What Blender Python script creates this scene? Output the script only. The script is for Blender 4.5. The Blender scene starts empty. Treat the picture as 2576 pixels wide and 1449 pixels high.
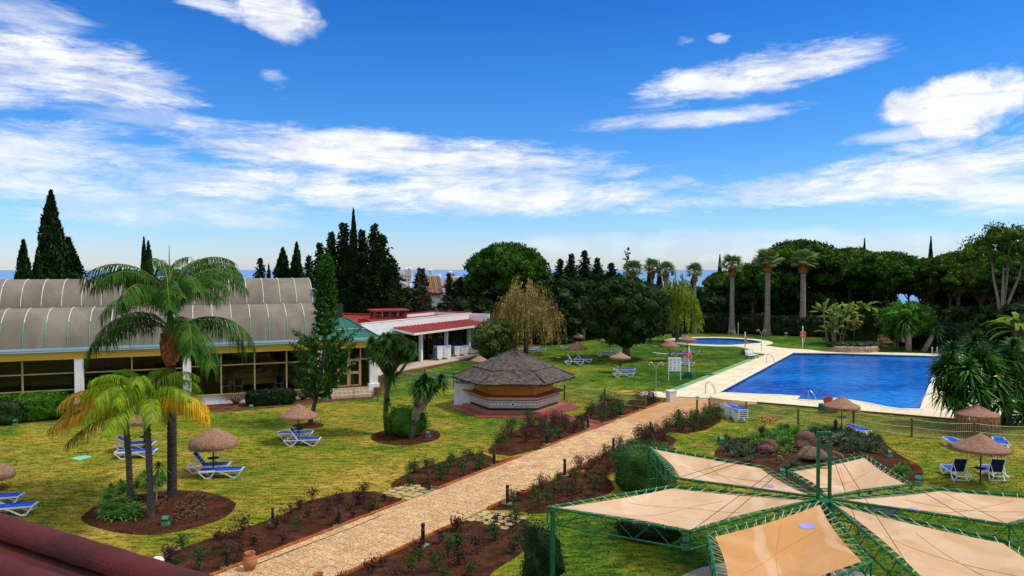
import bpy, math, random
import numpy as np
from mathutils import Vector, Matrix
from mathutils.geometry import tessellate_polygon
R = math.radians
random.seed(7)
rng = np.random.default_rng(11)
scene = bpy.context.scene
col = scene.collection

# ------------------------------------------------------------------ camera
F, CX, CY, HC = 1930.0, 1288.0, 724.5, 10.0
PITCH = math.atan((CY - 674.0) / F)
cam_d = bpy.data.cameras.new("camera")
cam = bpy.data.objects.new("camera", cam_d)
col.objects.link(cam)
cam.location = (0, 0, HC)
cam.rotation_euler = (math.pi / 2 - PITCH, 0, 0)
cam_d.sensor_width = 36
cam_d.lens = 36 * F / 2576
cam_d.clip_start = 0.2
cam_d.clip_end = 90000
scene.camera = cam

# ------------------------------------------------------------------ exposure
scene.view_settings.view_transform = 'Standard'
scene.view_settings.look = 'None'
scene.view_settings.gamma = 1
scene.view_settings.use_curve_mapping = False
scene.view_settings.exposure = 0.72
scene.cycles.max_bounces = 6
scene.cycles.transparent_max_bounces = 12
scene.cycles.caustics_reflective = False
scene.cycles.caustics_refractive = False

# ------------------------------------------------------------------ sun
SUN_EL, SUN_AZ = R(57), R(94)            # azimuth from +Y towards +X
sd = bpy.data.lights.new("sun", 'SUN')
sd.energy = 1.9
sd.angle = R(7)
sd.color = (1.0, 0.94, 0.84)
sun = bpy.data.objects.new("sun", sd)
col.objects.link(sun)
to_sun = Vector((math.sin(SUN_AZ) * math.cos(SUN_EL), math.cos(SUN_AZ) * math.cos(SUN_EL), math.sin(SUN_EL)))
sun.rotation_euler = to_sun.to_track_quat('Z', 'Y').to_euler()
sun.location = (30, 20, 60)

# ------------------------------------------------------------------ sky
w = bpy.data.worlds.new("World")
scene.world = w
w.use_nodes = True
w.cycles.sampling_method = 'MANUAL'
w.cycles.sample_map_resolution = 512
nt = w.node_tree
nt.nodes.clear()
N = nt.nodes.new
Lk = nt.links.new


class NG:
    """small helper for node graphs"""
    def __init__(s, tree):
        s.t = tree

    def n(s, typ, **kw):
        nd = s.t.nodes.new(typ)
        for k, v in kw.items():
            setattr(nd, k, v)
        return nd

    def put(s, inp, v):
        if hasattr(v, 'is_linked') or isinstance(v, bpy.types.NodeSocket):
            s.t.links.new(v, inp)
        else:
            inp.default_value = v

    def m(s, op, a, b=None, c=None, clamp=False):
        nd = s.n('ShaderNodeMath', operation=op)
        nd.use_clamp = clamp
        s.put(nd.inputs[0], a)
        if b is not None:
            s.put(nd.inputs[1], b)
        if c is not None:
            s.put(nd.inputs[2], c)
        return nd.outputs[0]

    def mix(s, f, a, b, blend='MIX'):
        nd = s.n('ShaderNodeMix', data_type='RGBA', blend_type=blend)
        s.put(nd.inputs[0], f)
        s.put(nd.inputs[6], a)
        s.put(nd.inputs[7], b)
        return nd.outputs[2]

    def ss(s, v, a, b, lo=0.0, hi=1.0):
        nd = s.n('ShaderNodeMapRange', interpolation_type='SMOOTHSTEP')
        s.put(nd.inputs[0], v)
        nd.inputs[1].default_value = a
        nd.inputs[2].default_value = b
        nd.inputs[3].default_value = lo
        nd.inputs[4].default_value = hi
        return nd.outputs[0]

    def noise(s, vec, scale, detail=4, rough=0.55, dist=0.0):
        nd = s.n('ShaderNodeTexNoise')
        if vec is not None:
            s.put(nd.inputs['Vector'], vec)
        nd.inputs['Scale'].default_value = scale
        nd.inputs['Detail'].default_value = detail
        nd.inputs['Roughness'].default_value = rough
        nd.inputs['Distortion'].default_value = dist
        return nd.outputs[0]

    def ramp(s, v, stops):
        nd = s.n('ShaderNodeValToRGB')
        s.put(nd.inputs[0], v)
        els = nd.color_ramp.elements
        while len(els) < len(stops):
            els.new(0.5)
        for e, (p, c) in zip(els, stops):
            e.position = p
            e.color = (*c, 1)
        return nd.outputs[0]


g = NG(nt)
tc = g.n('ShaderNodeTexCoord')
sky = g.n('ShaderNodeTexSky', sky_type='NISHITA')
sky.sun_disc = False
sky.sun_elevation = SUN_EL
sky.sun_rotation = SUN_AZ
sky.altitude = 0
sky.air_density = 1.0
sky.dust_density = 0.15
sky.ozone_density = 3.0
sep = g.n('ShaderNodeSeparateXYZ')
Lk(tc.outputs['Generated'], sep.inputs[0])
sx, sy, sz = sep.outputs
az = g.m('ARCTAN2', sx, sy)
el = g.m('ARCSINE', sz)
comb = g.n('ShaderNodeCombineXYZ')
Lk(az, comb.inputs[0])
Lk(g.m('MULTIPLY', el, 4.4), comb.inputs[1])
cv = comb.outputs[0]
n_edge = g.noise(cv, 4.2, 9, 0.66, 0.5)       # ragged edges, stretched sideways
n_fine = g.noise(cv, 19, 8, 0.72, 0.4)
comb2 = g.n('ShaderNodeCombineXYZ')
Lk(g.m('MULTIPLY', az, 0.9), comb2.inputs[0])
Lk(g.m('MULTIPLY', el, 5.5), comb2.inputs[1])
comb2.inputs[2].default_value = 4.0
n_streak = g.noise(comb2.outputs[0], 7, 7, 0.68, 0.6)
n_puff = g.noise(tc.outputs['Generated'], 17, 6, 0.55, 0.2)


def angs(px, py):
    dx, dy, dz = (px - CX) / F, 1.0, (674.0 - py) / F
    return math.atan2(dx, dy), math.atan2(dz, math.hypot(dx, dy))


# px, py, half width, half height, tilt deg, amount, edge noise
CLOUDS = [
    (110, 165, 400, 92, 4, 1.05, 1.0), (-60, 230, 240, 60, -6, 0.9, 1.0), (60, 50, 230, 60, 0, 0.55, 1.0),
    (700, 42, 135, 68, 8, 1.0, .8), (520, 8, 130, 30, 10, .8, 1.0), (390, 300, 330, 22, 3, .35, 1.2),
    (1010, 400, 640, 70, 3, 1.1, 1.0), (900, 350, 330, 26, 1, .9, 1.1), (1400, 440, 300, 50, 0, .8, 1.2), (760, 475, 640, 66, 2, 1.0, 1.1), (150, 400, 440, 100, 3, .75, 1.2),
    (420, 520, 560, 48, 0, .55, 1.2), (1340, 495, 580, 58, -1, 1.0, 1.0), (1840, 200, 350, 60, -9, 1.1, 1.0), (1980, 170, 270, 46, -5, 1.1, .9),
    (1700, 302, 330, 26, -3, .75, 1.0), (2400, 268, 230, 80, -8, 1.2, .8), (2330, 330, 250, 22, -6, .6, 1.0),
    (2350, 425, 480, 78, -9, 1.0, 1.1), (1950, 490, 620, 44, -3, .95, 1.1), (2560, 470, 300, 70, -5, .8, 1.0),
    (700, 212, 50, 30, 30, .4, 1.9), (1718, 108, 36, 16, 0, .45, 1.9), (1802, 104, 34, 13, 0, .5, 1.8),
    (1900, 618, 1100, 46, 0, .30, .6),
    (-500, 300, 420, 120, 0, .9, 1.2), (3100, 300, 420, 140, 0, .9, 1.2), (1500, -420, 700, 150, 5, .9, 1.2),
]
edge = g.m('ADD', g.m('MULTIPLY', g.m('SUBTRACT', n_edge, 0.5), 5.2), g.m('MULTIPLY', g.m('SUBTRACT', n_fine, 0.5), 2.6))
puff = g.m('MULTIPLY', g.m('SUBTRACT', g.noise(tc.outputs['Generated'], 21, 8, .6, .25), .5), 5.0)
mask = None
for px, py, hw, hh, tilt, amt, en in CLOUDS:
    a0, e0 = angs(px, py)
    a1, _ = angs(px + hw, py)
    aw = a1 - a0
    eh = hh / F
    da = g.m('SUBTRACT', az, a0)
    de = g.m('SUBTRACT', el, e0)
    t = R(tilt)
    u = g.m('MULTIPLY', g.m('ADD', g.m('MULTIPLY', da, math.cos(t)), g.m('MULTIPLY', de, -math.sin(t))), 1 / aw)
    v = g.m('MULTIPLY', g.m('ADD', g.m('MULTIPLY', da, math.sin(t)), g.m('MULTIPLY', de, math.cos(t))), 1 / eh)
    d = g.m('SUBTRACT', 1.0, g.m('ADD', g.m('MULTIPLY', u, u), g.m('MULTIPLY', v, v)))
    d = g.m('ADD', d, g.m('MULTIPLY', puff if en < .9 and hh > 40 else edge, en * (0.5 if en < .9 and hh > 40 else .62)))
    mk = g.m('MULTIPLY', g.ss(d, 0.0, 0.75 if en < .9 and hh > 40 else 1.2), amt)
    mask = mk if mask is None else g.m('MAXIMUM', mask, mk)
streak = g.ss(n_streak, 0.30, 0.62, 0.50, 1.12)
mask = g.m('MULTIPLY', mask, streak)
# unseen broken cloud over the rest of the sky, thickened for more neutral light
far = g.ss(g.noise(tc.outputs['Generated'], 2.4, 6, .6, .3), .32, .52)
out_of = g.m('MAXIMUM', g.ss(el, R(24), R(34)), g.ss(sy, 0.45, 0.1))
mask = g.m('MAXIMUM', mask, g.m('MULTIPLY', g.m('MULTIPLY', far, .9), g.m('MULTIPLY', out_of, g.ss(el, R(1), R(8)))))
mask = g.m('MINIMUM', mask, 1.0)
skyc = g.n('ShaderNodeHueSaturation')
skyc.inputs['Saturation'].default_value = 1.22
skyc.inputs['Value'].default_value = 1.0
Lk(sky.outputs[0], skyc.inputs['Color'])
grade = g.ramp(g.m('MULTIPLY', el, 1 / R(40), clamp=True), [(0, (0.66, 0.76, 1.12)), (.08, (.56, .78, 1.14)), (.22, (.36, .70, 1.08)), (.36, (.26, .66, 1.06)), (.55, (.13, .50, 1.0)), (1, (.22, .52, .95))])
skyg = g.mix(1.0, skyc.outputs[0], grade, 'MULTIPLY')
shade = g.m('ADD', g.m('MULTIPLY', g.ss(n_puff, .32, .62), .42), .55)
shade = g.m('MULTIPLY', shade, g.ss(n_streak, .3, .55, .82, 1.05))
cc = g.n('ShaderNodeMix', data_type='RGBA', blend_type='MIX')
cloudcol = g.mix(shade, (3.7, 4.15, 5.1, 1), (7.1, 7.2, 7.5, 1))
final = g.mix(mask, skyg, cloudcol)
bg = g.n('ShaderNodeBackground')
Lk(final, bg.inputs[0])
bg.inputs[1].default_value = 0.088
wo = g.n('ShaderNodeOutputWorld')
Lk(bg.outputs[0], wo.inputs[0])


# ------------------------------------------------------------------ picture helpers
cp, sp_ = math.cos(PITCH), math.sin(PITCH)


def ray(px, py):
    a, b = (px - CX) / F, (CY - py) / F
    return Vector((a, cp + b * sp_, -sp_ + b * cp))


def G(px, py, z=0.0):
    """point seen at (px,py) lying on height z"""
    d = ray(px, py)
    t = (z - HC) / d.z
    return Vector((d.x * t, d.y * t, z))


def AT(px, py, Y):
    d = ray(px, py)
    t = Y / d.y
    return Vector((d.x * t, Y, HC + d.z * t))


# ------------------------------------------------------------------ object helpers
def tag(o, label=None, cat=None, group=None, kind=None):
    if label: o['label'] = label
    if cat: o['category'] = cat
    if group: o['group'] = group
    if kind: o['kind'] = kind
    return o


def thing(name, label, cat, loc=(0, 0, 0), rz=0.0, group=None):
    o = bpy.data.objects.new(name, None)
    o.empty_display_size = .2
    col.objects.link(o)
    o.location = loc
    o.rotation_euler = (0, 0, rz)
    return tag(o, label, cat, group)


def dup(root, loc, rz=0.0, label=None, group=None, scale=None, tilt=None):
    r = root.copy()
    col.objects.link(r)
    r.location = loc
    r.rotation_euler = (tilt[0], tilt[1], rz) if tilt else (0, 0, rz)
    if scale is not None:
        r.scale = scale if hasattr(scale, '__len__') else (scale,) * 3
    if label: r['label'] = label
    if group: r['group'] = group
    for ch in list(root.children):
        c = ch.copy()
        col.objects.link(c)
        c.parent = r
        for gch in ch.children:
            d = gch.copy()
            col.objects.link(d)
            d.parent = c
    return r


class MB:
    def __init__(s):
        s.v, s.f, s.mi = [], [], []

    def add(s, vs, fs, mi=0):
        k = len(s.v)
        s.v.extend([tuple(p) for p in vs])
        s.f.extend([tuple(i + k for i in f) for f in fs])
        s.mi.extend([mi] * len(fs))

    def addnp(s, V, Fq, mi=0):
        k = len(s.v)
        s.v.extend(V.tolist())
        s.f.extend((Fq + k).tolist())
        s.mi.extend([mi] * len(Fq))

    def box(s, c, size, rz=0.0, M=None, mi=0, taper=1.0):
        hx, hy, hz = size[0] / 2, size[1] / 2, size[2] / 2
        vs = [Vector((x * hx * (taper if z > 0 else 1), y * hy * (taper if z > 0 else 1), z * hz)) for z in (-1, 1) for y in (-1, 1) for x in (-1, 1)]
        m = M if M is not None else Matrix.Rotation(rz, 3, 'Z')
        c = Vector(c)
        vs = [m @ v + c for v in vs]
        s.add(vs, [(0, 2, 3, 1), (4, 5, 7, 6), (0, 1, 5, 4), (2, 6, 7, 3), (0, 4, 6, 2), (1, 3, 7, 5)], mi)

    def bar(s, a, b, wd, ht=None, mi=0, up=(0, 0, 1)):
        a, b = Vector(a), Vector(b)
        d = b - a
        L = d.length
        x = d.normalized()
        upv = Vector(up)
        y = upv.cross(x)
        if y.length < 1e-4:
            y = Vector((0, 1, 0)).cross(x)
        y.normalize()
        z = x.cross(y)
        m = Matrix((x, y, z)).transposed()
        s.box((a + b) / 2, (L, wd, ht or wd), M=m, mi=mi)

    def tube(s, pts, r, n=6, mi=0, cap=True):
        pts = [Vector(p) for p in pts]
        rs = r if hasattr(r, '__len__') else [r] * len(pts)
        vs = []
        prev = None
        for i, p in enumerate(pts):
            a = pts[max(i - 1, 0)]
            b = pts[min(i + 1, len(pts) - 1)]
            t = (b - a)
            t = t.normalized() if t.length > 1e-9 else Vector((0, 0, 1))
            if prev is None:
                u = t.orthogonal().normalized()
            else:
                u = (prev - t * prev.dot(t))
                u = u.normalized() if u.length > 1e-6 else t.orthogonal().normalized()
            prev = u
            v = t.cross(u)
            for k in range(n):
                an = 2 * math.pi * k / n
                vs.append(p + (u * math.cos(an) + v * math.sin(an)) * rs[i])
        fs = []
        for i in range(len(pts) - 1):
            for k in range(n):
                k2 = (k + 1) % n
                fs.append((i * n + k, i * n + k2, (i + 1) * n + k2, (i + 1) * n + k))
        if cap:
            fs.append(tuple(range(n - 1, -1, -1)))
            fs.append(tuple((len(pts) - 1) * n + k for k in range(n)))
        s.add(vs, fs, mi)

    def lathe(s, prof, n=16, c=(0, 0, 0), mi=0, wob=0.0, sq=1.0):
        """prof: list of (r,z)"""
        c = Vector(c)
        vs = []
        for j, (r, z) in enumerate(prof):
            for k in range(n):
                an = 2 * math.pi * k / n
                rr = r * (1 + wob * math.sin(an * 3 + j) * .5 + wob * math.sin(an * 7 + 2 * j) * .5)
                vs.append(c + Vector((math.cos(an) * rr, math.sin(an) * rr * sq, z)))
        fs = []
        for j in range(len(prof) - 1):
            for k in range(n):
                k2 = (k + 1) % n
                fs.append((j * n + k, j * n + k2, (j + 1) * n + k2, (j + 1) * n + k))
        fs.append(tuple(range(n - 1, -1, -1)))
        fs.append(tuple((len(prof) - 1) * n + k for k in range(n)))
        s.add(vs, fs, mi)

    def prism(s, poly, z0, z1, mi=0, holes=None, bottom=False):
        loops = [[Vector((p[0], p[1], 0)) for p in poly]] + [[Vector((p[0], p[1], 0)) for p in h] for h in (holes or [])]
        flat = [p for lp in loops for p in lp]
        tris = tessellate_polygon(loops)
        top = [(p.x, p.y, z1) for p in flat]
        out = []
        for t in tris:
            a, b, c_ = (flat[i] for i in t)
            if (b - a).cross(c_ - a).z < 0:
                t = (t[0], t[2], t[1])
            out.append(tuple(t))
        s.add(top, out, mi)
        if z0 is not None and z0 < z1:
            for lp in loops:
                n = len(lp)
                vs = [(p.x, p.y, z0) for p in lp] + [(p.x, p.y, z1) for p in lp]
                s.add(vs, [(i, (i + 1) % n, (i + 1) % n + n, i + n) for i in range(n)], mi)
        if bottom:
            s.add([(p.x, p.y, z0) for p in flat], [tuple(reversed(t)) for t in out], mi)

    def blob(s, c, rad, seed=0, amp=.18, sub=1, mi=0, flatz=None):
        V, Fc = ICO[sub]
        r_ = np.random.default_rng(seed)
        ph = r_.uniform(0, 6.28, 6)
        fr = r_.uniform(1.2, 3.4, (6, 3))
        k = 1 + amp * sum(np.sin(V @ fr[i] + ph[i]) for i in range(6)) / 2.2
        P = V * k[:, None] * np.array(rad)
        if flatz is not None:
            P[:, 2] = np.maximum(P[:, 2], flatz)
        s.addnp(P + np.array(c), Fc, mi)

    def build(s, name, m, parent=None, smooth=False, loc=None, mesh_only=False):
        me = bpy.data.meshes.new(name)
        me.from_pydata(s.v, [], s.f)
        mats = m if isinstance(m, (list, tuple)) else [m]
        for q in mats:
            me.materials.append(q)
        if len(mats) > 1:
            me.polygons.foreach_set('material_index', s.mi)
        if smooth:
            me.polygons.foreach_set('use_smooth', [True] * len(me.polygons))
            if smooth == 'auto':
                try:
                    me.set_sharp_from_angle(angle=R(40))
                except Exception:
                    pass
        me.update()
        if mesh_only:
            return me
        return link(name, me, parent, loc)


def link(name, me, parent=None, loc=None, rot=None, scale=None):
    o = bpy.data.objects.new(name, me)
    col.objects.link(o)
    if parent is not None:
        o.parent = parent
    if loc is not None:
        o.location = loc
    if rot is not None:
        o.rotation_euler = rot
    if scale is not None:
        o.scale = scale if hasattr(scale, '__len__') else (scale,) * 3
    return o


def _ico():
    t = (1 + 5 ** .5) / 2
    V = np.array([(-1, t, 0), (1, t, 0), (-1, -t, 0), (1, -t, 0), (0, -1, t), (0, 1, t), (0, -1, -t), (0, 1, -t), (t, 0, -1), (t, 0, 1), (-t, 0, -1), (-t, 0, 1)], float)
    V /= np.linalg.norm(V[0])
    Fc = [(0, 11, 5), (0, 5, 1), (0, 1, 7), (0, 7, 10), (0, 10, 11), (1, 5, 9), (5, 11, 4), (11, 10, 2), (10, 7, 6), (7, 1, 8), (3, 9, 4), (3, 4, 2), (3, 2, 6), (3, 6, 8), (3, 8, 9), (4, 9, 5), (2, 4, 11), (6, 2, 10), (8, 6, 7), (9, 8, 1)]
    res = [(V, np.array(Fc))]
    for _ in range(3):
        V = [tuple(v) for v in V]
        cache, nf = {}, []

        def mid(a, b):
            k = (min(a, b), max(a, b))
            if k not in cache:
                p = np.array(V[a]) + np.array(V[b])
                V.append(tuple(p / np.linalg.norm(p)))
                cache[k] = len(V) - 1
            return cache[k]
        for a, b, c in Fc:
            ab, bc, ca = mid(a, b), mid(b, c), mid(c, a)
            nf += [(a, ab, ca), (b, bc, ab), (c, ca, bc), (ab, bc, ca)]
        Fc = nf
        V = np.array(V)
        res.append((V, np.array(Fc)))
    return res


ICO = _ico()


def pip(P, poly):
    """vectorised point in polygon"""
    x, y = P[:, 0], P[:, 1]
    ins = np.zeros(len(P), bool)
    n = len(poly)
    j = n - 1
    for i in range(n):
        xi, yi = poly[i][0], poly[i][1]
        xj, yj = poly[j][0], poly[j][1]
        c = ((yi > y) != (yj > y)) & (x < (xj - xi) * (y - yi) / (yj - yi + 1e-12) + xi)
        ins ^= c
        j = i
    return ins


def smoothpoly(pts, n=4):
    out = []
    L = len(pts)
    P = [Vector((p[0], p[1])) for p in pts]
    for i in range(L):
        p0, p1, p2, p3 = P[i - 1], P[i], P[(i + 1) % L], P[(i + 2) % L]
        for k in range(n):
            t = k / n
            out.append(0.5 * ((2 * p1) + (-p0 + p2) * t + (2 * p0 - 5 * p1 + 4 * p2 - p3) * t * t + (-p0 + 3 * p1 - 3 * p2 + p3) * t ** 3))
    return out


# ------------------------------------------------------------------ materials
def mat(name, c, c2=None, scale=6.0, rough=.7, bump=0.0, bscale=None, spec=.3, metal=0.0, isl=0.0, objr=0.0, transl=0.0,
        lo=.35, hi=.65, world=False, stretch=None, coat=0.0, detail=5):
    m = bpy.data.materials.new(name)
    m.use_nodes = True
    t = m.node_tree
    t.nodes.clear()
    q = NG(t)
    out = q.n('ShaderNodeOutputMaterial')
    b = q.n('ShaderNodeBsdfPrincipled')
    b.inputs['Roughness'].default_value = rough
    b.inputs['Specular IOR Level'].default_value = spec
    b.inputs['Metallic'].default_value = metal
    if coat: b.inputs['Coat Weight'].default_value = coat
    if world:
        vec = q.n('ShaderNodeNewGeometry').outputs['Position']
    else:
        vec = q.n('ShaderNodeTexCoord').outputs['Object']
    if stretch:
        mp = q.n('ShaderNodeMapping')
        mp.inputs['Scale'].default_value = stretch
        t.links.new(vec, mp.inputs[0])
        vec = mp.outputs[0]
    colr = (*c, 1)
    if c2 is not None:
        nz = q.noise(vec, scale, detail, .6)
        colr = q.mix(q.ss(nz, lo, hi), (*c, 1), (*c2, 1))
    if isl:
        gi = q.n('ShaderNodeNewGeometry').outputs['Random Per Island']
        f = q.m('ADD', q.m('MULTIPLY', gi, 2 * isl), 1 - isl)
        hsv = q.n('ShaderNodeHueSaturation')
        q.put(hsv.inputs['Color'], colr)
        q.put(hsv.inputs['Value'], f)
        q.put(hsv.inputs['Hue'], q.m('ADD', q.m('MULTIPLY', gi, .03), .485))
        colr = hsv.outputs[0]
    if objr:
        oi = q.n('ShaderNodeObjectInfo').outputs['Random']
        f = q.m('ADD', q.m('MULTIPLY', oi, 2 * objr), 1 - objr)
        hsv = q.n('ShaderNodeHueSaturation')
        q.put(hsv.inputs['Color'], colr)
        q.put(hsv.inputs['Value'], f)
        colr = hsv.outputs[0]
    q.put(b.inputs['Base Color'], colr)
    if bump:
        bn = q.n('ShaderNodeBump')
        bn.inputs['Strength'].default_value = 1.0
        bn.inputs['Distance'].default_value = bump
        t.links.new(q.noise(vec, bscale or scale * 4, 4, .6), bn.inputs['Height'])
        t.links.new(bn.outputs[0], b.inputs['Normal'])
    sh = b.outputs[0]
    if transl:
        tr = q.n('ShaderNodeBsdfTranslucent')
        q.put(tr.inputs[0], colr)
        mx = q.n('ShaderNodeMixShader')
        mx.inputs[0].default_value = transl
        t.links.new(sh, mx.inputs[1])
        t.links.new(tr.outputs[0], mx.inputs[2])
        sh = mx.outputs[0]
    t.links.new(sh, out.inputs[0])
    return m


def leafmat(name, c, c2, scale=.9, isl=.35, transl=.12, rough=.6, spec=.15):
    return mat(name, c, c2, scale=scale, rough=rough, isl=isl, transl=transl, spec=spec, objr=.06)


M = {}
M['white'] = mat('white_paint', (.78, .78, .76), (.66, .66, .63), 1.5, .6, .002, 30, world=True)
M['whitewall'] = mat('white_render', (.74, .75, .76), (.58, .58, .56), .9, .85, .006, 14, lo=.5, hi=.78, world=True)
M['plastic'] = mat('white_plastic', (.8, .8, .78), rough=.35, spec=.5)
M['blue'] = mat('blue_sling', (.004, .075, .56), (.004, .06, .45), 5, .75, objr=.12)
M['darkblue'] = mat('dark_blue_sling', (.004, .012, .06), (.003, .01, .045), 5, .75)
M['thatch'] = mat('thatch', (.35, .195, .125), (.21, .115, .07), 9, .95, .02, 40, objr=.12)
M['thatch_dark'] = mat('kiosk_thatch', (.15, .115, .105), (.055, .042, .040), 3.2, .95, .06, 38, stretch=(1, 1, 3))
M['fringe'] = mat('straw_fringe', (.25, .13, .045), (.36, .20, .08), 12, .95, isl=.3)
M['pole'] = mat('dark_pole', (.02, .02, .03), rough=.5)
M['trunk'] = mat('palm_trunk', (.055, .047, .042), (.12, .10, .085), 7, .9, .03, 24, stretch=(.4, .4, 3.2))
M['trunk_pale'] = mat('pale_trunk', (.16, .125, .10), (.27, .22, .18), 4, .9, .03, 18, stretch=(.5, .5, 2.5))
M['trunk_pine'] = mat('pine_trunk', (.07, .048, .036), (.13, .10, .08), 3, .9, .04, 12)
M['boot'] = mat('palm_boot', (.40, .13, .04), (.20, .065, .025), 6, .9, .05, 16, isl=.3)
M['frond'] = leafmat('frond_green', (.014, .060, .006), (.055, .14, .012), 1.2, .4, .15, spec=.05)
M['frond_far'] = leafmat('frond_fan', (.075, .135, .03), (.17, .24, .07), .8, .35, .15)
M['frond_yg'] = leafmat('frond_lime', (.11, .25, .006), (.27, .38, .010), 1.6, .3, .25)
M['frond_yel'] = leafmat('frond_yellow', (.75, .36, .008), (.55, .40, .012), 1.6, .3, .25)
M['frond_dry'] = leafmat('frond_dry', (.30, .16, .04), (.18, .09, .03), 1.6, .3, .1)
M['rachis'] = mat('rachis', (.12, .14, .03), rough=.7)
M['pine'] = leafmat('pine_needles', (.010, .042, .004), (.045, .112, .010), .35, .5, .05, spec=.03)
M['pine2'] = leafmat('pine_needles_olive', (.022, .052, .005), (.070, .130, .014), .35, .5, .05, spec=.03)
M['cypress'] = leafmat('cypress_foliage', (.006, .022, .004), (.018, .045, .009), .5, .4, .03, spec=.03)
M['cedar'] = leafmat('cedar_foliage', (.006, .019, .005), (.020, .040, .010), .4, .35, .03, spec=.03)
M['cedar_brown'] = leafmat('cedar_brown_foliage', (.026, .030, .014), (.055, .055, .026), .5, .4, .03)
M['ficus'] = leafmat('dense_leaf', (.008, .025, .004), (.026, .055, .010), .6, .55, .05, spec=.08)
M['brownwillow'] = leafmat('olive_weeping_leaf', (.15, .115, .028), (.40, .29, .09), .6, .4, .2)
M['limewillow'] = leafmat('lime_weeping_leaf', (.10, .17, .008), (.26, .32, .015), .5, .35, .25)
M['arauc'] = leafmat('araucaria_foliage', (.012, .062, .005), (.045, .135, .012), .8, .4, .1, spec=.04)
M['bush'] = leafmat('bush_leaf', (.020, .080, .006), (.070, .17, .012), 1.4, .45, .12, spec=.08)
M['bush_dark'] = leafmat('hedge_leaf', (.008, .022, .006), (.022, .048, .012), .8, .45, .06)
M['agap'] = leafmat('agapanthus_leaf', (.075, .22, .015), (.17, .36, .04), 2, .35, .2)
M['rose_g'] = leafmat('rose_leaf_green', (.018, .055, .010), (.05, .11, .02), 3, .4, .15)
M['rose_r'] = leafmat('rose_leaf_red', (.05, .018, .018), (.085, .035, .03), 3, .45, .15)
M['yucca'] = leafmat('yucca_leaf', (.010, .058, .005), (.05, .16, .012), 1.5, .5, .1, .5, .15)
M['drago'] = leafmat('dragon_leaf', (.028, .095, .018), (.09, .20, .035), 2, .35, .12, spec=.06)
M['agave'] = leafmat('agave_leaf', (.07, .11, .06), (.15, .2, .11), 2, .3, .1)
M['dryplant'] = leafmat('dry_plant', (.10, .055, .03), (.20, .12, .06), 3, .4, .1)
M['redflower'] = mat('red_flower', (.55, .04, .01), rough=.6)
M['soil'] = mat('soil', (.080, .031, .014), (.034, .014, .008), 1.3, .98, .05, 7, world=True, spec=.05)
M['soil_dark'] = mat('soil_dry', (.13, .065, .03), (.07, .032, .014), 1.3, .98, .04, 9, world=True, spec=.05)
M['clod'] = mat('soil_clod', (.085, .03, .011), (.04, .015, .007), 3, .98, isl=.4, world=True, spec=.05)
M['deck'] = mat('pool_deck', (.74, .66, .47), (.66, .57, .39), .5, .85, .002, 30, world=True)
_t = M['deck'].node_tree
_q = NG(_t)
_b = next(n for n in _t.nodes if n.type == 'BSDF_PRINCIPLED')
_src = _b.inputs['Base Color'].links[0].from_socket
_mp = _q.n('ShaderNodeMapping')
_mp.inputs['Rotation'].default_value = (0, 0, R(-58))
_t.links.new(_q.n('ShaderNodeNewGeometry').outputs['Position'], _mp.inputs[0])
_br = _q.n('ShaderNodeTexBrick')
_br.offset = 0.0
_br.inputs['Scale'].default_value = 1.0
_br.inputs['Mortar Size'].default_value = .012
_br.inputs['Brick Width'].default_value = .8
_br.inputs['Row Height'].default_value = .8
_br.inputs['Color1'].default_value = (1, 1, 1, 1)
_br.inputs['Color2'].default_value = (.92, .92, .90, 1)
_br.inputs['Mortar'].default_value = (.62, .56, .48, 1)
_t.links.new(_mp.outputs[0], _br.inputs['Vector'])
_t.links.new(_q.mix(1.0, _src, _br.outputs['Color'], 'MULTIPLY'), _b.inputs['Base Color'])
M['terrace'] = mat('terrace_floor', (.50, .42, .31), (.42, .34, .25), .8, .8, world=True)
M['brick'] = mat('edging_brick', (.46, .15, .04), (.32, .09, .025), 9, .9, .004, 40, objr=.2)
M['slab'] = mat('paving_slab', (.33, .175, .075), (.64, .43, .23), 15, .95, .014, 34, isl=.12, objr=.12, lo=.38, hi=.62, world=True, detail=8)
M['pathbase'] = mat('path_joint', (.30, .15, .06), (.24, .12, .05), 5, .95, world=True)
M['pathfar'] = mat('path_concrete', (.42, .22, .09), (.48, .28, .13), .8, .95, .003, 30, world=True)
M['flag'] = mat('flagstone', (.46, .35, .15), (.36, .26, .12), 4, .9, .01, 20, objr=.15, world=True)
M['redpaint'] = mat('red_paving', (.27, .06, .035), (.20, .045, .03), 1.2, .5, world=True, spec=.4)
M['greentile'] = mat('green_tile', (.13, .27, .11), (.19, .33, .16), 3, .9, objr=.15, world=True)
M['green'] = mat('green_metal', (.003, .095, .028), (.006, .14, .045), 3, .6, spec=.25)
M['greenbase'] = mat('green_concrete', (.07, .20, .10), (.11, .26, .14), 4, .8)
M['greendark'] = mat('green_plinth', (.012, .075, .035), (.02, .10, .05), 4, .7)
M['rope'] = mat('cream_rope', (.55, .50, .30), rough=.9)
M['cable'] = mat('rusty_cable', (.07, .04, .03), rough=.7)
M['wood'] = mat('post_wood', (.20, .085, .035), (.12, .05, .02), 4, .85, .004, 30, stretch=(1, 1, .3))
M['bollard'] = mat('bollard_metal', (.012, .014, .012), rough=.45, spec=.4)
M['clay'] = mat('terracotta', (.42, .16, .06), (.33, .12, .045), 5, .85, .004, 30)
M['rock'] = mat('boulder', (.12, .082, .055), (.24, .17, .115), 2.5, .92, .05, 9)
M['rock_pale'] = mat('planter_stone', (.30, .22, .13), (.42, .32, .20), 5, .92, .02, 16, objr=.25)
M['steel'] = mat('steel', (.55, .52, .46), rough=.3, metal=.9)
M['orange'] = mat('lifebuoy_orange', (.75, .05, .015), rough=.55)
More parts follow.
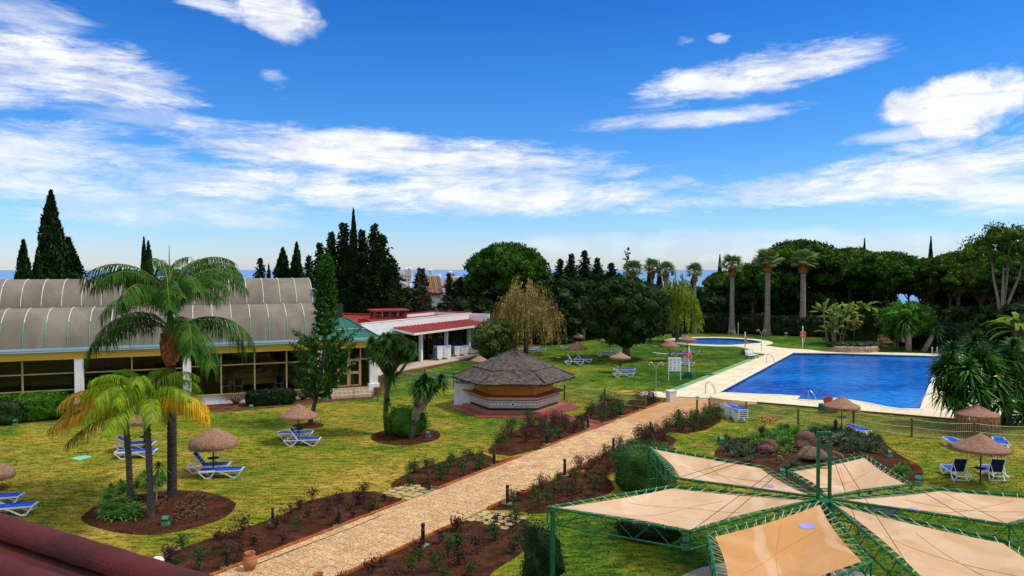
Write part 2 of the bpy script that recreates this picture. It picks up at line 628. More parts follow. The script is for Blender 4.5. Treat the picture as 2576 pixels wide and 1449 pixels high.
M['vault'] = mat('vault_panel', (.215, .188, .145), (.155, .132, .10), .55, .6, .002, 10, world=True, spec=.12, objr=.05, stretch=(1, 1, .15))
M['rib'] = mat('vault_rib', (.60, .60, .52), (.45, .47, .42), 3, .7, world=True)
M['rib_green'] = mat('vault_rib_green', (.10, .33, .22), rough=.6)
M['gutter'] = mat('gutter_blue', (.30, .44, .50), (.20, .33, .40), .8, .45, world=True, stretch=(.2, .2, 6))
M['fascia'] = mat('yellow_board', (.66, .42, .04), (.52, .31, .03), 1.0, .7, .002, 20, world=True, stretch=(.3, .3, 4))
M['frame'] = mat('bronze_frame', (.42, .30, .10), (.34, .24, .08), 2, .5, world=True)
M['teal'] = mat('teal_roof', (.006, .12, .085), (.01, .085, .075), .8, .5, world=True)
M['redroof'] = mat('red_roof', (.30, .040, .030), (.22, .03, .024), .5, .6, .004, 8, world=True)
M['oldred'] = mat('red_old_roof', (.095, .013, .010), (.05, .009, .008), 1.6, .75, .012, 26, world=True, spec=.25)
M['blackframe'] = mat('black_frame', (.015, .015, .015), rough=.5)
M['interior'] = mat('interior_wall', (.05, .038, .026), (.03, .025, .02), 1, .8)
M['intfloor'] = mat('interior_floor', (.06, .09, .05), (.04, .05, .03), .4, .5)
M['orangewood'] = mat('orange_shutter', (.72, .25, .025), (.58, .18, .018), 1.4, .6, .002, 12, stretch=(.4, .4, 5))
M['counter'] = mat('counter_wood', (.38, .09, .025), (.26, .055, .018), 3, .45)
M['steptile'] = mat('step_tile', (.55, .44, .32), (.48, .38, .27), 3, .8, objr=.06)
M['steptile_joint'] = mat('step_joint', (.22, .16, .11), rough=.9)
M['tilegrey'] = mat('azulejo_grey', (.30, .30, .31), (.24, .24, .25), 30, .3, spec=.5)
M['tilewhite'] = mat('azulejo_white', (.86, .85, .82), rough=.3, spec=.5)
M['tiledark'] = mat('azulejo_green', (.012, .03, .022), rough=.3, spec=.5)
M['rooftile'] = mat('clay_roof_tile', (.24, .11, .055), (.14, .06, .03), 3.5, .95, .03, 9, isl=.3)
M['pooltile'] = mat('pool_tile', (.10, .30, .55), (.07, .22, .48), 6, .3, world=True, spec=.5)
M['pooldark'] = mat('pool_tile_dark', (.005, .02, .10), rough=.3, spec=.5)
M['slate'] = mat('terrazzo', (.20, .19, .19), (.27, .26, .25), 12, .8, .003, 60, world=True)
M['signwhite'] = mat('sign_white', (.75, .76, .78), rough=.5)
M['black'] = mat('black_print', (.01, .01, .01), rough=.6)
M['binwhite'] = mat('bin_white', (.70, .68, .62), (.6, .58, .52), 3, .6)
M['yellow'] = mat('yellow_hose', (.65, .42, .03), rough=.5)
M['terrain'] = mat('terrain', (.045, .055, .02), (.10, .085, .045), .03, .95, world=True)
M['purple'] = mat('lilac_patch', (.32, .28, .55), rough=.7)


def glassmat():
    m = bpy.data.materials.new('window_glass')
    m.use_nodes = True
    t = m.node_tree
    t.nodes.clear()
    q = NG(t)
    tr = q.n('ShaderNodeBsdfTransparent')
    tr.inputs[0].default_value = (.74, .76, .72, 1)
    gl = q.n('ShaderNodeBsdfGlossy')
    gl.inputs['Roughness'].default_value = .03
    gl.inputs['Color'].default_value = (.8, .85, .9, 1)
    fr = q.n('ShaderNodeFresnel')
    fr.inputs[0].default_value = 1.35
    mx = q.n('ShaderNodeMixShader')
    t.links.new(fr.outputs[0], mx.inputs[0])
    t.links.new(tr.outputs[0], mx.inputs[1])
    t.links.new(gl.outputs[0], mx.inputs[2])
    o = q.n('ShaderNodeOutputMaterial')
    t.links.new(mx.outputs[0], o.inputs[0])
    return m


M['glass'] = glassmat()


def watermat(name, c1, c2, bs, dist, nscale, rough=.06, spec=.5):
    m = bpy.data.materials.new(name)
    m.use_nodes = True
    t = m.node_tree
    t.nodes.clear()
    q = NG(t)
    pos = q.n('ShaderNodeNewGeometry').outputs['Position']
    mp = q.n('ShaderNodeMapping')
    mp.inputs['Rotation'].default_value = (0, 0, R(12))
    mp.inputs['Scale'].default_value = (.55, 1.0, 1)
    t.links.new(pos, mp.inputs[0])
    v = mp.outputs[0]
    b = q.n('ShaderNodeBsdfPrincipled')
    fine = q.noise(v, nscale, 5, .62, .4)
    big = q.noise(v, nscale * .05, 3, .5)
    fac = q.m('ADD', q.m('MULTIPLY', q.ss(fine, .42, .68), .55), q.m('MULTIPLY', q.ss(big, .35, .65), .45))
    q.put(b.inputs['Base Color'], q.mix(fac, (*c1, 1), (*c2, 1)))
    b.inputs['Roughness'].default_value = rough
    b.inputs['IOR'].default_value = 1.33
    b.inputs['Specular IOR Level'].default_value = spec
    bn = q.n('ShaderNodeBump')
    bn.inputs['Distance'].default_value = dist
    t.links.new(q.noise(v, bs, 4, .6, .3), bn.inputs['Height'])
    t.links.new(bn.outputs[0], b.inputs['Normal'])
    o = q.n('ShaderNodeOutputMaterial')
    t.links.new(b.outputs[0], o.inputs[0])
    return m


M['pool'] = watermat('pool_water', (.001, .06, .38), (.008, .28, .85), 2.6, .05, 2.6, .10, .35)  # the paler blue paints wave glitter into the water colour
M['sea'] = watermat('sea_water', (.12, .26, .50), (.15, .29, .52), .02, 2.0, .01, .6, .2)


def grassmat():
    m = bpy.data.materials.new('lawn_grass')
    m.use_nodes = True
    t = m.node_tree
    t.nodes.clear()
    q = NG(t)
    pos = q.n('ShaderNodeNewGeometry').outputs['Position']
    b = q.n('ShaderNodeBsdfPrincipled')
    b.inputs['Roughness'].default_value = .9
    b.inputs['Specular IOR Level'].default_value = .1
    sepp = q.n('ShaderNodeSeparateXYZ')
    t.links.new(pos, sepp.inputs[0])
    big = q.noise(pos, .11, 4, .55, .6)
    mid = q.noise(pos, .55, 5, .62, .3)
    fin = q.noise(pos, 5.0, 6, .7)
    mp = q.n('ShaderNodeMapping')
    mp.inputs['Scale'].default_value = (.6, 1.6, 1)
    t.links.new(pos, mp.inputs[0])
    fin2 = q.noise(mp.outputs[0], 2.2, 6, .72, .2)
    # the lawn dries out towards the viewer's left, stays green by the pool
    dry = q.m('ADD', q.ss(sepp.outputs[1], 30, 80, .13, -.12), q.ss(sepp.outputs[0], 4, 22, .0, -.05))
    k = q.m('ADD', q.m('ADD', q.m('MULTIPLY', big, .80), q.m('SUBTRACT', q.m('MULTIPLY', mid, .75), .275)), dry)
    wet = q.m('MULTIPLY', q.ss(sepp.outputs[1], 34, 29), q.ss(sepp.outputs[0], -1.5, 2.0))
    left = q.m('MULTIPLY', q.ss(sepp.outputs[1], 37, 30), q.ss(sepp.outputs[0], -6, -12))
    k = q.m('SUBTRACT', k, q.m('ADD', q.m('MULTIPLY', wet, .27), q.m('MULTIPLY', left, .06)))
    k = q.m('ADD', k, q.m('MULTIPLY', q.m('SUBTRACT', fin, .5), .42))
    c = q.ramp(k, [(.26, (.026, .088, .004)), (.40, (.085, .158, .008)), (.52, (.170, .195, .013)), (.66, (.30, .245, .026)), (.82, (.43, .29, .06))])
    dk = q.ss(fin2, .36, .60, .44, 1.18)  # dark speckle paints small shadows between the tufts into the colour
    hsv = q.n('ShaderNodeHueSaturation')
    t.links.new(c, hsv.inputs['Color'])
    t.links.new(dk, hsv.inputs['Value'])
    t.links.new(hsv.outputs[0], b.inputs['Base Color'])
    bn = q.n('ShaderNodeBump')
    bn.inputs['Distance'].default_value = .06
    t.links.new(q.noise(pos, 9, 4, .7), bn.inputs['Height'])
    t.links.new(bn.outputs[0], b.inputs['Normal'])
    o = q.n('ShaderNodeOutputMaterial')
    t.links.new(b.outputs[0], o.inputs[0])
    return m


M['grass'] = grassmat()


def sailmat(name, c1, c2, tr):
    m = bpy.data.materials.new(name)
    m.use_nodes = True
    t = m.node_tree
    t.nodes.clear()
    q = NG(t)
    pos = q.n('ShaderNodeNewGeometry').outputs['Position']
    n1 = q.noise(pos, .55, 5, .6, .8)
    n2 = q.noise(pos, 2.6, 6, .7, 1.2)
    wv = q.n('ShaderNodeTexWave')
    wv.inputs['Scale'].default_value = .12
    wv.inputs['Distortion'].default_value = 9
    wv.inputs['Detail'].default_value = 3
    t.links.new(pos, wv.inputs['Vector'])
    c = q.mix(q.ss(n1, .35, .68), (*c1, 1), (*c2, 1))
    crease = q.ss(wv.outputs['Fac'], .90, .99)
    c = q.mix(q.m('MULTIPLY', crease, .28), c, (.80, .62, .45, 1))
    c = q.mix(q.m('MULTIPLY', q.ss(n2, .56, .74), .35), c, (c1[0] * .62, c1[1] * .5, c1[2] * .42, 1))
    b = q.n('ShaderNodeBsdfPrincipled')
    b.inputs['Roughness'].default_value = .75
    b.inputs['Specular IOR Level'].default_value = .15
    t.links.new(c, b.inputs['Base Color'])
    bn = q.n('ShaderNodeBump')
    bn.inputs['Distance'].default_value = .05
    t.links.new(q.m('ADD', n1, q.m('MULTIPLY', n2, .3)), bn.inputs['Height'])
    t.links.new(bn.outputs[0], b.inputs['Normal'])
    tl = q.n('ShaderNodeBsdfTranslucent')
    t.links.new(c, tl.inputs[0])
    mx = q.n('ShaderNodeMixShader')
    mx.inputs[0].default_value = tr
    t.links.new(b.outputs[0], mx.inputs[1])
    t.links.new(tl.outputs[0], mx.inputs[2])
    o = q.n('ShaderNodeOutputMaterial')
    t.links.new(mx.outputs[0], o.inputs[0])
    return m


M['sail'] = sailmat('sail_cloth', (.57, .36, .19), (.66, .47, .31), .12)
M['sail_orange'] = sailmat('sail_cloth_orange', (.54, .27, .09), (.60, .33, .14), .12)


def netmat(name, c, cell, thick):
    m = bpy.data.materials.new(name)
    m.use_nodes = True
    t = m.node_tree
    t.nodes.clear()
    q = NG(t)
    uv = q.n('ShaderNodeTexCoord').outputs['UV']
    sp = q.n('ShaderNodeSeparateXYZ')
    t.links.new(uv, sp.inputs[0])
    ln = None
    for k in (0, 1):
        f = q.m('FRACT', q.m('MULTIPLY', sp.outputs[k], 1 / cell))
        a = q.m('LESS_THAN', f, thick)
        ln = a if ln is None else q.m('MAXIMUM', ln, a)
    d = q.n('ShaderNodeBsdfDiffuse')
    d.inputs[0].default_value = (*c, 1)
    tr = q.n('ShaderNodeBsdfTransparent')
    mx = q.n('ShaderNodeMixShader')
    t.links.new(ln, mx.inputs[0])
    t.links.new(tr.outputs[0], mx.inputs[1])
    t.links.new(d.outputs[0], mx.inputs[2])
    o = q.n('ShaderNodeOutputMaterial')
    t.links.new(mx.outputs[0], o.inputs[0])
    return m


M['net'] = netmat('fence_net', (.40, .33, .20), .10, .11)
M['netdense'] = netmat('gate_net', (.20, .13, .075), .07, .36)

# ================================================================== SETTING
PL0 = Vector((-8.70, 26.08))
pd = Vector((.5446, .8387))
qd = Vector((.8387, -.5446))
PW = 3.43


def PF(s, o):
    return PL0 + pd * s + qd * o


def polyG(pts, z=0.0):
    return [Vector(G(a, b, z)[:2]) for a, b in pts]


def circ(cx, cy, rx, ry, n=48, rot=0.0):
    return [Vector((cx + math.cos(a) * rx * math.cos(rot) - math.sin(a) * ry * math.sin(rot), cy + math.cos(a) * rx * math.sin(rot) + math.sin(a) * ry * math.cos(rot))) for a in [2 * math.pi * i / n for i in range(n)]]


# --- pools (outlines of the water)
pool_poly = polyG([(1807, 989), (1994, 888.6), (2120, 890)]) + [Vector((48.6, 86.3))] + polyG([(2357, 922), (2315, 1031)])
pool_near = polyG([(2305, 1031), (2268, 1030.5), (2232, 1026), (2190, 1017), (2150, 1009.5), (2110, 1004), (2084, 1003.5), (2080, 1010), (2040, 1008.5), (2003, 1006.5), (2012, 998.5), (1960, 995), (1900, 993), (1860, 991), (1825, 989.5)])
pool_poly = pool_poly + pool_near
kid_c = (27.9, 103.8)
kid_poly = circ(kid_c[0], kid_c[1], 5.7, 5.1, 48)

# --- sea and terrain
mb = MB()
nseg = 64
Rs = 42000
mb.add([(0, 0, -92)] + [(Rs * math.cos(2 * math.pi * i / nseg), Rs * math.sin(2 * math.pi * i / nseg), -92) for i in range(nseg)], [(0, 1 + i, 1 + (i + 1) % nseg) for i in range(nseg)])
tag(mb.build('sea', M['sea']), kind='structure')

mb = MB()
xs = np.linspace(-1600, 1600, 81)
ys = np.concatenate([np.linspace(-400, 150, 12), np.linspace(170, 1100, 40)])
V = []
for y in ys:
    for x in xs:
        k = min(max((y - 135) / 760, 0), 1)
        k2 = min(max((abs(x) - 110) / 1200, 0), 1)
        z = -2.6 - 98 * k - 40 * k2 + (0 if y < 160 else 3 * math.sin(x * .021) * math.cos(y * .017))
        V.append((x, y, z))
nx = len(xs)
mb.add(V, [(j * nx + i, j * nx + i + 1, (j + 1) * nx + i + 1, (j + 1) * nx + i) for j in range(len(ys) - 1) for i in range(nx - 1)])
tag(mb.build('terrain', M['terrain'], smooth=True), kind='structure')

# --- garden ground (bare soil sheet with the pools cut out)
mb = MB()
mb.prism([(-95, -8), (110, -8), (110, 150), (-95, 150)], -2.7, 0.0, holes=[pool_poly, kid_poly])
tag(mb.build('ground', M['soil_dark']), kind='structure')

lawn_poly = polyG([(-500, 1112), (0, 1069), (425, 1046.6), (644, 1031), (760, 1019), (850, 1010), (935, 1005), (958, 985), (1000, 946), (1240, 894), (1290, 876), (1370, 868),
                   (1420, 860), (1480, 852), (1560, 846), (1650, 843), (1740, 838.5), (1850, 841), (1932, 845), (2080, 851), (2140, 858), (2240, 866), (2300, 882), (2420, 891), (2700, 897)]) + \
    [Vector(p) for p in [(80, 40), (50, -5), (-30, -5), (-50, 25)]]
mb = MB()
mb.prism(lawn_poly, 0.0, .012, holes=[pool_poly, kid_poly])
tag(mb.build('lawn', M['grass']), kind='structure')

# --- pool deck
deck_poly = polyG([(1597, 993), (1607, 988), (1640, 985.5), (1687, 988.6), (1927, 891.5), (1905, 889.5), (1885, 886), (1876, 882), (1889, 880), (1862, 874), (1841, 871.2), (1800, 871.3)]) + \
    polyG([(1935, 862), (1917, 868.8), (1967, 876), (1985, 877.3), (2030, 880), (2069, 884.7), (2200, 886.8), (2374, 891)]) + \
    [Vector((52.5, 88.4)), Vector((53, 86)), Vector((33.2, 49.0))] + \
    polyG([(2404, 1056.5), (2160, 1034), (1912, 1014), (1780, 1003), (1707, 999), (1692, 1003.5), (1655, 1000.5), (1615, 999.5)])
deck_top = .055
# the deck runs round the pool; the children's pool has its own ring
mb = MB()
mb.prism(deck_poly, 0.0, deck_top, holes=[pool_poly])
tag(mb.build('pool_deck', M['deck']), kind='structure')
mb = MB()
ring = circ(kid_c[0], kid_c[1], 7.15, 6.7, 56)
mb.prism(ring, 0.0, deck_top - .006, holes=[kid_poly])
tag(mb.build('round_pool_deck', M['deck']), kind='structure')


def pool(name, poly, label, dark_along=None):
    t = thing(name, label, 'pool')
    mb = MB()
    n = len(poly)
    vs = [(p.x, p.y, -1.6) for p in poly] + [(p.x, p.y, -.02) for p in poly]
    mb.add(vs, [(i + n, (i + 1) % n + n, (i + 1) % n, i) for i in range(n)])
    mb.prism(poly, None, -1.6)
    mb.build('basin', M['pooltile'], t)
    mb = MB()
    mb.prism(poly, None, -.17)
    mb.build('water', M['pool'], t)
    # pale rounded coping stones round the rim
    mb = MB()
    c = sum((p for p in poly), Vector((0, 0))) / n
    area = sum(poly[i].cross(poly[(i + 1) % n]) for i in range(n)) / 2
    off = []
    for i in range(n):
        e1 = (poly[i] - poly[i - 1]).normalized()
        e2 = (poly[(i + 1) % n] - poly[i]).normalized()
        nn = Vector((e1.y + e2.y, -e1.x - e2.x))
        nn = nn.normalized() if nn.length > .1 else Vector((e1.y, -e1.x))
        if area < 0:
            nn = -nn
        off.append((poly[i] - nn * .04, poly[i] + nn * .30))
    vs = []
    for a, b in off:
        vs += [(a.x, a.y, .0), (a.x, a.y, .085), (b.x, b.y, .085), (b.x, b.y, .0)]
    fs = []
    for i in range(n):
        j = (i + 1) % n
        for k in range(3):
            fs.append((i * 4 + k, j * 4 + k, j * 4 + k + 1, i * 4 + k + 1))
    mb.add(vs, fs)
    mb.build('coping', mat('coping_' + name, (.74, .70, .60), (.62, .58, .48), 2, .8, world=True), t)
    if dark_along:
        for a, b, step in dark_along:
            d = (b - a)
            L = d.length
            d.normalize()
            nn = Vector((d.y, -d.x))
            if (c - a).dot(nn) < 0:
                nn = -nn
            k = int(L / step)
            me = None
            for i in range(k):
                pos = a + d * (step * (i + .5)) + nn * .008
                if me is None:
                    q = MB()
                    q.box((0, 0, 0), (.42, .012, .13))
                    me = q.build('dark_tile', M['pooldark'], mesh_only=True)
                link('dark_tile', me, t, (pos.x, pos.y, -.095), (0, 0, math.atan2(d.y, d.x)))
    return t


pool('swimming_pool', pool_poly, 'large blue swimming pool with a wavy near edge and pale stone deck', [(pool_poly[0], pool_poly[1], 1.45), (pool_poly[1], pool_poly[3], 2.6)])
pool('round_pool', kid_poly, 'small round blue pool at the far end of the lawn')

# green tile band beside the deck
ga, gb = Vector(G(1672, 991)[:2]), Vector(G(1921, 892.5)[:2])
d = gb - ga
L = d.length
d.normalize()
nn = Vector((-d.y, d.x))
band = tag(bpy.data.objects.new('green_tile_band', None), kind='structure')
col.objects.link(band)
q = MB()
q.box((0, 0, 0), (.94, .62, .06))
me = q.build('green_tile', M['greentile'], mesh_only=True)
for i in range(int(L / .98)):
    p = ga + d * (.49 + .98 * i)
    link('green_tile', me, band, (p.x + random.uniform(-.02, .02), p.y, .03 + random.uniform(-.004, .006)), (0, 0, math.atan2(d.y, d.x) + random.uniform(-.01, .01)))
# brown kerb on the near deck edge
kb = MB()
ka, kc = Vector(G(1905, 1015)[:2]), Vector(G(2404, 1058)[:2])
kb.bar((ka.x, ka.y, .06), (kc.x, kc.y, .06), .16, .13)
tag(kb.build('deck_kerb', mat('brown_kerb', (.13, .035, .02), (.18, .06, .03), 3, .8)), kind='structure')

# --- paved path
path = bpy.data.objects.new('path', None)
col.objects.link(path)
tag(path, kind='structure')
mb = MB()
P4 = [PF(-12, 0), PF(-12, PW), PF(36.6, PW), PF(37.6, 0)]
mb.prism(P4, 0.0, .022)
mb.build('path_bed', M['pathbase'], path)
# flat end of the path by the gate
mb = MB()
e = [PF(28.6, 0.06), PF(28.6, PW - .06)] + polyG([(1772, 1037), (1795, 1026), (1905, 1017), (1905, 1014.8), (1780, 1004.5), (1707, 1000.6), (1690, 1006)])
mb.prism(e, .012, .048)
tag(mb.build('path_end', M['pathfar']), kind='structure')
SL = .425
cell = MB()
variants = []
for k in range(8):
    q = MB()
    hw = SL / 2 - .007
    js = [random.uniform(-.006, .006) for _ in range(8)]
    zt = [random.uniform(-.004, .004) for _ in range(4)]
    vs = [(-hw + js[0], -hw + js[1], zt[0]), (hw + js[2], -hw + js[3], zt[1]), (hw + js[4], hw + js[5], zt[2]), (-hw + js[6], hw + js[7], zt[3])]
    vs += [(x * 1.01, y * 1.01, -.025) for x, y, z in vs]
    q.add(vs, [(0, 1, 2, 3), (0, 4, 5, 1), (1, 5, 6, 2), (2, 6, 7, 3), (3, 7, 4, 0)])
    variants.append(q)
me_v = [q.build('paving_slab', M['slab'], mesh_only=True) for q in variants]
ang = math.atan2(pd.y, pd.x)
joined = MB()
cnt = 0
rot = Matrix.Rotation(ang, 3, 'Z')
for r_ in range(-5, 68):
    for c_ in range(8):
        s, o = (r_ + .5) * SL, (c_ + .5) * SL + .015
        p = PF(s, o)
        zz = .045 + random.uniform(-.003, .004)
        vis = p.y > 22.5
        if vis and cnt < 296:
            link('paving_slab', me_v[random.randrange(8)], path, (p.x, p.y, zz), (0, 0, ang + random.choice([0, 1, 2, 3]) * math.pi / 2))
            cnt += 1
        elif vis:
            q = random.choice(variants)
            joined.add([rot @ Vector(v) + Vector((p.x, p.y, zz)) for v in q.v], q.f)
o = joined.build('paving_slab', M['slab'], path)
tag(o, kind='stuff')

# --- flower beds beside the path
BEDS = {
    'near_left': [PF(-6, -.12), PF(7.45, -.12), PF(8.0, -.6)] + polyG([(976, 1250), (945, 1238), (905, 1237), (850, 1243), (775, 1262), (725, 1290), (640, 1322), (560, 1345), (470, 1375), (380, 1420), (330, 1470)]),
    'second_left': [PF(9.9, -.12), PF(16.9, -.12)] + polyG([(1254, 1163), (1240, 1153), (1215, 1142), (1180, 1144), (1120, 1160), (1040, 1185), (990, 1212), (983, 1222), (1000, 1233)]),
    'third_left': [PF(19.0, -.12), PF(25.6, -.12)] + polyG([(1492, 1074), (1465, 1058), (1400, 1062), (1330, 1072), (1270, 1095), (1228, 1130), (1230, 1142), (1285, 1148)]),
    'kiosk_left': [PF(26.6, -.12), PF(32.6, -.12)] + polyG([(1600, 1020), (1560, 1014), (1510, 1022), (1470, 1040), (1466, 1056), (1500, 1068)]),
    'gate_left': [PF(33.2, -.12), PF(36.6, -.12)] + polyG([(1660, 1004), (1625, 1001), (1590, 1005), (1575, 1014), (1590, 1022)]),
    'near_right': [PF(-3, PW + .12), PF(6.9, PW + .12)] + polyG([(1262, 1292), (1310, 1301), (1338, 1318), (1348, 1345), (1335, 1372), (1295, 1405), (1245, 1435), (1215, 1470), (1100, 1520)]),
    'second_right': [PF(8.7, PW + .12), PF(13.6, PW + .12)] + polyG([(1455, 1187), (1500, 1190), (1535, 1208), (1547, 1228), (1535, 1242), (1500, 1252), (1440, 1270), (1390, 1290), (1340, 1294), (1295, 1285)]),
    'third_right': [PF(14.6, PW + .12), PF(21.6, PW + .12)] + polyG([(1640, 1093), (1690, 1098), (1703, 1108), (1690, 1122), (1630, 1150), (1575, 1180), (1540, 1193), (1500, 1194), (1470, 1187)]),
    'gate_right': [PF(22.6, PW + .12), PF(29.0, PW + .12)] + polyG([(1790, 1040), (1815, 1046), (1812, 1062), (1775, 1083), (1725, 1092), (1685, 1088)]),
}
for k, poly in BEDS.items():
    mb = MB()
    mb.prism(smoothpoly(poly, 3) if False else poly, 0.0, .028)
    tag(mb.build('flower_bed_soil', M['soil']), kind='structure')

round_beds = {
    'palm': [Vector(p[:2]) for p in smoothpoly(polyG([(205, 1306), (235, 1278), (300, 1255), (380, 1240), (460, 1235), (530, 1242), (585, 1262), (590, 1280), (560, 1305), (500, 1326), (430, 1341), (360, 1347), (290, 1340), (235, 1325)]))],
    'yucca': [Vector(p[:2]) for p in smoothpoly(polyG([(932, 1102), (950, 1088), (1000, 1080), (1060, 1079), (1098, 1085), (1108, 1096), (1095, 1108), (1050, 1118), (1000, 1120), (955, 1115)]))],
    'araucaria': [Vector(p[:2]) for p in smoothpoly(polyG([(735, 1072), (760, 1066), (800, 1065), (815, 1069), (800, 1077), (765, 1079)]))],
    'rock': [Vector(p[:2]) for p in smoothpoly(polyG([(1797, 1143), (1815, 1122), (1880, 1100), (1980, 1085), (2100, 1082), (2190, 1095), (2230, 1120), (2270, 1150), (2315, 1175), (2320, 1200), (2290, 1222), (2180, 1235), (2050, 1240), (1950, 1225), (1860, 1195), (1810, 1170)]))],
    'shade': [Vector(p[:2]) for p in smoothpoly(polyG([(1556, 1345), (1575, 1322), (1650, 1312), (1705, 1330), (1712, 1355), (1690, 1368), (1640, 1372), (1590, 1366)]))],
}
for k, poly in round_beds.items():
    mb = MB()
    mb.prism(poly, 0.0, .03)
    # a low rim of turned soil
    tag(mb.build('round_bed_soil', M['soil']), kind='structure')
# circle of terrazzo under the awning
mb = MB()
mb.prism(circ(8.6, 21.6, 4.3, 4.3, 56), 0.0, .05)
tag(mb.build('round_paving', M['slate']), kind='structure')

# loose clods of soil in every bed
allbeds = list(BEDS.values()) + list(round_beds.values())
mb = MB()
V0 = np.array([(1, 0, -.3), (-.5, .87, -.3), (-.5, -.87, -.3), (0, 0, .8)])
F0_ = np.array([(0, 1, 3), (1, 2, 3), (2, 0, 3)])
for poly in allbeds:
    A = np.array([(p[0], p[1]) for p in poly])
    lo, hi = A.min(0), A.max(0)
    area = (hi - lo).prod()
    n = int(min(area * 34, 1500))
    P = rng.uniform(lo, hi, (n, 2))
    P = P[pip(P, A)]
    P = P[P[:, 1] > 20]
    for x, y in P:
        s = rng.uniform(.02, .07)
        a = rng.uniform(0, 6.28)
        c, sn = math.cos(a), math.sin(a)
        W = V0 * s * rng.uniform(.6, 1.3, 3)
        W = np.stack([W[:, 0] * c - W[:, 1] * sn + x, W[:, 0] * sn + W[:, 1] * c + y, W[:, 2] * .7 + .04], 1)
        mb.addnp(W, F0_)
tag(mb.build('soil_clods', M['clod']), 'clods of red brown soil lying in the flower beds', 'soil', kind='stuff')


# --- brick edging along the beds
def edging(pts, label, step=.24, inner=None):
    t = thing('brick_edging', label, 'edging', (0, 0, 0), 0, 'brick edgings of the rose beds')
    pts = [Vector(p[:2]) for p in pts]
    for a, b in zip(pts[:-1], pts[1:]):
        d = b - a
        L = d.length
        n = max(1, round(L / step))
        d.normalize()
        for i in range(n):
            p = a + d * (L * (i + .5) / n)
            link('edging_brick', BRICK[random.randrange(3)], t, (p.x, p.y, .045 + random.uniform(-.006, .008)), (random.uniform(-.07, .07), random.uniform(-.03, .03), math.atan2(d.y, d.x) + random.uniform(-.04, .04)))
    return t


BRICK = []
for k in range(3):
    q = MB()
    # scalloped terracotta brick: a body with two rounded teeth on top
    q.box((0, 0, 0), (.225, .085, .10))
    for xx in (-.056, .056):
        q.box((xx, 0, .062 + .004 * k), (.07, .082, .026), taper=.55)
    BRICK.append(q.build('edging_brick', M['brick'], mesh_only=True))
edging([PF(-2.5, -.05), PF(7.5, -.05), PF(8.0, -.5)], 'scalloped terracotta brick edging of the left bed nearest the camera')
edging([PF(9.8, -.6), PF(9.95, -.05), PF(16.9, -.05), Vector(G(1254, 1162)[:2])], 'scalloped brick edging of the left bed beyond the flagstones')
edging([PF(19.0, -.05), PF(25.6, -.05), Vector(G(1440, 1058)[:2])], 'scalloped brick edging of the bed before the red kiosk paving')
edging([Vector(G(1408, 1043)[:2]), Vector(G(1500, 1067)[:2]), PF(26.6, -.05), PF(32.8, -.05)], 'brick edging of the bushy bed beside the rope fence gate post')
edging([PF(33.3, -.05), PF(36.9, -.05)], 'short brick edging beside the white bin')
edging([PF(-2, PW + .05), PF(6.9, PW + .05)], 'brick edging of the right bed nearest the camera')
edging([PF(8.8, PW + .05), PF(13.6, PW + .05)], 'brick edging of the right bed beyond the yellow flagstones')
edging([Vector(G(1470, 1188)[:2]), PF(14.6, PW + .05), PF(21.4, PW + .05)], 'brick edging of the right bed in front of the clipped hedge')
edging([PF(22.6, PW + .05), PF(29.2, PW + .05)], 'brick edging of the right bed next to the stack of sun loungers')
# low red kerb step between lawn and kiosk paving handled with the kiosk


# --- flagstones in the two gaps
def flagstones(poly, label, nx_, ny_):
    t = bpy.data.objects.new('flagstone_path', None)
    col.objects.link(t)
    tag(t, label, kind='structure')
    a, b, c, d = [Vector(p) for p in poly]
    for i in range(nx_):
        for j in range(ny_):
            u, v = (i + .5 + random.uniform(-.13, .13) + (.3 if j % 2 else 0)) / (nx_ + .3), (j + .5 + random.uniform(-.1, .1)) / ny_
            p = (a * (1 - u) + b * u) * (1 - v) + (d * (1 - u) + c * u) * v
            sx_ = (b - a).length / nx_ * .47
            sy_ = (d - a).length / ny_ * .47
            k = random.choice([5, 6, 7])
            an0 = random.uniform(0, 6.28)
            pts = []
            ax = math.atan2((b - a).y, (b - a).x)
            for q_ in range(k):
                an = an0 + 2 * math.pi * q_ / k + random.uniform(-.15, .15)
                x, y = math.cos(an) * sx_ * 1.08, math.sin(an) * sy_ * 1.08
                pts.append((x * math.cos(ax) - y * math.sin(ax), x * math.sin(ax) + y * math.cos(ax)))
            q = MB()
            q.prism(pts, -.03, 0)
            q.build('flagstone', M['flag'], t, loc=(p.x, p.y, .045 + random.uniform(0, .012)))


flagstones([PF(8.0, -1.75), PF(9.9, -1.75), PF(9.75, 0), PF(7.7, 0)], 'yellow flagstones crossing between the two left rose beds', 5, 4)
flagstones([PF(7.1, PW + .1), PF(8.6, PW + .1), PF(8.9, PW + 2.1), PF(7.0, PW + 2.1)], 'yellow flagstones crossing between the two right rose beds', 4, 5)

# --- small green service covers in the lawn
q = MB()
c4 = [G(177, 1155), G(215, 1147), G(231, 1151), G(198, 1160)]
q.prism([c4[0][:2], c4[3][:2], c4[2][:2], c4[1][:2]], .012, .05)
tag(q.build('drain_cover', mat('cover_green', (.16, .48, .26), (.2, .55, .32), 4, .7)), 'pale green square drain cover lying in the dry lawn at left', 'cover')
for (a, b, lb) in [(1780, 944, 'green drain cover in the lawn beside the pool deck tiles'), (2234, 886.5, 'dark green box cover beside the stone planter')]:
    p = G(a, b)
    q = MB()
    q.box((p.x, p.y, .06), (.9, .7, .12))
    tag(q.build('drain_cover', M['greendark']), lb, 'cover')

# ================================================================== POOL HALL
TH = R(22.3)
U = Vector((math.cos(TH), math.sin(TH)))
Vv = Vector((-math.sin(TH), math.cos(TH)))
HF = Vector((-31.5, 52.2))


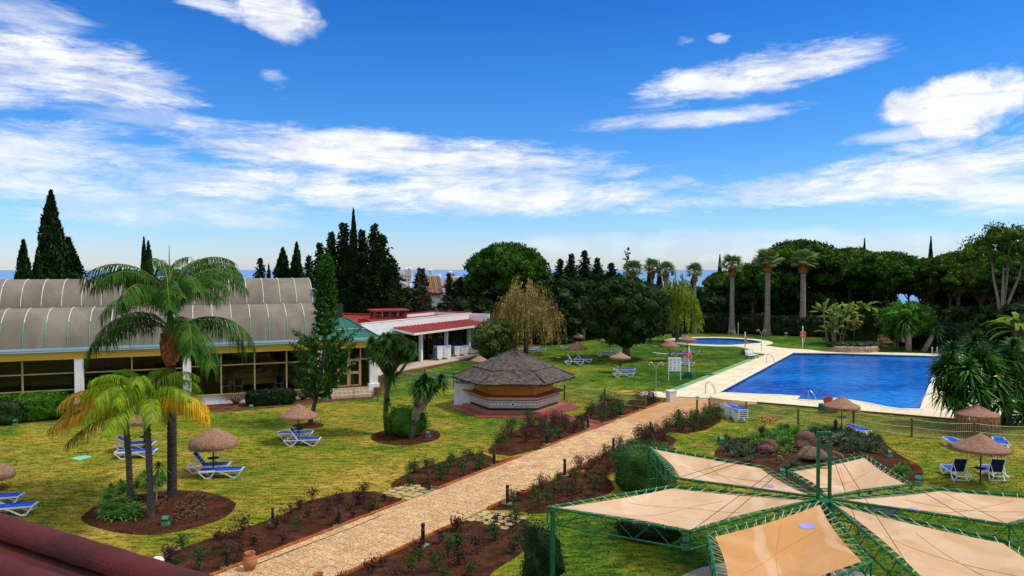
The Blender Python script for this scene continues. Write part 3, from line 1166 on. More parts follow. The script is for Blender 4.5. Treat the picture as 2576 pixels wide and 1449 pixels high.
def s_for(px, b=0.0):
    k = (px - CX) / F
    # (HF.x + s U.x + b V.x) = k (HF.y + s U.y + b V.y)
    return (k * (HF.y + b * Vv.y) - HF.x - b * Vv.x) / (U.x - k * U.y)


hall = thing('pool_hall', 'long glazed indoor pool hall with two grey barrel vault roofs', 'building', (HF.x, HF.y, 0), TH)
SR = s_for(936)
SLft = s_for(-170)
S_V1 = s_for(797, 3.6)
S_V2 = s_for(774, 9.9)
ZF, ZT = .66, 3.75
# base wall
mb = MB()
mb.box(((SLft + s_for(822)) / 2, .02, ZF / 2), (s_for(822) - SLft, .30, ZF))
mb.build('base_wall', M['whitewall'], hall)
mb = MB()
mb.box(((SLft + s_for(822)) / 2, -.02, ZF + .03), (s_for(822) - SLft, .44, .06))
mb.build('sill', M['frame'], hall)
# floor, back wall, side wall, inner ceiling
mb = MB()
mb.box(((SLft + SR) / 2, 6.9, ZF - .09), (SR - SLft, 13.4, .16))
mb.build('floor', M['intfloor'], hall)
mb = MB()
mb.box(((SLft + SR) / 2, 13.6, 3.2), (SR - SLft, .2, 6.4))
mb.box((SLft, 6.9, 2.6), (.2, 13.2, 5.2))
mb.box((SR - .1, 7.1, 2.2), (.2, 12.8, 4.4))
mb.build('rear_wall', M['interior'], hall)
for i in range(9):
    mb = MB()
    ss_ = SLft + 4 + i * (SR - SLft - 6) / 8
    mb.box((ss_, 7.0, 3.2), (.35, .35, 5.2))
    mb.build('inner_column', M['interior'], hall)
# columns
for px, wd, plinth in [(197, .55, 0), (468, .55, 0), (803, .5, 0), (937, .62, 1), (-95, .55, 0)]:
    mb = MB()
    s0 = s_for(px)
    mb.box((s0, -.12, ZT / 2), (wd, .5, ZT))
    if plinth:
        mb.box((s0, -.16, .45), (wd + .28, .76, .9), taper=.93)
    mb.build('column', M['white'], hall)
# glazing
bays = [(-170, 188), (206, 459), (477, 796), (810, 928)]
for i, (a, b) in enumerate(bays):
    mb = MB()
    mb.box(((s_for(a) + s_for(b)) / 2, .03, (ZF + .06 + ZT) / 2), (s_for(b) - s_for(a), .012, ZT - ZF - .06))
    mb.build('window_pane', M['glass'], hall)
for px in [-110, -30, 52.5, 329, 554, 638.5, 719, 776, 206.5, 848, 876, 905.5]:
    mb = MB()
    mb.box((s_for(px), .0, (ZF + .06 + ZT) / 2), (.10, .12, ZT - ZF - .06))
    mb.build('mullion', M['frame'], hall)
for a, b, z in [(-170, 188, 2.78), (-170, 188, 1.62), (206, 459, 2.76), (477, 796, 2.83), (810, 928, 2.83), (848, 905, 1.85)]:
    mb = MB()
    mb.box(((s_for(a) + s_for(b)) / 2, .0, z), (s_for(b) - s_for(a), .09, .085))
    mb.build('transom', M['frame'], hall)
# entrance door leaves
for a, b in [(848.5, 875.5), (876.5, 905)]:
    mb = MB()
    s0, s1 = s_for(a) + .07, s_for(b) - .07
    for x in (s0, s1):
        mb.box((x, -.05, 1.78), (.09, .05, 2.02))
    for z in (.80, 1.75, 2.74):
        mb.box(((s0 + s1) / 2, -.05, z), (s1 - s0 + .09, .05, .10))
    mb.build('door', M['frame'], hall)
mb = MB()
mb.box((s_for(889), -.085, 2.52), (.26, .012, .08))
mb.build('door_notice', M['signwhite'], hall)
# fascia boards and gutter
for i in range(3):
    mb = MB()
    z0 = ZT + i * .178
    mb.box(((SLft + SR + .5) / 2, -.30 - i * .016, z0 + .087), (SR + .7 - SLft, .10, .168))
    mb.build('fascia_board', M['fascia'], hall)
mb = MB()
mb.box(((SLft + SR) / 2, .05, ZT + .06), (SR - SLft, .55, .1))
mb.build('soffit', M['fascia'], hall)
mb = MB()
x0, x1 = SLft, SR + .55
for (y, z, wy, wz) in [(-.52, 4.34, .12, .10), (-.44, 4.43, .30, .06), (-.40, 4.50, .10, .07), (-.1, 4.47, .8, .05)]:
    mb.box(((x0 + x1) / 2, y, z), (x1 - x0, wy, wz))
mb.build('gutter', M['gutter'], hall)
# vaults
RIBSTEP = 1.335


def vault(s_end, bc, rr, rz_, z0, end_wall):
    n = 14
    s = s_end
    k = 0
    prof = [(bc - rr * math.cos(math.pi * i / n), z0 + rz_ * math.sin(math.pi * i / n) ** .92) for i in range(n + 1)]

    while s > SLft + RIBSTEP:
        # panel
        q = MB()
        vs = []
        for (y, z) in prof:
            vs += [(-RIBSTEP + .03, y, z), (-.03, y, z)]
        dz = .02
        q.add(vs, [(2 * i, 2 * i + 1, 2 * i + 3, 2 * i + 2) for i in range(n)])
        if k == 0:
            me_p = q.build('vault_panel', M['vault'], mesh_only=True, smooth=True)
            vault.me = me_p
        o = link('vault_panel', vault.me, hall, (s, 0, random.uniform(-.006, .006)))
        if k == 0:
            q = MB()
            P = [(0, y, z + .006) for (y, z) in prof]
            up = []
            for i in range(n):
                a, b = Vector(P[i]), Vector(P[i + 1])
                q.bar(a, b + (b - a) * .08, .07, .05, up=(1, 0, 0), mi=(1 if (i < 3) else 0) if z0 < 5 else (1 if i < 1 else 0))
            vault.rib = q.build('vault_rib', [M['rib'], M['rib_green']], mesh_only=True)
        link('vault_rib', vault.rib, hall, (s, 0, 0))
        s -= RIBSTEP
        k += 1
    q = MB()
    q.add([(s_end + .02, y, z) for y, z in prof] + [(s_end + .02, bc, z0 - .01)], [(i, i + 1, n + 1) for i in range(n)])
    q.build('vault_end', M['vault'], hall)
    return prof


vault(S_V1, 3.55, 3.25, 2.62, 4.50, True)
vault(S_V2, 9.9, 3.25, 2.75, 6.35, True)
mb = MB()
mb.box(((SLft + S_V2 + 1) / 2, 6.72, 5.4), (S_V2 + 1 - SLft, .16, 1.95))
mb.box((S_V2 + .5, 10.2, 6.0), (1.0, 6.6, 4.2))
mb.build('clerestory_wall', mat('grey_cladding', (.20, .21, .22), (.16, .17, .18), 1, .6), hall)
mb = MB()
mb.box(((SLft + SR) / 2, 13.3, 5.0), (SR - SLft, .3, 3.2))
mb.build('parapet', M['interior'], hall)
# teal hipped roof over the entrance end
mb = MB()
a = S_V1 + .12
rx = s_for(868, 2.7)
E = SR + .55
mb.add([(a, -.25, 4.53), (E, -.25, 4.53), (rx, 2.7, 5.95), (a, 2.7, 5.95), (E, 6.5, 4.53), (a, 6.5, 4.53)],
       [(0, 1, 2, 3), (1, 4, 2), (2, 4, 5, 3), (0, 3, 5)])
for i in range(9):
    t = i / 9
    s0 = a + (E - a) * t
    if s0 < rx:
        mb.bar((s0, -.25, 4.56), (s0, 2.7, 5.97), .05, .04)
mb.bar((rx, 2.7, 5.98), (E, -.25, 4.56), .12, .06)
mb.build('teal_roof', M['teal'], hall)
mb = MB()
mb.bar((a, .95, 5.15), (SR - .35, .95, 5.15), .10, .05)
mb.build('roof_strip', M['rib'], hall)
# tiled entrance steps
st = thing('entrance_steps', 'cream tiled steps below the glass entrance doors', 'steps', (HF.x, HF.y, 0), TH)
sa, sb = s_for(826), s_for(926)
for i in range(3):
    mb = MB()
    mb.box(((sa + sb) / 2, -.15 - .17 * (3 - i), .11 + i * .215 - .01), (sb - sa, .34 * (3 - i), .205))
    mb.build('step_core', M['steptile_joint'], st)
    n = 9
    for k in range(n):
        wd = (sb - sa) / n
        q = MB()
        q.box((0, 0, 0), (wd - .03, .02, .185))
        q.build('step_tile', M['steptile'], st, loc=(sa + wd * (k + .5), -.15 - .34 * (3 - i) - .012, .11 + i * .215 - .008))
        q = MB()
        q.box((0, 0, 0), (wd - .03, .31, .02))
        q.build('step_tile', M['steptile'], st, loc=(sa + wd * (k + .5), -.15 - .34 * (3 - i) + .155, .215 * (i + 1) + .005))
mb = MB()
mb.tube([((sa * .35 + sb * .65) - .3, -1.25, .0), ((sa * .35 + sb * .65) - .3, -1.25, .92)], .02)
mb.tube([((sa * .35 + sb * .65) - .3, -1.25, .92), ((sa * .35 + sb * .65) - .3, -.3, 1.55), ((sa * .35 + sb * .65) - .3, -.3, .7)], .02)
mb.build('handrail', M['pole'], st)


def hallpt(px, b, z=0.0):
    p = HF + U * s_for(px, b) + Vv * b
    return Vector((p.x, p.y, z))


# round whirlpool inside the hall
pt = hallpt(635, 7.2, ZF)
tub = thing('whirlpool_tub', 'round raised whirlpool on an ochre hexagonal platform inside the hall', 'tub', pt, TH)
mo = mat('ochre_platform', (.80, .48, .16), (.66, .38, .12), 2, .6)
mb = MB()
mb.lathe([(0.01, 0), (3.1, 0), (3.0, .34), (1.7, .36)], 6)
mb.build('platform', mo, tub)
mb = MB()
mb.lathe([(1.65, .36), (1.6, .72), (1.3, .72), (1.25, .5), (.01, .5)], 24)
mb.build('rim', mo, tub, smooth='auto')


def inner_chair():
    t = thing('garden_chair', 'x', 'chair')
    q = MB()
    q.box((0, 0, .42), (.5, .48, .04))
    q.build('seat', M['plastic'], t)
    q = MB()
    q.box((0, .24, .72), (.46, .03, .5))
    q.build('backrest', M['darkblue'], t)
    for sx_ in (-1, 1):
        q = MB()
        q.tube([(sx_ * .28, -.22, 0), (sx_ * .27, -.2, .64), (sx_ * .27, .22, .66), (sx_ * .28, .26, 0)], .022)
        q.build('arm_frame', M['plastic'], t)
    return t


gc = inner_chair()
for i, (px, b, lb) in enumerate([(567, 1.6, 'white framed armchair behind the hall glass, leftmost of the four'), (597, 1.3, 'white framed armchair behind the hall glass, second from the left'),
                                 (699, 1.5, 'white framed armchair behind the hall glass right of the whirlpool'), (752, 1.4, 'white framed armchair behind the hall glass beside the araucaria')]):
    p = hallpt(px, b, ZF)
    rz = TH + R(160 + 15 * i)
    if i == 0:
        gc.location = p
        gc.rotation_euler = (0, 0, rz)
        tag(gc, lb, group='armchairs inside the pool hall')
    else:
        dup(gc, p, rz, lb, 'armchairs inside the pool hall')

# ================================================================== RESTAURANT
A0 = Vector((-14.8, 75.3))
RT = R(61.4)
rest = thing('clubhouse', 'white flat roofed clubhouse with red roof, glass front and red canopy', 'building', (A0.x, A0.y, 0), RT)
RL = 20.4
ZP = 4.5
mb = MB()
mb.box((RL / 2, .12, ZP / 2 + 1.6), (RL, .24, ZP - 3.2))      # upper front wall
mb.box((1.6, .12, 1.6), (3.2, .24, 3.2))
mb.build('front_wall', M['whitewall'], rest)
mb = MB()
mb.box((RL - .12, -1.35, ZP / 2), (.24, 2.7, ZP - .02))
mb.build('wing_wall', M['whitewall'], rest)
mb = MB()
mb.box((RL - .12, 2.7, ZP / 2), (.24, 5.0, ZP + .1))
mb.box((17.0, 5.2, ZP / 2), (6.6, .24, ZP + .06))
mb.box((14, 10, 2.1), (.24, 9.2, 4.2))
mb.box((7, 14.6, 2.1), (14, .24, 4.2))
mb.box((.12, 7.4, 2.1), (.24, 14.2, 4.2))
mb.build('rear_wall', M['whitewall'], rest)
mb = MB()
mb.box((RL - .13, 2.7, ZP + .10), (.30, 5.3, .12))
mb.box((17.0, 5.2, ZP + .09), (6.7, .30, .12))
mb.build('parapet_cap', M['redroof'], rest)
mb = MB()
mb.box((RL / 2, .12, ZP + .02), (RL + .06, .32, .05))
mb.build('front_coping', M['white'], rest)
mb = MB()
mb.box((10.1, 2.65, 4.14), (20.0, 4.7, .12))
mb.box((7.0, 9.8, 4.14), (13.9, 9.6, .12))
for i in range(5):
    mb.box((7, 5.5 + i * 1.9, 4.215), (13.8, .05, .03))
mb.box((7, 14.4, 4.3), (14.1, .3, .3))
mb.box((.2, 7.4, 4.3), (.3, 14.0, .3))
mb.box((14.05, 9.9, 4.3), (.25, 9.0, .3))
mb.build('roof', M['redroof'], rest)
# raised skylight box
sk = thing('roof_lantern', 'flat topped red roof lantern with small windows on the clubhouse roof', 'skylight', tuple(AT(977, 797, 88.5)[:2]) + (4.2,), RT - R(40))
mb = MB()
for x in (-1.75, -.1, 1.75):
    for y in (-1.1, 1.1):
        mb.box((x, y, .42), (.3, .3, .84))
mb.box((0, -1.1, .12), (3.7, .2, .24))
mb.box((0, 1.1, .12), (3.7, .2, .24))
mb.box((1.75, 0, .12), (.2, 2.2, .24))
mb.box((-1.75, 0, .12), (.2, 2.2, .24))
mb.build('frame', M['redroof'], sk)
mb = MB()
mb.box((0, 0, .95), (4.3, 3.0, .16))
mb.build('lid', M['redroof'], sk)
for x, wd in ((-.95, 1.3), (.85, 1.5)):
    mb = MB()
    mb.box((x, -1.1, .54), (wd, .02, .56))
    mb.build('window_pane', M['glass'], sk)
    mb = MB()
    mb.box((x, -1.13, .54), (.05, .04, .56))
    mb.build('window_bar', M['white'], sk)
vt = thing('roof_vent', 'red metal ventilation box with bent duct on the clubhouse roof', 'vent', tuple(AT(914, 811, 78.6)[:2]) + (4.2,), R(5))
mb = MB()
mb.box((-.15, 0, .34), (.75, .6, .55), taper=.95)
mb.build('housing', M['redroof'], vt)
mb = MB()
mb.tube([(.2, 0, .45), (.5, 0, .47), (.66, 0, .35), (.7, 0, .02)], .15, 10)
mb.build('duct', M['redroof'], vt, smooth=True)
# canopy
mb = MB()
x0, x1 = 5.0, 19.9
mb.add([(x0, -.0, 3.80), (x1, -.0, 3.80), (x1 + .3, -2.95, 3.34), (x0 - .3, -2.95, 3.34), (x0, 0, 3.72), (x1, 0, 3.72), (x1 + .3, -2.95, 3.26), (x0 - .3, -2.95, 3.26)],
       [(0, 3, 2, 1), (4, 5, 6, 7), (0, 4, 7, 3), (2, 6, 5, 1)])
n = 22
for i in range(n):
    x = x0 + (x1 - x0) * (i + .5) / n
    mb.bar((x, -.02, 3.82), (x * 1.0, -2.94, 3.36), .16, .06)
mb.build('canopy_roof', M['redroof'], rest)
mb = MB()
mb.box(((x0 + x1) / 2, -2.99, 3.24), (x1 - x0 + .8, .10, .20))
mb.box((x0 - .32, -1.5, 3.44), (.10, 3.0, .18), M=Matrix.Rotation(-.155 * -1, 3, 'X'))
mb.build('canopy_fascia', M['white'], rest)
mb = MB()
mb.box(((x0 + x1) / 2, -1.5, 3.22), (x1 - x0, 2.9, .05))
mb.build('canopy_ceiling', M['whitewall'], rest)
# columns and glazed front
YG = -1.45
colx = []
for px in (1058, 1122, 1179):
    k = (px - CX) / F
    cr, sr = math.cos(RT), math.sin(RT)
    yy = -1.75
    t_ = (k * (A0.y + yy * cr) - A0.x + yy * sr) / (cr - k * sr)
    colx.append(t_)
    mb = MB()
    mb.box((t_, yy, 1.6), (.32, .32, 3.2))
    mb.build('column', M['white'], rest)
gx0, gx1 = 3.0, 17.6
mb = MB()
mb.box(((gx0 + gx1) / 2, YG, 1.6), (gx1 - gx0, .012, 3.1))
mb.build('window_pane', M['glass'], rest)
for i in range(17):
    x = gx0 + (gx1 - gx0) * i / 16
    mb = MB()
    mb.box((x, YG, 1.6), (.07, .09, 3.14))
    mb.build('mullion', M['blackframe'], rest)
for z in (.05, 1.05, 2.15, 3.15):
    mb = MB()
    mb.box(((gx0 + gx1) / 2, YG, z), (gx1 - gx0, .08, .07))
    mb.build('transom', M['blackframe'], rest)
mb = MB()
mb.box((gx0, -.7, 1.6), (.2, 1.5, 3.2))
mb.box((gx1 + .1, -.7, 1.6), (.2, 1.5, 3.2))
mb.build('side_return', M['white'], rest)
mb = MB()
mb.box((9, 6, .03), (17.6, 14.6, .06))
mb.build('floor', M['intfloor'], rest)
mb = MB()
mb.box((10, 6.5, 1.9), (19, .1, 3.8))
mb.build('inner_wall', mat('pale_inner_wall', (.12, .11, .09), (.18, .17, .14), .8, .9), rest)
# bright things seen through the glass: curtains and counters
for i in range(9):
    mb = MB()
    x = 3.8 + i * 1.55
    mb.box((x, 1.0 + .5 * (i % 3), .45 + .1 * (i % 2)), (.9, .6, .8 + .2 * (i % 2)))
    mb.build('counter_block', [M['counter'], M['whitewall'], M['interior'], M['greenbase']][i % 4], rest)
for x in (13.7, 15.1, 16.4):
    mb = MB()
    for k in range(6):
        mb.box((x + k * .07, YG + .3 + .03 * (k % 2), 1.55), (.07, .03, 2.9))
    mb.build('curtain', M['white'], rest)
# letters in the window
def textmesh(name, cu, parent, loc):
    tmp = bpy.data.objects.new('tmp_text', cu)
    col.objects.link(tmp)
    bpy.context.view_layer.update()
    me = bpy.data.meshes.new_from_object(tmp)
    bpy.data.objects.remove(tmp)
    return link(name, me, parent, loc, (math.pi / 2, 0, 0))


lets = "MINI CLUB"
lc = [(.10, .25, .5), (.6, .12, .05), (.6, .12, .05), (.5, .1, .06), None, (.65, .2, .06), (.15, .3, .5), (.6, .5, .05), (.6, .45, .08)]
for i, ch in enumerate(lets):
    if ch == ' ':
        continue
    cu = bpy.data.curves.new('window_letter', 'FONT')
    cu.body = ch
    cu.size = .78
    cu.extrude = .01
    cu.materials.append(mat('letter_paint', lc[i], rough=.6))
    textmesh('window_letter', cu, rest, (8.0 + i * .62, YG - .03, 2.3))
# terrace
mb = MB()
cr, sr = math.cos(RT), math.sin(RT)
def RP(x, y):
    return Vector((A0.x + x * cr - y * sr, A0.y + x * sr + y * cr))
mb.prism([RP(-4.5, -4.3), RP(21, -4.4), RP(22.5, -3.6), RP(22.5, .1), RP(-5, .1)], 0, .10)
tag(mb.build('terrace', M['terrace']), kind='structure')
# thin wall pipe
mb = MB()
mb.tube([(RL - .2, -2.0, 3.2), (RL - .2, -2.0, 2.2), (RL - .25, -1.0, 1.9), (RL - .25, -1.0, .2)], .03)
mb.build('drain_pipe', M['steel'], rest)

# ================================================================== KIOSK
KC = Vector((0.12, 55.3))
kio = thing('thatched_kiosk', 'hexagonal bar kiosk with dark thatched roof and tiled white counter', 'kiosk', (KC.x, KC.y, 0), R(-1.2))


def hexa(r, z, n=6):
    return [(r * math.cos(math.pi / 3 * i), r * math.sin(math.pi / 3 * i), z) for i in range(n)]


mb = MB()
mb.prism([(p[0], p[1]) for p in hexa(3.75, 0)], .0, .20)
mb.build('plinth', mat('kiosk_plinth', (.34, .16, .09), (.28, .12, .07), 2, .8), kio)
# counter: battered tile faces; each face with its bands and printed pattern built in relief
for i in range(6):
    a, b = Vector(hexa(3.18, .2)[i]), Vector(hexa(3.18, .2)[(i + 1) % 6])
    a2, b2 = Vector(hexa(3.36, 1.12)[i]), Vector(hexa(3.36, 1.12)[(i + 1) % 6])
    q = MB()
    q.add([a, b, b2, a2], [(0, 1, 2, 3)])
    q.build('counter_panel', M['tilegrey'], kio)
    nrm = ((b - a).cross(a2 - a)).normalized()
    if nrm.dot(Vector(((a + b) / 2)[:2] + (0,))) < 0:
        nrm = -nrm

    def fp(u, v, o=.006):
        return (a * (1 - u) + b * u) * (1 - v) + (a2 * (1 - u) + b2 * u) * v + nrm * o

    def band_(v0, v1, m_, nm, o=.006):
        q = MB()
        q.add([fp(0, v0, o), fp(1, v0, o), fp(1, v1, o), fp(0, v1, o)], [(0, 1, 2, 3)])
        q.build(nm, m_, kio)
    if i in (3, 4, 5):
        band_(0, .17, M['tiledark'], 'skirting_band')
        band_(.84, 1, M['tilewhite'], 'top_band')
        band_(.80, .84, M['tiledark'], 'trim_line', .012)
        band_(.66, .70, M['tilewhite'], 'trim_line', .012)
        band_(.24, .27, M['tilewhite'], 'trim_line', .012)
        L_ = (b - a).length
        n = 13
        ring_ = MB()
        for k in range(n):
            uc = (k + .5) / n
            big = (k == n // 2)
            rr = (.145 if big else .105)
            seg = 12
            for k2 in range(seg):
                for r0, r1, mi in (((rr * .62), rr, 0),):
                    a0_, a1_ = 2 * math.pi * k2 / seg, 2 * math.pi * (k2 + 1) / seg
                    pts = []
                    for (rad, an) in ((r0, a0_), (r1, a0_), (r1, a1_), (r0, a1_)):
                        pts.append(fp(uc + rad * math.cos(an) / L_, .465 + rad * math.sin(an) / .94, .014))
                    ring_.add(pts, [(0, 1, 2, 3)], 0)
            dd = .05 if not big else .09
            ring_.add([fp(uc - dd / L_, .465, .014), fp(uc, .465 - dd, .014), fp(uc + dd / L_, .465, .014), fp(uc, .465 + dd, .014)], [(0, 1, 2, 3)], 1 if big else 0)
            if not big:
                for s_ in (-1, 1):
                    ring_.add([fp(uc + .5 / n - .02 / L_, .465 + s_ * .14 - .03, .014), fp(uc + .5 / n + .02 / L_, .465 + s_ * .14 - .03, .014), fp(uc + .5 / n, .465 + s_ * .14 + .04, .014)], [(0, 1, 2)], 0)
        ring_.build('tile_pattern', [M['tilewhite'], M['tiledark']], kio)
mb = MB()
mb.prism([(p[0], p[1]) for p in hexa(3.72, 0)], 1.13, 1.21, bottom=True)
mb.build('counter_top', M['counter'], kio)
for i in range(6):
    a, b = Vector(hexa(2.78, 1.21)[i]), Vector(hexa(2.78, 1.21)[(i + 1) % 6])
    q = MB()
    m_ = (a + b) / 2
    rz = math.atan2(b.y - a.y, b.x - a.x)
    q.box((m_.x, m_.y, 1.80), ((b - a).length - .14, .05, 1.2), rz)
    q.build('shutter', M['orangewood'], kio)
    q = MB()
    q.box((a.x, a.y, 1.82), (.13, .13, 1.25), rz)
    q.box((a.x * 1.02, a.y * 1.02, 1.27), (.2, .2, .10), rz)
    q.build('corner_post', M['orangewood'], kio)
q = MB()
q.box((1.62, -2.36, 1.85), (.07, .02, .32))
q.build('thermometer', M['signwhite'], kio)
# thatch in three overlapping tiers
tiers = [(4.50, 2.17, 2.75, 2.98), (2.95, 2.93, 1.55, 3.55), (1.68, 3.47, 0.05, 4.10)]
for k, (r0, z0, r1, z1) in enumerate(tiers):
    q = MB()
    rows = []
    nrow, seg = 5, 12
    for j in range(nrow + 1):
        t = j / nrow
        r = r0 + (r1 - r0) * t
        z = z0 + (z1 - z0) * (t ** 1.06) - .05 * math.sin(math.pi * t) * (1 if k == 0 else .4)
        ringp = []
        for i in range(6):
            for s_ in range(seg):
                u = s_ / seg
                a, b = Vector(hexa(r, z)[i]), Vector(hexa(r, z)[(i + 1) % 6])
                p = a * (1 - u) + b * u
                wob = .035 * math.sin(i * 5 + s_ * 2.1 + j) + random.uniform(-.02, .02)
                if j == 0:
                    p = p * (1 + random.uniform(-.006, .006))
                    wob = random.uniform(-.03, .02)
                ringp.append((p.x, p.y, p.z + wob * .7))
        rows.append(ringp)
    m_ = 6 * seg
    for rr_ in rows:
        q.v.extend(rr_)
    for j in range(nrow):
        for i in range(m_):
            q.f.append((j * m_ + i, j * m_ + (i + 1) % m_, (j + 1) * m_ + (i + 1) % m_, (j + 1) * m_ + i))
            q.mi.append(0)
    # thick hanging edge
    k0 = len(q.v)
    for i, p in enumerate(rows[0]):
        q.v.append((p[0] * .975, p[1] * .975, p[2] - .13 + random.uniform(-.03, .03)))
    for i in range(m_):
        q.f.append((k0 + i, k0 + (i + 1) % m_, (i + 1) % m_, i))
        q.mi.append(0)
    if k == 0:
        k1 = len(q.v)
        for i, p in enumerate(rows[0]):
            q.v.append((p[0] * .3, p[1] * .3, 2.30))
        for i in range(m_):
            q.f.append((k1 + i, k1 + (i + 1) % m_, k0 + (i + 1) % m_, k0 + i))
            q.mi.append(0)
    q.build('thatch_tier', M['thatch_dark'], kio)
# ridge seams of the thatch
for i in range(6):
    a = Vector(hexa(4.45, 2.22)[i])
    q = MB()
    pts = [a * (1 - t) + Vector((0, 0, 4.16)) * t + Vector((0, 0, -.10 * math.sin(math.pi * t) + .04)) for t in np.linspace(0.01, .96, 9)]
    q.tube(pts, [.05] * 9, 5)
    q.build('ridge_roll', M['thatch_dark'], kio)
# white sign wall with lettering
sw = thing('sign_wall', 'white rendered wall panel lettered TROPICAL at the left of the kiosk', 'wall', tuple(G(1168, 1021.5)[:2]) + (.06,), R(-1))
mb = MB()
mb.box((0, .15, 1.06), (1.52, .26, 2.12))
mb.build('panel', M['whitewall'], sw)
for txt, z, sz in (("TROPICAL", 1.585, .26), ("KIOSKO", 1.87, .26)):
    cu = bpy.data.curves.new('lettering', 'FONT')
    cu.body = txt
    cu.size = sz
    cu.space_character = 1.06
    cu.offset = .008
    cu.extrude = .006
    cu.align_x = 'CENTER'
    cu.materials.append(M['black'])
    textmesh('lettering', cu, sw, (-.13, .008, z))
kp = [G(1125, 1022), G(1201, 1051.6), G(1300, 1053), G(1387, 1053.5), G(1410, 1055), G(1432, 1060), G(1476, 1073.5), G(1497, 1082), G(1545, 1062), G(1520, 1062), G(1450, 1052), G(1402, 1042), G(1461, 1025), G(1400, 1005), G(1190, 1005)]
mb = MB()
mb.prism([p[:2] for p in kp], 0, .06)
tag(mb.build('kiosk_paving', M['redpaint']), kind='structure')

# ================================================================== OLD RED ROOF NEAR THE CAMERA
ra, rb = G(-60, 1284, 7.9), G(560, 1473, 7.9)
dd = (rb - ra)
LL = dd.length
dd.normalize()
pr = Vector((dd.y, -dd.x, 0))   # towards the viewer
if pr.y > 0: pr = -pr
roof = thing('red_tiled_roof', 'old red painted roof edge with rounded rolls in the lower left corner', 'roof')
NS = 60
for k in range(4):
    q = MB()
    rows = []
    for i in range(NS + 1):
        p = ra - dd * .3 + dd * (LL + .8) * i / NS
        wz = .003 * math.sin(i * .9 + k) + random.uniform(-.001, .001)
        ringp = []
        for j in range(10):
            an = math.pi * j / 9
            rr = .125 + random.uniform(-.001, .001)
            w_ = p + pr * (k * .40 + .125 - rr * math.cos(an)) + Vector((0, 0, rr * .95 * math.sin(an) + wz - .02 - .06 * k))
            ringp.append(w_)
        rows.append(ringp)
    for r_ in rows:
        q.v.extend([tuple(x) for x in r_])
    for i in range(NS):
        for j in range(9):
            q.f.append((i * 10 + j, i * 10 + j + 1, (i + 1) * 10 + j + 1, (i + 1) * 10 + j))
            q.mi.append(0)
    q.build('roof_roll', M['oldred'], roof, smooth=True)
    q = MB()
    p0, p1 = ra - dd * .3, ra + dd * (LL + .5)
    o0, o1 = k * .40 + .12, k * .40 + .53
    zz = -.03 - .06 * k
    q.add([p0 + pr * o0 + Vector((0, 0, zz)), p1 + pr * o0 + Vector((0, 0, zz)), p1 + pr * (o0 + o1) / 2 + Vector((0, 0, zz - .05)), p0 + pr * (o0 + o1) / 2 + Vector((0, 0, zz - .05)), p1 + pr * o1 + Vector((0, 0, zz - .03)), p0 + pr * o1 + Vector((0, 0, zz - .03))], [(0, 3, 2, 1), (3, 5, 4, 2)])
    q.build('roof_valley', M['oldred'], roof)
q = MB()
mid = ra + dd * LL / 2 + pr * .85 + Vector((0, 0, -.55))
q.box(mid, (LL + 1.6, 1.7, .5), math.atan2(dd.y, dd.x))
q.build('roof_body', M['oldred'], roof)
# the part of the house that carries it
q = MB()
mid = ra + dd * LL / 2 + pr * .95
q.box((mid.x, mid.y, 3.5), (LL + 1.6, 1.5, 7.0), math.atan2(dd.y, dd.x))
q.build('house_wall', M['whitewall'], roof)
p = G(397, 1416, 7.72)
q = MB()
q.blob((0, 0, 0), (.045, .045, .03), 3, .1, 2)
q.build('white_cap', M['signwhite'], roof, smooth=True, loc=(p.x, p.y, p.z + .02))

# ================================================================== VEGETATION
def unit(a):
    return a / (np.linalg.norm(a, axis=1, keepdims=True) + 1e-9)


def leaves(mb, C, out=None, ln=.3, wd=.15, bias=.6, tdir=None, tb=0.0, mi=0, r=rng):
    n = len(C)
    if n == 0:
        return
    nm = r.normal(size=(n, 3))
    nm = unit(nm)
    if out is not None:
        nm = unit(nm + bias * out)
    t = r.normal(size=(n, 3))
    if tdir is not None:
        t = unit(t) * (1 - tb) + tb * tdir
    t = unit(t - nm * (t * nm).sum(1, keepdims=True))
    b = np.cross(nm, t)
    s = r.uniform(.65, 1.3, (n, 1))
    lnv, wdv = ln * s * .5, wd * s * .5
    V = np.stack([C - t * lnv, C + b * wdv, C + t * lnv, C - b * wdv], 1).reshape(-1, 3)
    Fq = np.arange(4 * n).reshape(n, 4)
    mb.addnp(V, Fq, mi)


def sph(n, r=rng, zmin=-1.0):
    z = r.uniform(zmin, 1, n)
    a = r.uniform(0, 2 * math.pi, n)
    q = np.sqrt(1 - z * z)
    return np.stack([q * np.cos(a), q * np.sin(a), z], 1)


def clumps(mb, cl, per, ln, wd, zmin=-.5, core=.72, sub=1, bias=.8, squash=.8, fill=(.82, 1.12), tb=0.0, seed=0):
    for i, (c, r_) in enumerate(cl):
        if core:
            mb.blob(c, (r_ * core, r_ * core, r_ * core * squash), seed + i, .22, sub)
        d = sph(int(per * (.8 + .4 * rng.random())), rng, zmin)
        rad = rng.uniform(fill[0], fill[1], (len(d), 1)) * r_
        P = d * rad * np.array([1, 1, squash]) + np.array(c)
        leaves(mb, P, d, ln, wd, bias, tdir=np.tile([0, 0, 1.], (len(d), 1)) + d * .6 if tb else None, tb=tb)


def trunk(mb, pts, radii, n=8):
    mb.tube(pts, radii, n)


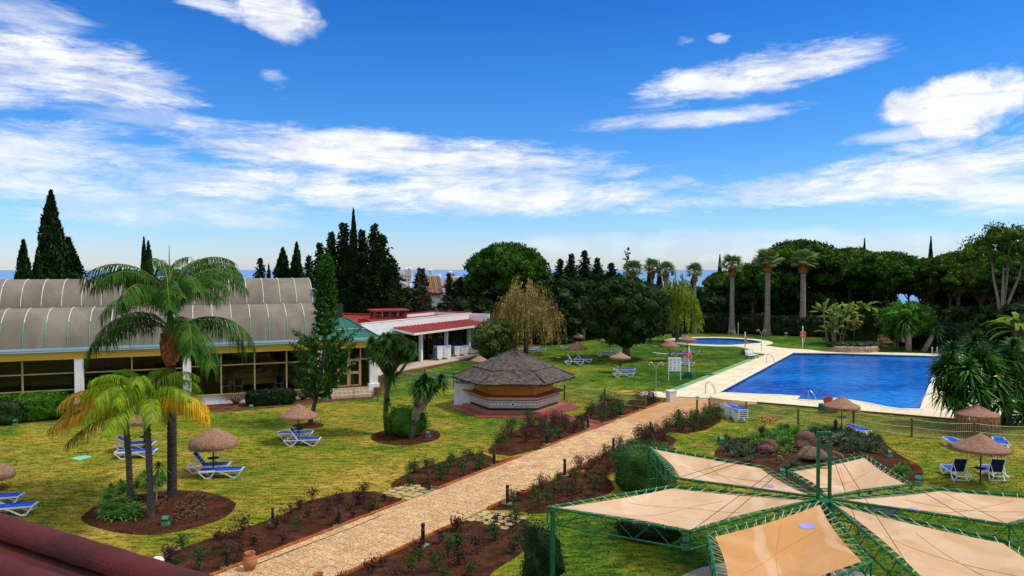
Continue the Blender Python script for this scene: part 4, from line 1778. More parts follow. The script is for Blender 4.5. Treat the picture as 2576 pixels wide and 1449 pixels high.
def stone_pine(h, R_, depth, m_, seed, nc=46, per=95, leaf=.5, forks=5, trunkmat=None, root=None):
    rnd = random.Random(seed)
    t = thing('stone_pine', 'x', 'tree')
    mb = MB()
    zc = h - depth
    cl = []
    for i in range(nc):
        a = i * 2.399963
        f = math.sqrt((i + .5) / nc)
        rr = R_ * f * .86
        zz = zc + depth * math.sqrt(max(0, 1 - (f * .93) ** 2)) * .80
        cl.append(((rr * math.cos(a) + rnd.uniform(-.3, .3), rr * math.sin(a) + rnd.uniform(-.3, .3), zz + rnd.uniform(-.3, .25)), R_ * .19 * (60 / nc) ** .5 * rnd.uniform(.8, 1.3)))
    for i in range(int(nc * .35)):
        a = rnd.uniform(0, 6.28)
        f = math.sqrt(rnd.random()) * .85
        cl.append(((R_ * f * math.cos(a), R_ * f * math.sin(a), zc + depth * rnd.uniform(-.05, .4)), R_ * .17))
    clumps(mb, cl, per, leaf, leaf * .42, -.45, .74, 1, .5, .85, (.85, 1.15), tb=.45, seed=seed)
    mb.build('crown', m_, t, smooth=False)
    q = MB()
    bx, by = rnd.uniform(-.6, .6), rnd.uniform(-.6, .6)
    q.tube([(0, 0, -.3), (bx * .3, by * .3, zc * .5), (bx, by, zc + .2)], [.34, .26, .2], 8)
    for k in range(forks):
        a = k * 2 * math.pi / forks + rnd.uniform(-.4, .4)
        e = R_ * .55
        q.tube([(bx * .5, by * .5, zc * rnd.uniform(.55, .85)), (bx + math.cos(a) * e * .5, by + math.sin(a) * e * .5, zc + .4), (math.cos(a) * e, math.sin(a) * e, zc + depth * .45)], [.16, .11, .06], 6)
    q.build('trunk', trunkmat or M['trunk_pine'], t, smooth=True)
    return t


def cypress(h, r_, m_, seed, n=2600, name='cypress', bumps=.22):
    t = thing(name, 'x', 'tree')
    r = np.random.default_rng(seed)
    mb = MB()
    z = np.linspace(0, 1, 16)
    prof = r_ * np.clip(np.minimum((z + .02) * 9, 1) * (1 - z ** 2.2) ** .9, 0.02, 1)
    mb.lathe([(p * .80, .3 + q * (h - .4)) for p, q in zip(prof, z)], 10, wob=.12)
    u = r.uniform(0, 1, n) ** .9
    a = r.uniform(0, 6.283, n)
    lob = 1 + bumps * np.sin(a * 3 + u * 9 + seed) * np.sin(u * 23 + a * 2)
    rr = np.interp(u, z, prof) * lob * r.uniform(.8, 1.1, n)
    P = np.stack([np.cos(a) * rr, np.sin(a) * rr, .3 + u * (h - .2)], 1)
    d = np.stack([np.cos(a), np.sin(a), np.full(n, .3)], 1)
    leaves(mb, P, d, .62, .22, .6, tdir=d * .35 + np.array([0, 0, 1.]), tb=.75, r=r)
    mb.build('crown', m_, t)
    q = MB()
    q.tube([(0, 0, -.3), (0, 0, h * .3)], [.22, .14], 7)
    q.build('trunk', M['trunk_pine'], t)
    return t


def conifer(h, R_, m_, seed, nb=120, name='cedar', up=.35, card=(.55, .24), per=26, base=.06, power=.85, jag=.45, core=.5):
    t = thing(name, 'x', 'tree')
    rnd = random.Random(seed)
    mb = MB()
    z = np.linspace(0, 1, 12)
    mb.lathe([(max(.03, R_ * core * min(1, (q + .03) * 8) * (1 - q) ** power), h * base + q * h * (1 - base) * .97) for q in z], 9, wob=.3)
    for i in range(nb):
        u = (i + rnd.random()) / nb
        zz = h * (base + (1 - base) * u ** 1.05)
        L_ = R_ * (1 - u) ** power * rnd.uniform(1 - jag, 1 + jag * .5) + .25
        a = i * 2.399 + rnd.uniform(-.4, .4)
        dz = up * L_
        m = max(5, int(per * (.35 + L_ / R_)))
        tt = np.array([rnd.uniform(.35, 1.0) for _ in range(m)])
        P = np.stack([np.cos(a) * L_ * tt, np.sin(a) * L_ * tt, zz + dz * (tt ** 2) - .25 * L_ * tt * (1 - up)], 1)
        w_ = .22 * (1.15 - tt * .6)[:, None] * (.6 + .5 * L_)
        P = P + rng.normal(size=P.shape) * w_ * np.array([1, 1, .55])
        d = np.tile([math.cos(a), math.sin(a), .5], (m, 1))
        leaves(mb, P, d, card[0], card[1], .3, tdir=d, tb=.6)
    mb.build('crown', m_, t)
    q = MB()
    q.tube([(0, 0, -.3), (0, 0, h * .6), (0, 0, h * .97)], [.28, .14, .03], 7)
    q.build('trunk', M['trunk_pine'], t)
    return t


def broadleaf(h, R_, z0, m_, seed, nc=60, per=110, leaf=.34, name='tree', tr=.3, sq=1.0, trunkmat=None, rclump=.24, lean=(0, 0)):
    t = thing(name, 'x', 'tree')
    rnd = random.Random(seed)
    mb = MB()
    hz = (h - z0) / 2
    cl = [((lean[0], lean[1], z0 + hz), R_ * .62)]
    for i in range(nc):
        zf = 1 - 2 * (i + .5) / nc
        a = i * 2.399963
        q = math.sqrt(1 - zf * zf)
        k = rnd.uniform(.76, .92)
        cl.append(((lean[0] + R_ * q * k * math.cos(a), lean[1] + R_ * q * k * math.sin(a), z0 + hz + hz * zf * k), R_ * rclump * rnd.uniform(.75, 1.25)))
    clumps(mb, cl, per, leaf, leaf * .6, -.9, .78, 1, .7, .85, (.85, 1.2), seed=seed)
    mb.build('crown', m_, t)
    q = MB()
    q.tube([(0, 0, -.2), (lean[0] * .3, lean[1] * .3, z0 * .6), (lean[0] * .6, lean[1] * .6, z0 + hz * .6)], [tr * 1.2, tr, tr * .6], 9)
    for k in range(5):
        a = k * 1.256 + rnd.uniform(-.3, .3)
        q.tube([(0, 0, z0 * .7), (math.cos(a) * R_ * .3, math.sin(a) * R_ * .3, z0 + hz * .3), (math.cos(a) * R_ * .6, math.sin(a) * R_ * .6, z0 + hz * .9)], [tr * .6, tr * .4, tr * .15], 6)
    q.build('trunk', trunkmat or M['trunk_pine'], t, smooth=True)
    return t


def weeping(h, R_, zlow, m_, seed, ns=620, leaf=(.26, .06), tr=.2, dens=11, sag=1.0, name='weeping_tree', core=True):
    t = thing(name, 'x', 'tree')
    rnd = random.Random(seed)
    mb = MB()
    wood = MB()
    wood.tube([(0, 0, -.2), (.1, 0, h * .25), (0, .1, h * .55)], [tr * 1.2, tr, tr * .7], 8)
    limbs = []
    for k in range(9):
        a = k * 2 * math.pi / 9 + rnd.uniform(-.25, .25)
        e = R_ * rnd.uniform(.4, .75)
        top = h * rnd.uniform(.78, .97)
        p = [(0, 0, h * rnd.uniform(.35, .5)), (math.cos(a) * e * .4, math.sin(a) * e * .4, (h * .5 + top) / 2 + .3), (math.cos(a) * e * .8, math.sin(a) * e * .8, top), (math.cos(a) * e * 1.15, math.sin(a) * e * 1.15, top - .5)]
        wood.tube(p, [tr * .5, tr * .35, tr * .2, tr * .08], 5)
    P, T = [], []
    for i in range(ns):
        f = math.sqrt(rnd.random())
        a = rnd.uniform(0, 6.283)
        lump = 1 + .20 * math.sin(a * 3 + seed) + .13 * math.sin(a * 7 + 1)
        x, y = R_ * f * math.cos(a) * lump, R_ * f * math.sin(a) * lump
        zt = zlow + (h - zlow) * (math.sqrt(max(0, 1 - (f * .97) ** 2)) * .95 + .05) * rnd.uniform(.72, 1.04) * (1 + .10 * math.sin(a * 5 + f * 4))
        L_ = min(zt - zlow + rnd.uniform(-.3, .5), rnd.uniform(.9, 2.9) * sag)
        ox, oy = math.cos(a) * .5, math.sin(a) * .5
        m = max(3, int(L_ * dens))
        sw = rnd.uniform(-.2, .2)
        for k in range(m):
            q = k / m
            P.append((x + ox * math.sqrt(q) * .8 + sw * q + rnd.uniform(-.05, .05), y + oy * math.sqrt(q) * .8 + rnd.uniform(-.05, .05), zt + .25 * math.sin(q * 3.0) - L_ * q ** 1.2))
            T.append((ox * .3 * (1 - q), oy * .3 * (1 - q), -1))
    P, T = np.array(P), np.array(T)
    leaves(mb, P, None, leaf[0], leaf[1], 0, tdir=unit(T), tb=.82)
    if core:
        clumps(mb, [((rnd.uniform(-.3, .3) * R_, rnd.uniform(-.3, .3) * R_, zlow + (h - zlow) * rnd.uniform(.35, .7)), R_ * .33) for _ in range(6)], 160, leaf[0], leaf[1] * 1.3, -1, .6, 1, .2, 1.1, (.7, 1.4), seed=seed)
    mb.build('crown', m_, t)
    wood.build('trunk', M['trunk_pine'], t, smooth=True)
    return t


def bush(w_, d_, h_, m_, seed, n=900, leaf=.12, box=0.0, name='bush', label='x', cat='shrub', loc=(0, 0, 0), rz=0, group=None, bump=.12):
    """one rounded (box=0) or clipped (box=1) shrub"""
    t = thing(name, label, cat, loc, rz, group)
    r = np.random.default_rng(seed)
    mb = MB()
    d = sph(n, r, -.75)
    V, Fc = ICO[3 if box else 2]

    def shape(d):
        if box:
            p = 5.0
            k = 1 / (np.abs(d[:, 0]) ** p + np.abs(d[:, 1]) ** p + np.abs(d[:, 2]) ** p) ** (1 / p)
        else:
            k = np.ones(len(d))
        k = k * (1 + bump * (np.sin(d[:, 0] * 4.1 + seed) * np.sin(d[:, 1] * 5.3 + 1) + .6 * np.sin(d[:, 2] * 7 + d[:, 0] * 6 + seed)))
        return d * k[:, None] * np.array([w_ / 2, d_ / 2, h_ / 2]) + np.array([0, 0, h_ * .5])
    P = shape(V) * .93
    P[:, 2] = np.maximum(P[:, 2], .0)
    mb.addnp(P, Fc)
    Q = shape(d)
    Q *= r.uniform(.93, 1.05, (n, 1))
    Q = Q[Q[:, 2] > .02]
    leaves(mb, Q, unit(Q - np.array([0, 0, h_ * .45])), leaf, leaf * .6, .9, r=r)
    mb.build('foliage', m_, t)
    q = MB()
    q.tube([(0, 0, -.05), (0, 0, h_ * .4)], [.05, .03], 5)
    q.build('stem', M['trunk_pine'], t)
    return t


def frond(L_, a0, curl, nl, ll, hang, fwd=.5, wd=.035, lift=.15, rmat=None, lmat=None, tipw=.5, seed=0):
    rnd = random.Random(seed)
    mb = MB()
    n = 12
    pts = [Vector((0, 0, 0))]
    ang = []
    for i in range(n):
        t = (i + .5) / n
        a = a0 - curl * t ** 1.25
        ang.append(a)
        pts.append(pts[-1] + Vector((math.cos(a), 0, math.sin(a))) * (L_ / n))
    mb.tube(pts, [.035 * (1 - .85 * i / n) * (L_ / 3.2) for i in range(n + 1)], 4, 0)
    for k in range(nl):
        t = .13 + .87 * (k + .5) / nl
        i = min(int(t * n), n - 1)
        p = pts[i].lerp(pts[i + 1], t * n - i)
        T = Vector((math.cos(ang[i]), 0, math.sin(ang[i])))
        Nn = Vector((-math.sin(ang[i]), 0, math.cos(ang[i])))
        prof = (math.sin(math.pi * (.12 + .80 * t)) ** .7)
        for s_ in (-1, 1):
            l_ = ll * prof * rnd.uniform(.82, 1.12)
            D_ = (T * (fwd + .5 * t) + Vector((0, s_, 0)) + Nn * (lift + rnd.uniform(-.2, .25))).normalized()
            hg = hang * rnd.uniform(.75, 1.2)
            m1 = p + D_ * l_ * .45 + Vector((0, 0, -hg * l_ * .12))
            m2 = p + D_ * l_ * (.45 + .25) + Vector((0, 0, -hg * l_ * .42))
            m3 = p + D_ * l_ * (.78) + Vector((0, 0, -hg * l_ * .85))
            sd_ = T.cross(D_).cross(D_)
            sd_ = T * .9 + Vector((0, 0, .2))
            sd_ = (sd_ - D_ * sd_.dot(D_)).normalized() * wd * .5
            mb.add([p - sd_ * .7, p + sd_ * .7, m1 + sd_, m1 - sd_, m2 + sd_ * .8, m2 - sd_ * .8, m3], [(0, 1, 2, 3), (3, 2, 4, 5), (5, 4, 6)], 1)
    return mb.build('frond', [rmat or M['rachis'], lmat or M['frond']], mesh_only=True)


def rosette(n, L_, wd, pmin, pmax, droop, m_, seed=0, up_off=0.0, name='leaf_rosette', fold=True):
    rnd = random.Random(seed)
    mb = MB()
    for i in range(n):
        a = i * 2.399963 + rnd.uniform(-.2, .2)
        f = (i + .5) / n
        p = pmin + (pmax - pmin) * f ** .8
        l_ = L_ * rnd.uniform(.8, 1.1) * (1 - .25 * max(0, f - .6))
        D_ = Vector((math.cos(a) * math.cos(p), math.sin(a) * math.cos(p), math.sin(p)))
        S_ = Vector((-math.sin(a), math.cos(a), 0))
        b0 = D_ * .03 + Vector((0, 0, f * up_off))
        m1 = b0 + D_ * l_ * .5 + Vector((0, 0, -droop * l_ * .10))
        m2 = b0 + D_ * l_ * .95 + Vector((0, 0, -droop * l_ * .42))
        w_ = wd / 2
        mb.add([b0 - S_ * w_ * .6, b0 + S_ * w_ * .6, m1 + S_ * w_, m1 - S_ * w_, m2], [(0, 1, 2, 3), (3, 2, 4)])
    return mb.build(name, m_, mesh_only=True)


# ---------------------------------------------------------------- grass tufts (nobody could count them)
def tufts():
    lp = np.array([(p[0], p[1]) for p in lawn_poly])
    ex = [np.array([(p[0], p[1]) for p in q]) for q in list(BEDS.values()) + list(round_beds.values())]
    ex += [np.array([(p[0], p[1]) for p in q]) for q in (deck_poly, ring, [PF(-12, -.15), PF(-12, PW + .15), PF(38, PW + .15), PF(38, -.15)], [q[:2] for q in kp], circ(8.6, 21.6, 4.3, 4.3, 40), e,
                                                          [PF(7.7, -1.75), PF(9.9, -1.75), PF(9.9, 0), PF(7.7, 0)], [PF(7.0, PW), PF(8.7, PW), PF(8.9, PW + 2.1), PF(7.0, PW + 2.1)])]
    out = []
    for (y0, y1, dens) in ((24, 34, 150), (34, 46, 75), (46, 62, 32), (62, 90, 12)):
        a, b = -.69 * y1, .69 * y1
        n = int((b - a) * (y1 - y0) * dens)
        P = np.stack([rng.uniform(a, b, n), rng.uniform(y0, y1, n)], 1)
        P = P[np.abs(P[:, 0]) < P[:, 1] * .69]
        ok = pip(P, lp)
        for q_ in ex:
            ok &= ~pip(P, q_)
        P = P[ok]
        m = len(P)
        if not m: continue
        h = rng.uniform(.02, .055, m) * (1 + (y0 - 24) * .006)
        wd = rng.uniform(.02, .05, m) * (1 + (y0 - 24) * .02)
        an = rng.uniform(0, 6.28, m)
        dx, dy = np.cos(an) * wd, np.sin(an) * wd
        lx, ly = rng.normal(0, .03, m), rng.normal(0, .03, m)
        z0 = np.full(m, .008)
        V = np.stack([np.stack([P[:, 0] - dx, P[:, 1] - dy, z0], 1), np.stack([P[:, 0] + dx, P[:, 1] + dy, z0], 1), np.stack([P[:, 0] + lx, P[:, 1] + ly, h], 1)], 1)
        out.append(V.reshape(-1, 3))
    V = np.concatenate(out)
    me = bpy.data.meshes.new('grass_tufts')
    n = len(V) // 3
    me.vertices.add(len(V))
    me.vertices.foreach_set('co', V.ravel())
    me.loops.add(len(V))
    me.loops.foreach_set('vertex_index', np.arange(len(V)))
    me.polygons.add(n)
    me.polygons.foreach_set('loop_start', np.arange(n) * 3)
    me.update(calc_edges=True)
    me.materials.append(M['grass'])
    tag(link('grass_tufts', me), 'short uneven grass growing over the yellow green lawn', 'grass', kind='stuff')


tufts()

# ---------------------------------------------------------------- far tree belt
def put(proto, first, px, top, D, label, group, hproto, rz=None, wscale=1.0, zbase=0.0):
    """stand a tree at distance D so that its crown tops out where the photograph shows it"""
    p = AT(px, top, D)
    k = (p.z - zbase) / hproto
    loc = (p.x, p.y, zbase)
    rz = random.uniform(0, 6.28) if rz is None else rz
    if first:
        proto.location = loc
        proto.rotation_euler = (0, 0, rz)
        proto.scale = (k * wscale, k * wscale, k)
        tag(proto, label, 'tree', group)
        return proto
    o = dup(proto, loc, rz, label, group, (k * wscale, k * wscale, k))
    return o


pA = stone_pine(14, 7.2, 6.2, M['pine'], 1, 150, 62, .50)
pB = stone_pine(14, 6.4, 5.2, M['pine2'], 2, 120, 60, .50)
pC = stone_pine(14, 5.6, 7.0, M['pine'], 3, 110, 60, .50)
gp = 'umbrella pines behind the swimming pool'
put(pA, True, 1275, 603, 104, 'big round dark green pine left of the pool trees, above the clubhouse end', 'round pines', 14, wscale=.86)
put(pA, False, 2015, 597, 124, 'broad umbrella pine, the tallest dome, behind the two right fan palms', gp, 14)
put(pB, True, 2140, 620, 130, 'umbrella pine whose crown hides a short dark cypress tip', gp, 14, wscale=1.0)
put(pA, False, 2235, 627, 122, 'umbrella pine directly behind the feather palm', gp, 14, wscale=.95)
put(pC, True, 2320, 642, 128, 'umbrella pine around the thin pointed cypress', gp, 14, wscale=1.05)
put(pB, False, 2410, 632, 116, 'umbrella pine just left of the tall forked tree', gp, 14)
put(pC, False, 1893, 655, 120, 'small umbrella pine between the middle fan palms', gp, 14, wscale=1.0)
put(pB, False, 1825, 680, 132, 'low umbrella pine behind the leftmost pool palms', gp, 14, wscale=.9)
put(pC, False, 2575, 625, 100, 'dark pine at the right edge of the picture', gp, 14, wscale=1.1)
put(pB, False, 2470, 660, 108, 'low pine under the tall forked tree at right', gp, 14, wscale=1.0)
for i, (px, top, D) in enumerate([(1950, 650, 142), (2080, 655, 146), (2190, 665, 142), (2290, 672, 146), (2390, 670, 140), (2500, 665, 135), (2600, 668, 132)]):
    put([pA, pB, pC][i % 3], False, px, top, D, ['second row pine seen between the fan palm trunks', 'second row pine behind the tallest dome', 'second row pine behind the feather palm', 'second row pine with the pale gaps below it', 'second row pine left of the forked tree', 'second row pine behind the forked tree', 'second row pine at the far right edge'][i], 'second row of pines', 14)
# tall forked tree with pale trunks
t = thing('forked_pine', 'tall tree with four pale grey forked stems at the right edge', 'tree', tuple(G(2519, 884)[:2]) + (0,))
mb = MB()
cl = []
rnd = random.Random(5)
for i in range(46):
    a, f = i * 2.4, math.sqrt((i + .5) / 46)
    cl.append(((4.3 * f * math.cos(a), 4.3 * f * math.sin(a), 9.6 + 4.9 * math.sqrt(1 - (f * .95) ** 2) * rnd.uniform(.6, 1.05)), rnd.uniform(.8, 1.25)))
clumps(mb, cl, 95, .42, .17, -.6, .55, 1, .5, .9, (.7, 1.3), tb=.4, seed=70)
mb.build('crown', M['pine2'], t)
q = MB()
for dx, dy, tz in ((-1.1, .2, 11), (-.2, -.4, 12), (.7, .1, 12.4), (2.0, -.3, 11.5)):
    q.tube([(0, 0, -.2), (dx * .1, dy * .1, 3.2), (dx * .35, dy * .4, 6), (dx * .9, dy, 9), (dx * 1.1, dy, tz)], [.32, .26, .18, .13, .06], 7)
q.build('trunk', M['trunk_pale'], t, smooth=True)

cyA = cypress(18, 1.9, M['cypress'], 4, 5200, bumps=.3)
cyB = cypress(12, 1.5, M['cypress'], 9, 2400)
gcy = 'dark cypresses behind the pool hall'
put(cyA, True, 128, 484, 80, 'tallest dark cypress standing left behind the vaulted hall', gcy, 18, wscale=1.0)
put(cyA, False, 172, 600, 82, 'dark cypress shoulder right of the tallest cypress', gcy, 18, wscale=1.5)
put(cyB, True, 59, 608, 84, 'shorter dark cypress left of the tallest one', gcy, 12, wscale=.8)
put(cyB, False, 94, 632, 86, 'small cypress squeezed between the two left cypresses', gcy, 12, wscale=.7)
put(cyB, False, 362, 601, 96, 'thin cypress tip poking above the big palm crown', gcy, 12, wscale=.42)
put(cyB, False, 373, 612, 94, 'blunt cypress tip just right of the thin one above the palm', gcy, 12, wscale=.6)
put(cyB, False, 676, 668, 108, 'tiny pointed cypress between the two small conifer groups', gcy, 12, wscale=.5)
put(cyB, False, 711, 628, 104, 'wide dark cypress above the right end of the upper vault', gcy, 12, wscale=1.15)
put(cyB, False, 746, 614, 103, 'slim pointed cypress, rightmost above the upper vault', gcy, 12, wscale=.8)
gsp = 'thin cypress spires'
put(cyB, False, 2175, 603, 150, 'short dark cypress tip rising out of the pine domes', gsp, 12, wscale=.35)
put(cyB, False, 2342, 598, 140, 'tall thin cypress spire standing above the pines at right', gsp, 12, wscale=.36)
put(cyB, False, 1811, 643, 138, 'cypress spire just left of the second pool palm', gsp, 12, wscale=.42)
put(cyB, False, 1633, 660, 128, 'thin cypress left of the palm with the lime tree below', gsp, 12, wscale=.45)
put(cyB, False, 1659, 662, 120, 'thin cypress touching the left side of the short pool palm', gsp, 12, wscale=.5)
put(cyB, False, 1740, 702, 122, 'dark narrow cypress against the sea by the first pool palm', gsp, 12, wscale=.8)
put(cyB, False, 1758, 745, 119, 'low dark cypress right beside the first pool palm trunk', gsp, 12, wscale=1.0)

cdA = conifer(15, 3.9, M['cedar'], 21, 190, jag=.6, power=.75)
cdB = conifer(15, 3.3, M['cedar'], 22, 160, jag=.75, power=.7)
cdC = conifer(10, 3.0, M['cedar_brown'], 23, 110, card=(.6, .28), up=.15, jag=.35)
gcd = 'ragged dark conifers behind the clubhouse'
cds = [(833, 585, 100, 'A', 'ragged conifer at the left of the dark group with a pointed top', .8), (805, 612, 99, 'B', 'lower ragged conifer left of the pointed one', .85), (777, 645, 98, 'A', 'lowest ragged conifer at the left end of the dark group', .8),
       (866, 562, 101, 'B', 'tall ragged conifer touching the narrow cypress spike', 1.0), (911, 580, 101, 'A', 'ragged conifer right of the narrow cypress spike', .85), (942, 566, 99, 'A', 'tall pointed conifer on the right of the dark group', .85),
       (962, 592, 98, 'B', 'ragged conifer leaning out at the right of the dark group', .95), (988, 652, 97, 'A', 'low broad conifer at the right foot of the dark group', 1.15), (655, 650, 107, 'B', 'small ragged conifer above the upper vault', .8),
       (1130, 688, 104, 'B', 'small dark conifer in front of the villas', .85), (1157, 700, 104, 'A', 'dark conifer beside the villa palm', 1.0), (1185, 705, 102, 'B', 'dark conifer at the left foot of the round pine', 1.2),
       (1410, 652, 106, 'B', 'dark conifer just right of the round pine', 1.0), (1437, 640, 108, 'A', 'dark conifer second right of the round pine', .9), (1471, 631, 112, 'B', 'pointed conifer above the weeping tree', .9),
       (1503, 650, 110, 'A', 'dark conifer above the left side of the round evergreen', .9), (1538, 662, 112, 'B', 'dark conifer behind the round evergreen', 1.1)]
fa = fb = True
for px, top, D, k, lb, ws in cds:
    g_ = gcd if px < 1200 else 'ragged conifers behind the weeping tree'
    if k == 'A':
        put(cdA, fa, px, top, D, lb, g_, 15, wscale=ws)
        fa = False
    else:
        put(cdB, fb, px, top, D, lb, g_, 15, wscale=ws)
        fb = False
put(cyB, False, 889, 532, 100, 'narrow cypress spike, highest point of the dark conifer group', gcd, 12, wscale=.42)
put(cdC, True, 1059, 676, 98, 'brownish cone shaped conifer in front of the white villas', 'brownish conifers', 10, wscale=.95)
put(cdC, False, 1128, 745, 99, 'low brownish conifer right of the taller brownish one', 'brownish conifers', 10, wscale=1.5)
sp1 = conifer(12, 1.6, M['cedar'], 31, 46, name='araucaria', up=.2, per=12, jag=.2, core=.12)
put(sp1, True, 1578, 622, 132, 'thin open topped araucaria spire on the skyline', None, 12, wscale=.9)
for i_, c_ in enumerate(list(col.objects)):
    pass

# broad dark evergreens filling the belt under the crowns
dkA = broadleaf(8, 4.2, .6, M['ficus'], 41, 40, 90, .5, 'evergreen_tree', .2)
gdk = 'dark evergreens at the edge of the lawn'
dks = [(1190, 745, 100, 'dark evergreen behind the white wing wall of the clubhouse'), (1240, 735, 106, 'dark evergreen under the left side of the round pine'), (1010, 722, 112, 'dark evergreen behind the red roof lantern'),
       (1330, 725, 110, 'dark evergreen under the right side of the round pine'), (1400, 720, 104, 'dark evergreen behind the right side of the weeping tree'), (1455, 715, 108, 'dark evergreen above the far left umbrella'),
       (1500, 735, 112, 'dark evergreen left behind the round evergreen'), (1620, 730, 122, 'dark evergreen between round evergreen and lime tree'), (1795, 745, 126, 'dark evergreen between the first two pool palms'),
       (1880, 730, 128, 'dark evergreen between the second and third pool palms'), (1975, 735, 126, 'dark evergreen between the two right pool palms'), (2060, 735, 122, 'dark evergreen right of the last pool palm'),
       (900, 700, 106, 'dark evergreen base of the conifer group'), (830, 715, 104, 'dark evergreen behind the araucaria'), (2420, 770, 104, 'dark evergreen behind the big yucca'), (2320, 760, 110, 'dark evergreen behind the yucca pair'), (2540, 760, 92, 'dark evergreen behind the forked tree'),
       (2230, 770, 116, 'dark evergreen behind the feather palm')] + \
    [(px, top, D, lb) for px, top, D, lb in ((1770, 720, 146, 'rear dark evergreen right of the first pool palm'), (1860, 712, 146, 'rear dark evergreen right of the second pool palm'), (1960, 705, 148, 'rear dark evergreen between the right pool palms'), (2050, 702, 150, 'rear dark evergreen under the tallest pine dome'), (2120, 705, 148, 'rear dark evergreen left above the feather palm'), (2200, 712, 146, 'rear dark evergreen right above the feather palm'), (2370, 705, 146, 'rear dark evergreen right of the pointed cypress'), (2440, 700, 146, 'rear dark evergreen left of the forked stems'), (2510, 705, 140, 'rear dark evergreen behind the forked stems'), (2590, 705, 138, 'rear dark evergreen at the right edge'), (1340, 690, 118, 'rear dark evergreen below the round pine'), (1215, 690, 118, 'rear dark evergreen left below the round pine'), (1400, 690, 120, 'rear dark evergreen right of the round pine'), (1480, 680, 122, 'rear dark evergreen among the skyline conifers'), (1540, 690, 122, 'rear dark evergreen above the round evergreen'))]
for i, (px, top, D, lb) in enumerate(dks):
    put(dkA, i == 0, px, top, D, lb, gdk, 8, wscale=random.uniform(.95, 1.25))
# long dark hedges along the far edge of the lawn
hs = [(1360, 1480, 868, 852, 2.6, 'long dark hedge behind the far left umbrella'), (1480, 1600, 852, 845, 2.6, 'dark hedge behind the round evergreen'), (1600, 1745, 845, 839, 2.6, 'dark hedge left of the first pool palm'),
      (1748, 1845, 839, 841, 2.8, 'dark hedge between the first and second pool palms'), (1845, 1935, 841, 845, 2.8, 'dark hedge between the second and third pool palms'), (1935, 2080, 845, 851, 2.8, 'dark hedge behind the right pool palms'),
      (2225, 2330, 866, 884, 3.0, 'dark hedge behind the yucca pair'), (2330, 2480, 882, 893, 3.2, 'dark hedge behind the big yucca')]
hb = None
for i, (xa, xb, ya, yb, h_, lb) in enumerate(hs):
    a, b = G(xa, ya - 1), G(xb, yb - 1)
    d = b - a
    p = (a + b) / 2 + Vector((-d.y, d.x, 0)).normalized() * 2.0
    rz = math.atan2(d.y, d.x)
    L_ = d.length + .6
    if hb is None:
        hb = bush(8, 2.6, 2.6, M['bush_dark'], 51, 4200, .34, 1.0, 'hedge', lb, 'hedge', p, rz, 'dark hedges along the far lawn', .06)
        hb.scale = (L_ / 8, 1, h_ / 2.6)
    else:
        dup(hb, p, rz, lb, None, (L_ / 8, 1, h_ / 2.6))

# ---------------------------------------------------------------- fan palms beside the pools
fan = MB()
nseg = 15
for k in range(nseg):
    a = (k / (nseg - 1) - .5) * R(210)
    D_ = Vector((math.cos(a), math.sin(a), 0))
    S_ = Vector((-math.sin(a), math.cos(a), 0))
    b0 = Vector((.95, 0, 0))
    l_ = 1.05 * (1 - .18 * abs(a))
    m1 = b0 + D_ * l_ * .6 + Vector((0, 0, -.03 - .04 * abs(a)))
    tip = b0 + D_ * l_ + Vector((0, 0, -.26 * random.uniform(.5, 1.4)))
    fan.add([b0, m1 + S_ * .07, tip, m1 - S_ * .07], [(0, 1, 2, 3)], 1)
fan.tube([(0, 0, 0), (.5, 0, .04), (1, 0, 0)], [.035, .025, .02], 4, 0)
fan_me = fan.build('frond', [M['rachis'], M['frond_far']], mesh_only=True)


def fan_palm(h, seed, nf=30):
    rnd = random.Random(seed)
    t = thing('fan_palm', 'x', 'palm tree')
    q = MB()
    q.lathe([(.62, -.1), (.50, .6), (.40, 1.6), (.33, 3.5), (.30, h * .6), (.29, h - .9)], 12, wob=.03)
    for z in np.arange(.5, h - 1, .34):
        q.lathe([(.335 - .012 * z + .22 * max(0, 1 - z / 2.2), z), (.325 - .012 * z + .2 * max(0, 1 - z / 2.2), z + .13)], 12)
    q.build('trunk', M['trunk_pale'], t, smooth='auto')
    q = MB()
    q.lathe([(.30, h - 1.7), (.46, h - 1.3), (.44, h - .4), (.30, h + .05)], 12, wob=.1)
    for i in range(90):
        a = rnd.uniform(0, 6.28)
        z = rnd.uniform(h - 1.65, h - .05)
        c = Vector((math.cos(a) * .42, math.sin(a) * .42, z))
        q.bar(c, c + Vector((math.cos(a) * .16, math.sin(a) * .16, .28)), .09, .03)
    q.build('old_leaf_bases', M['boot'], t)
    for i in range(nf):
        f = (i + .5) / nf
        el_ = R(-22 + 104 * f)
        a = i * 2.399963 + rnd.uniform(-.2, .2)
        s_ = rnd.uniform(.85, 1.12)
        link('frond', fan_me, t, (0, 0, h - .05 + .25 * f), (rnd.uniform(-.5, .5), -el_, a), s_)
    return t


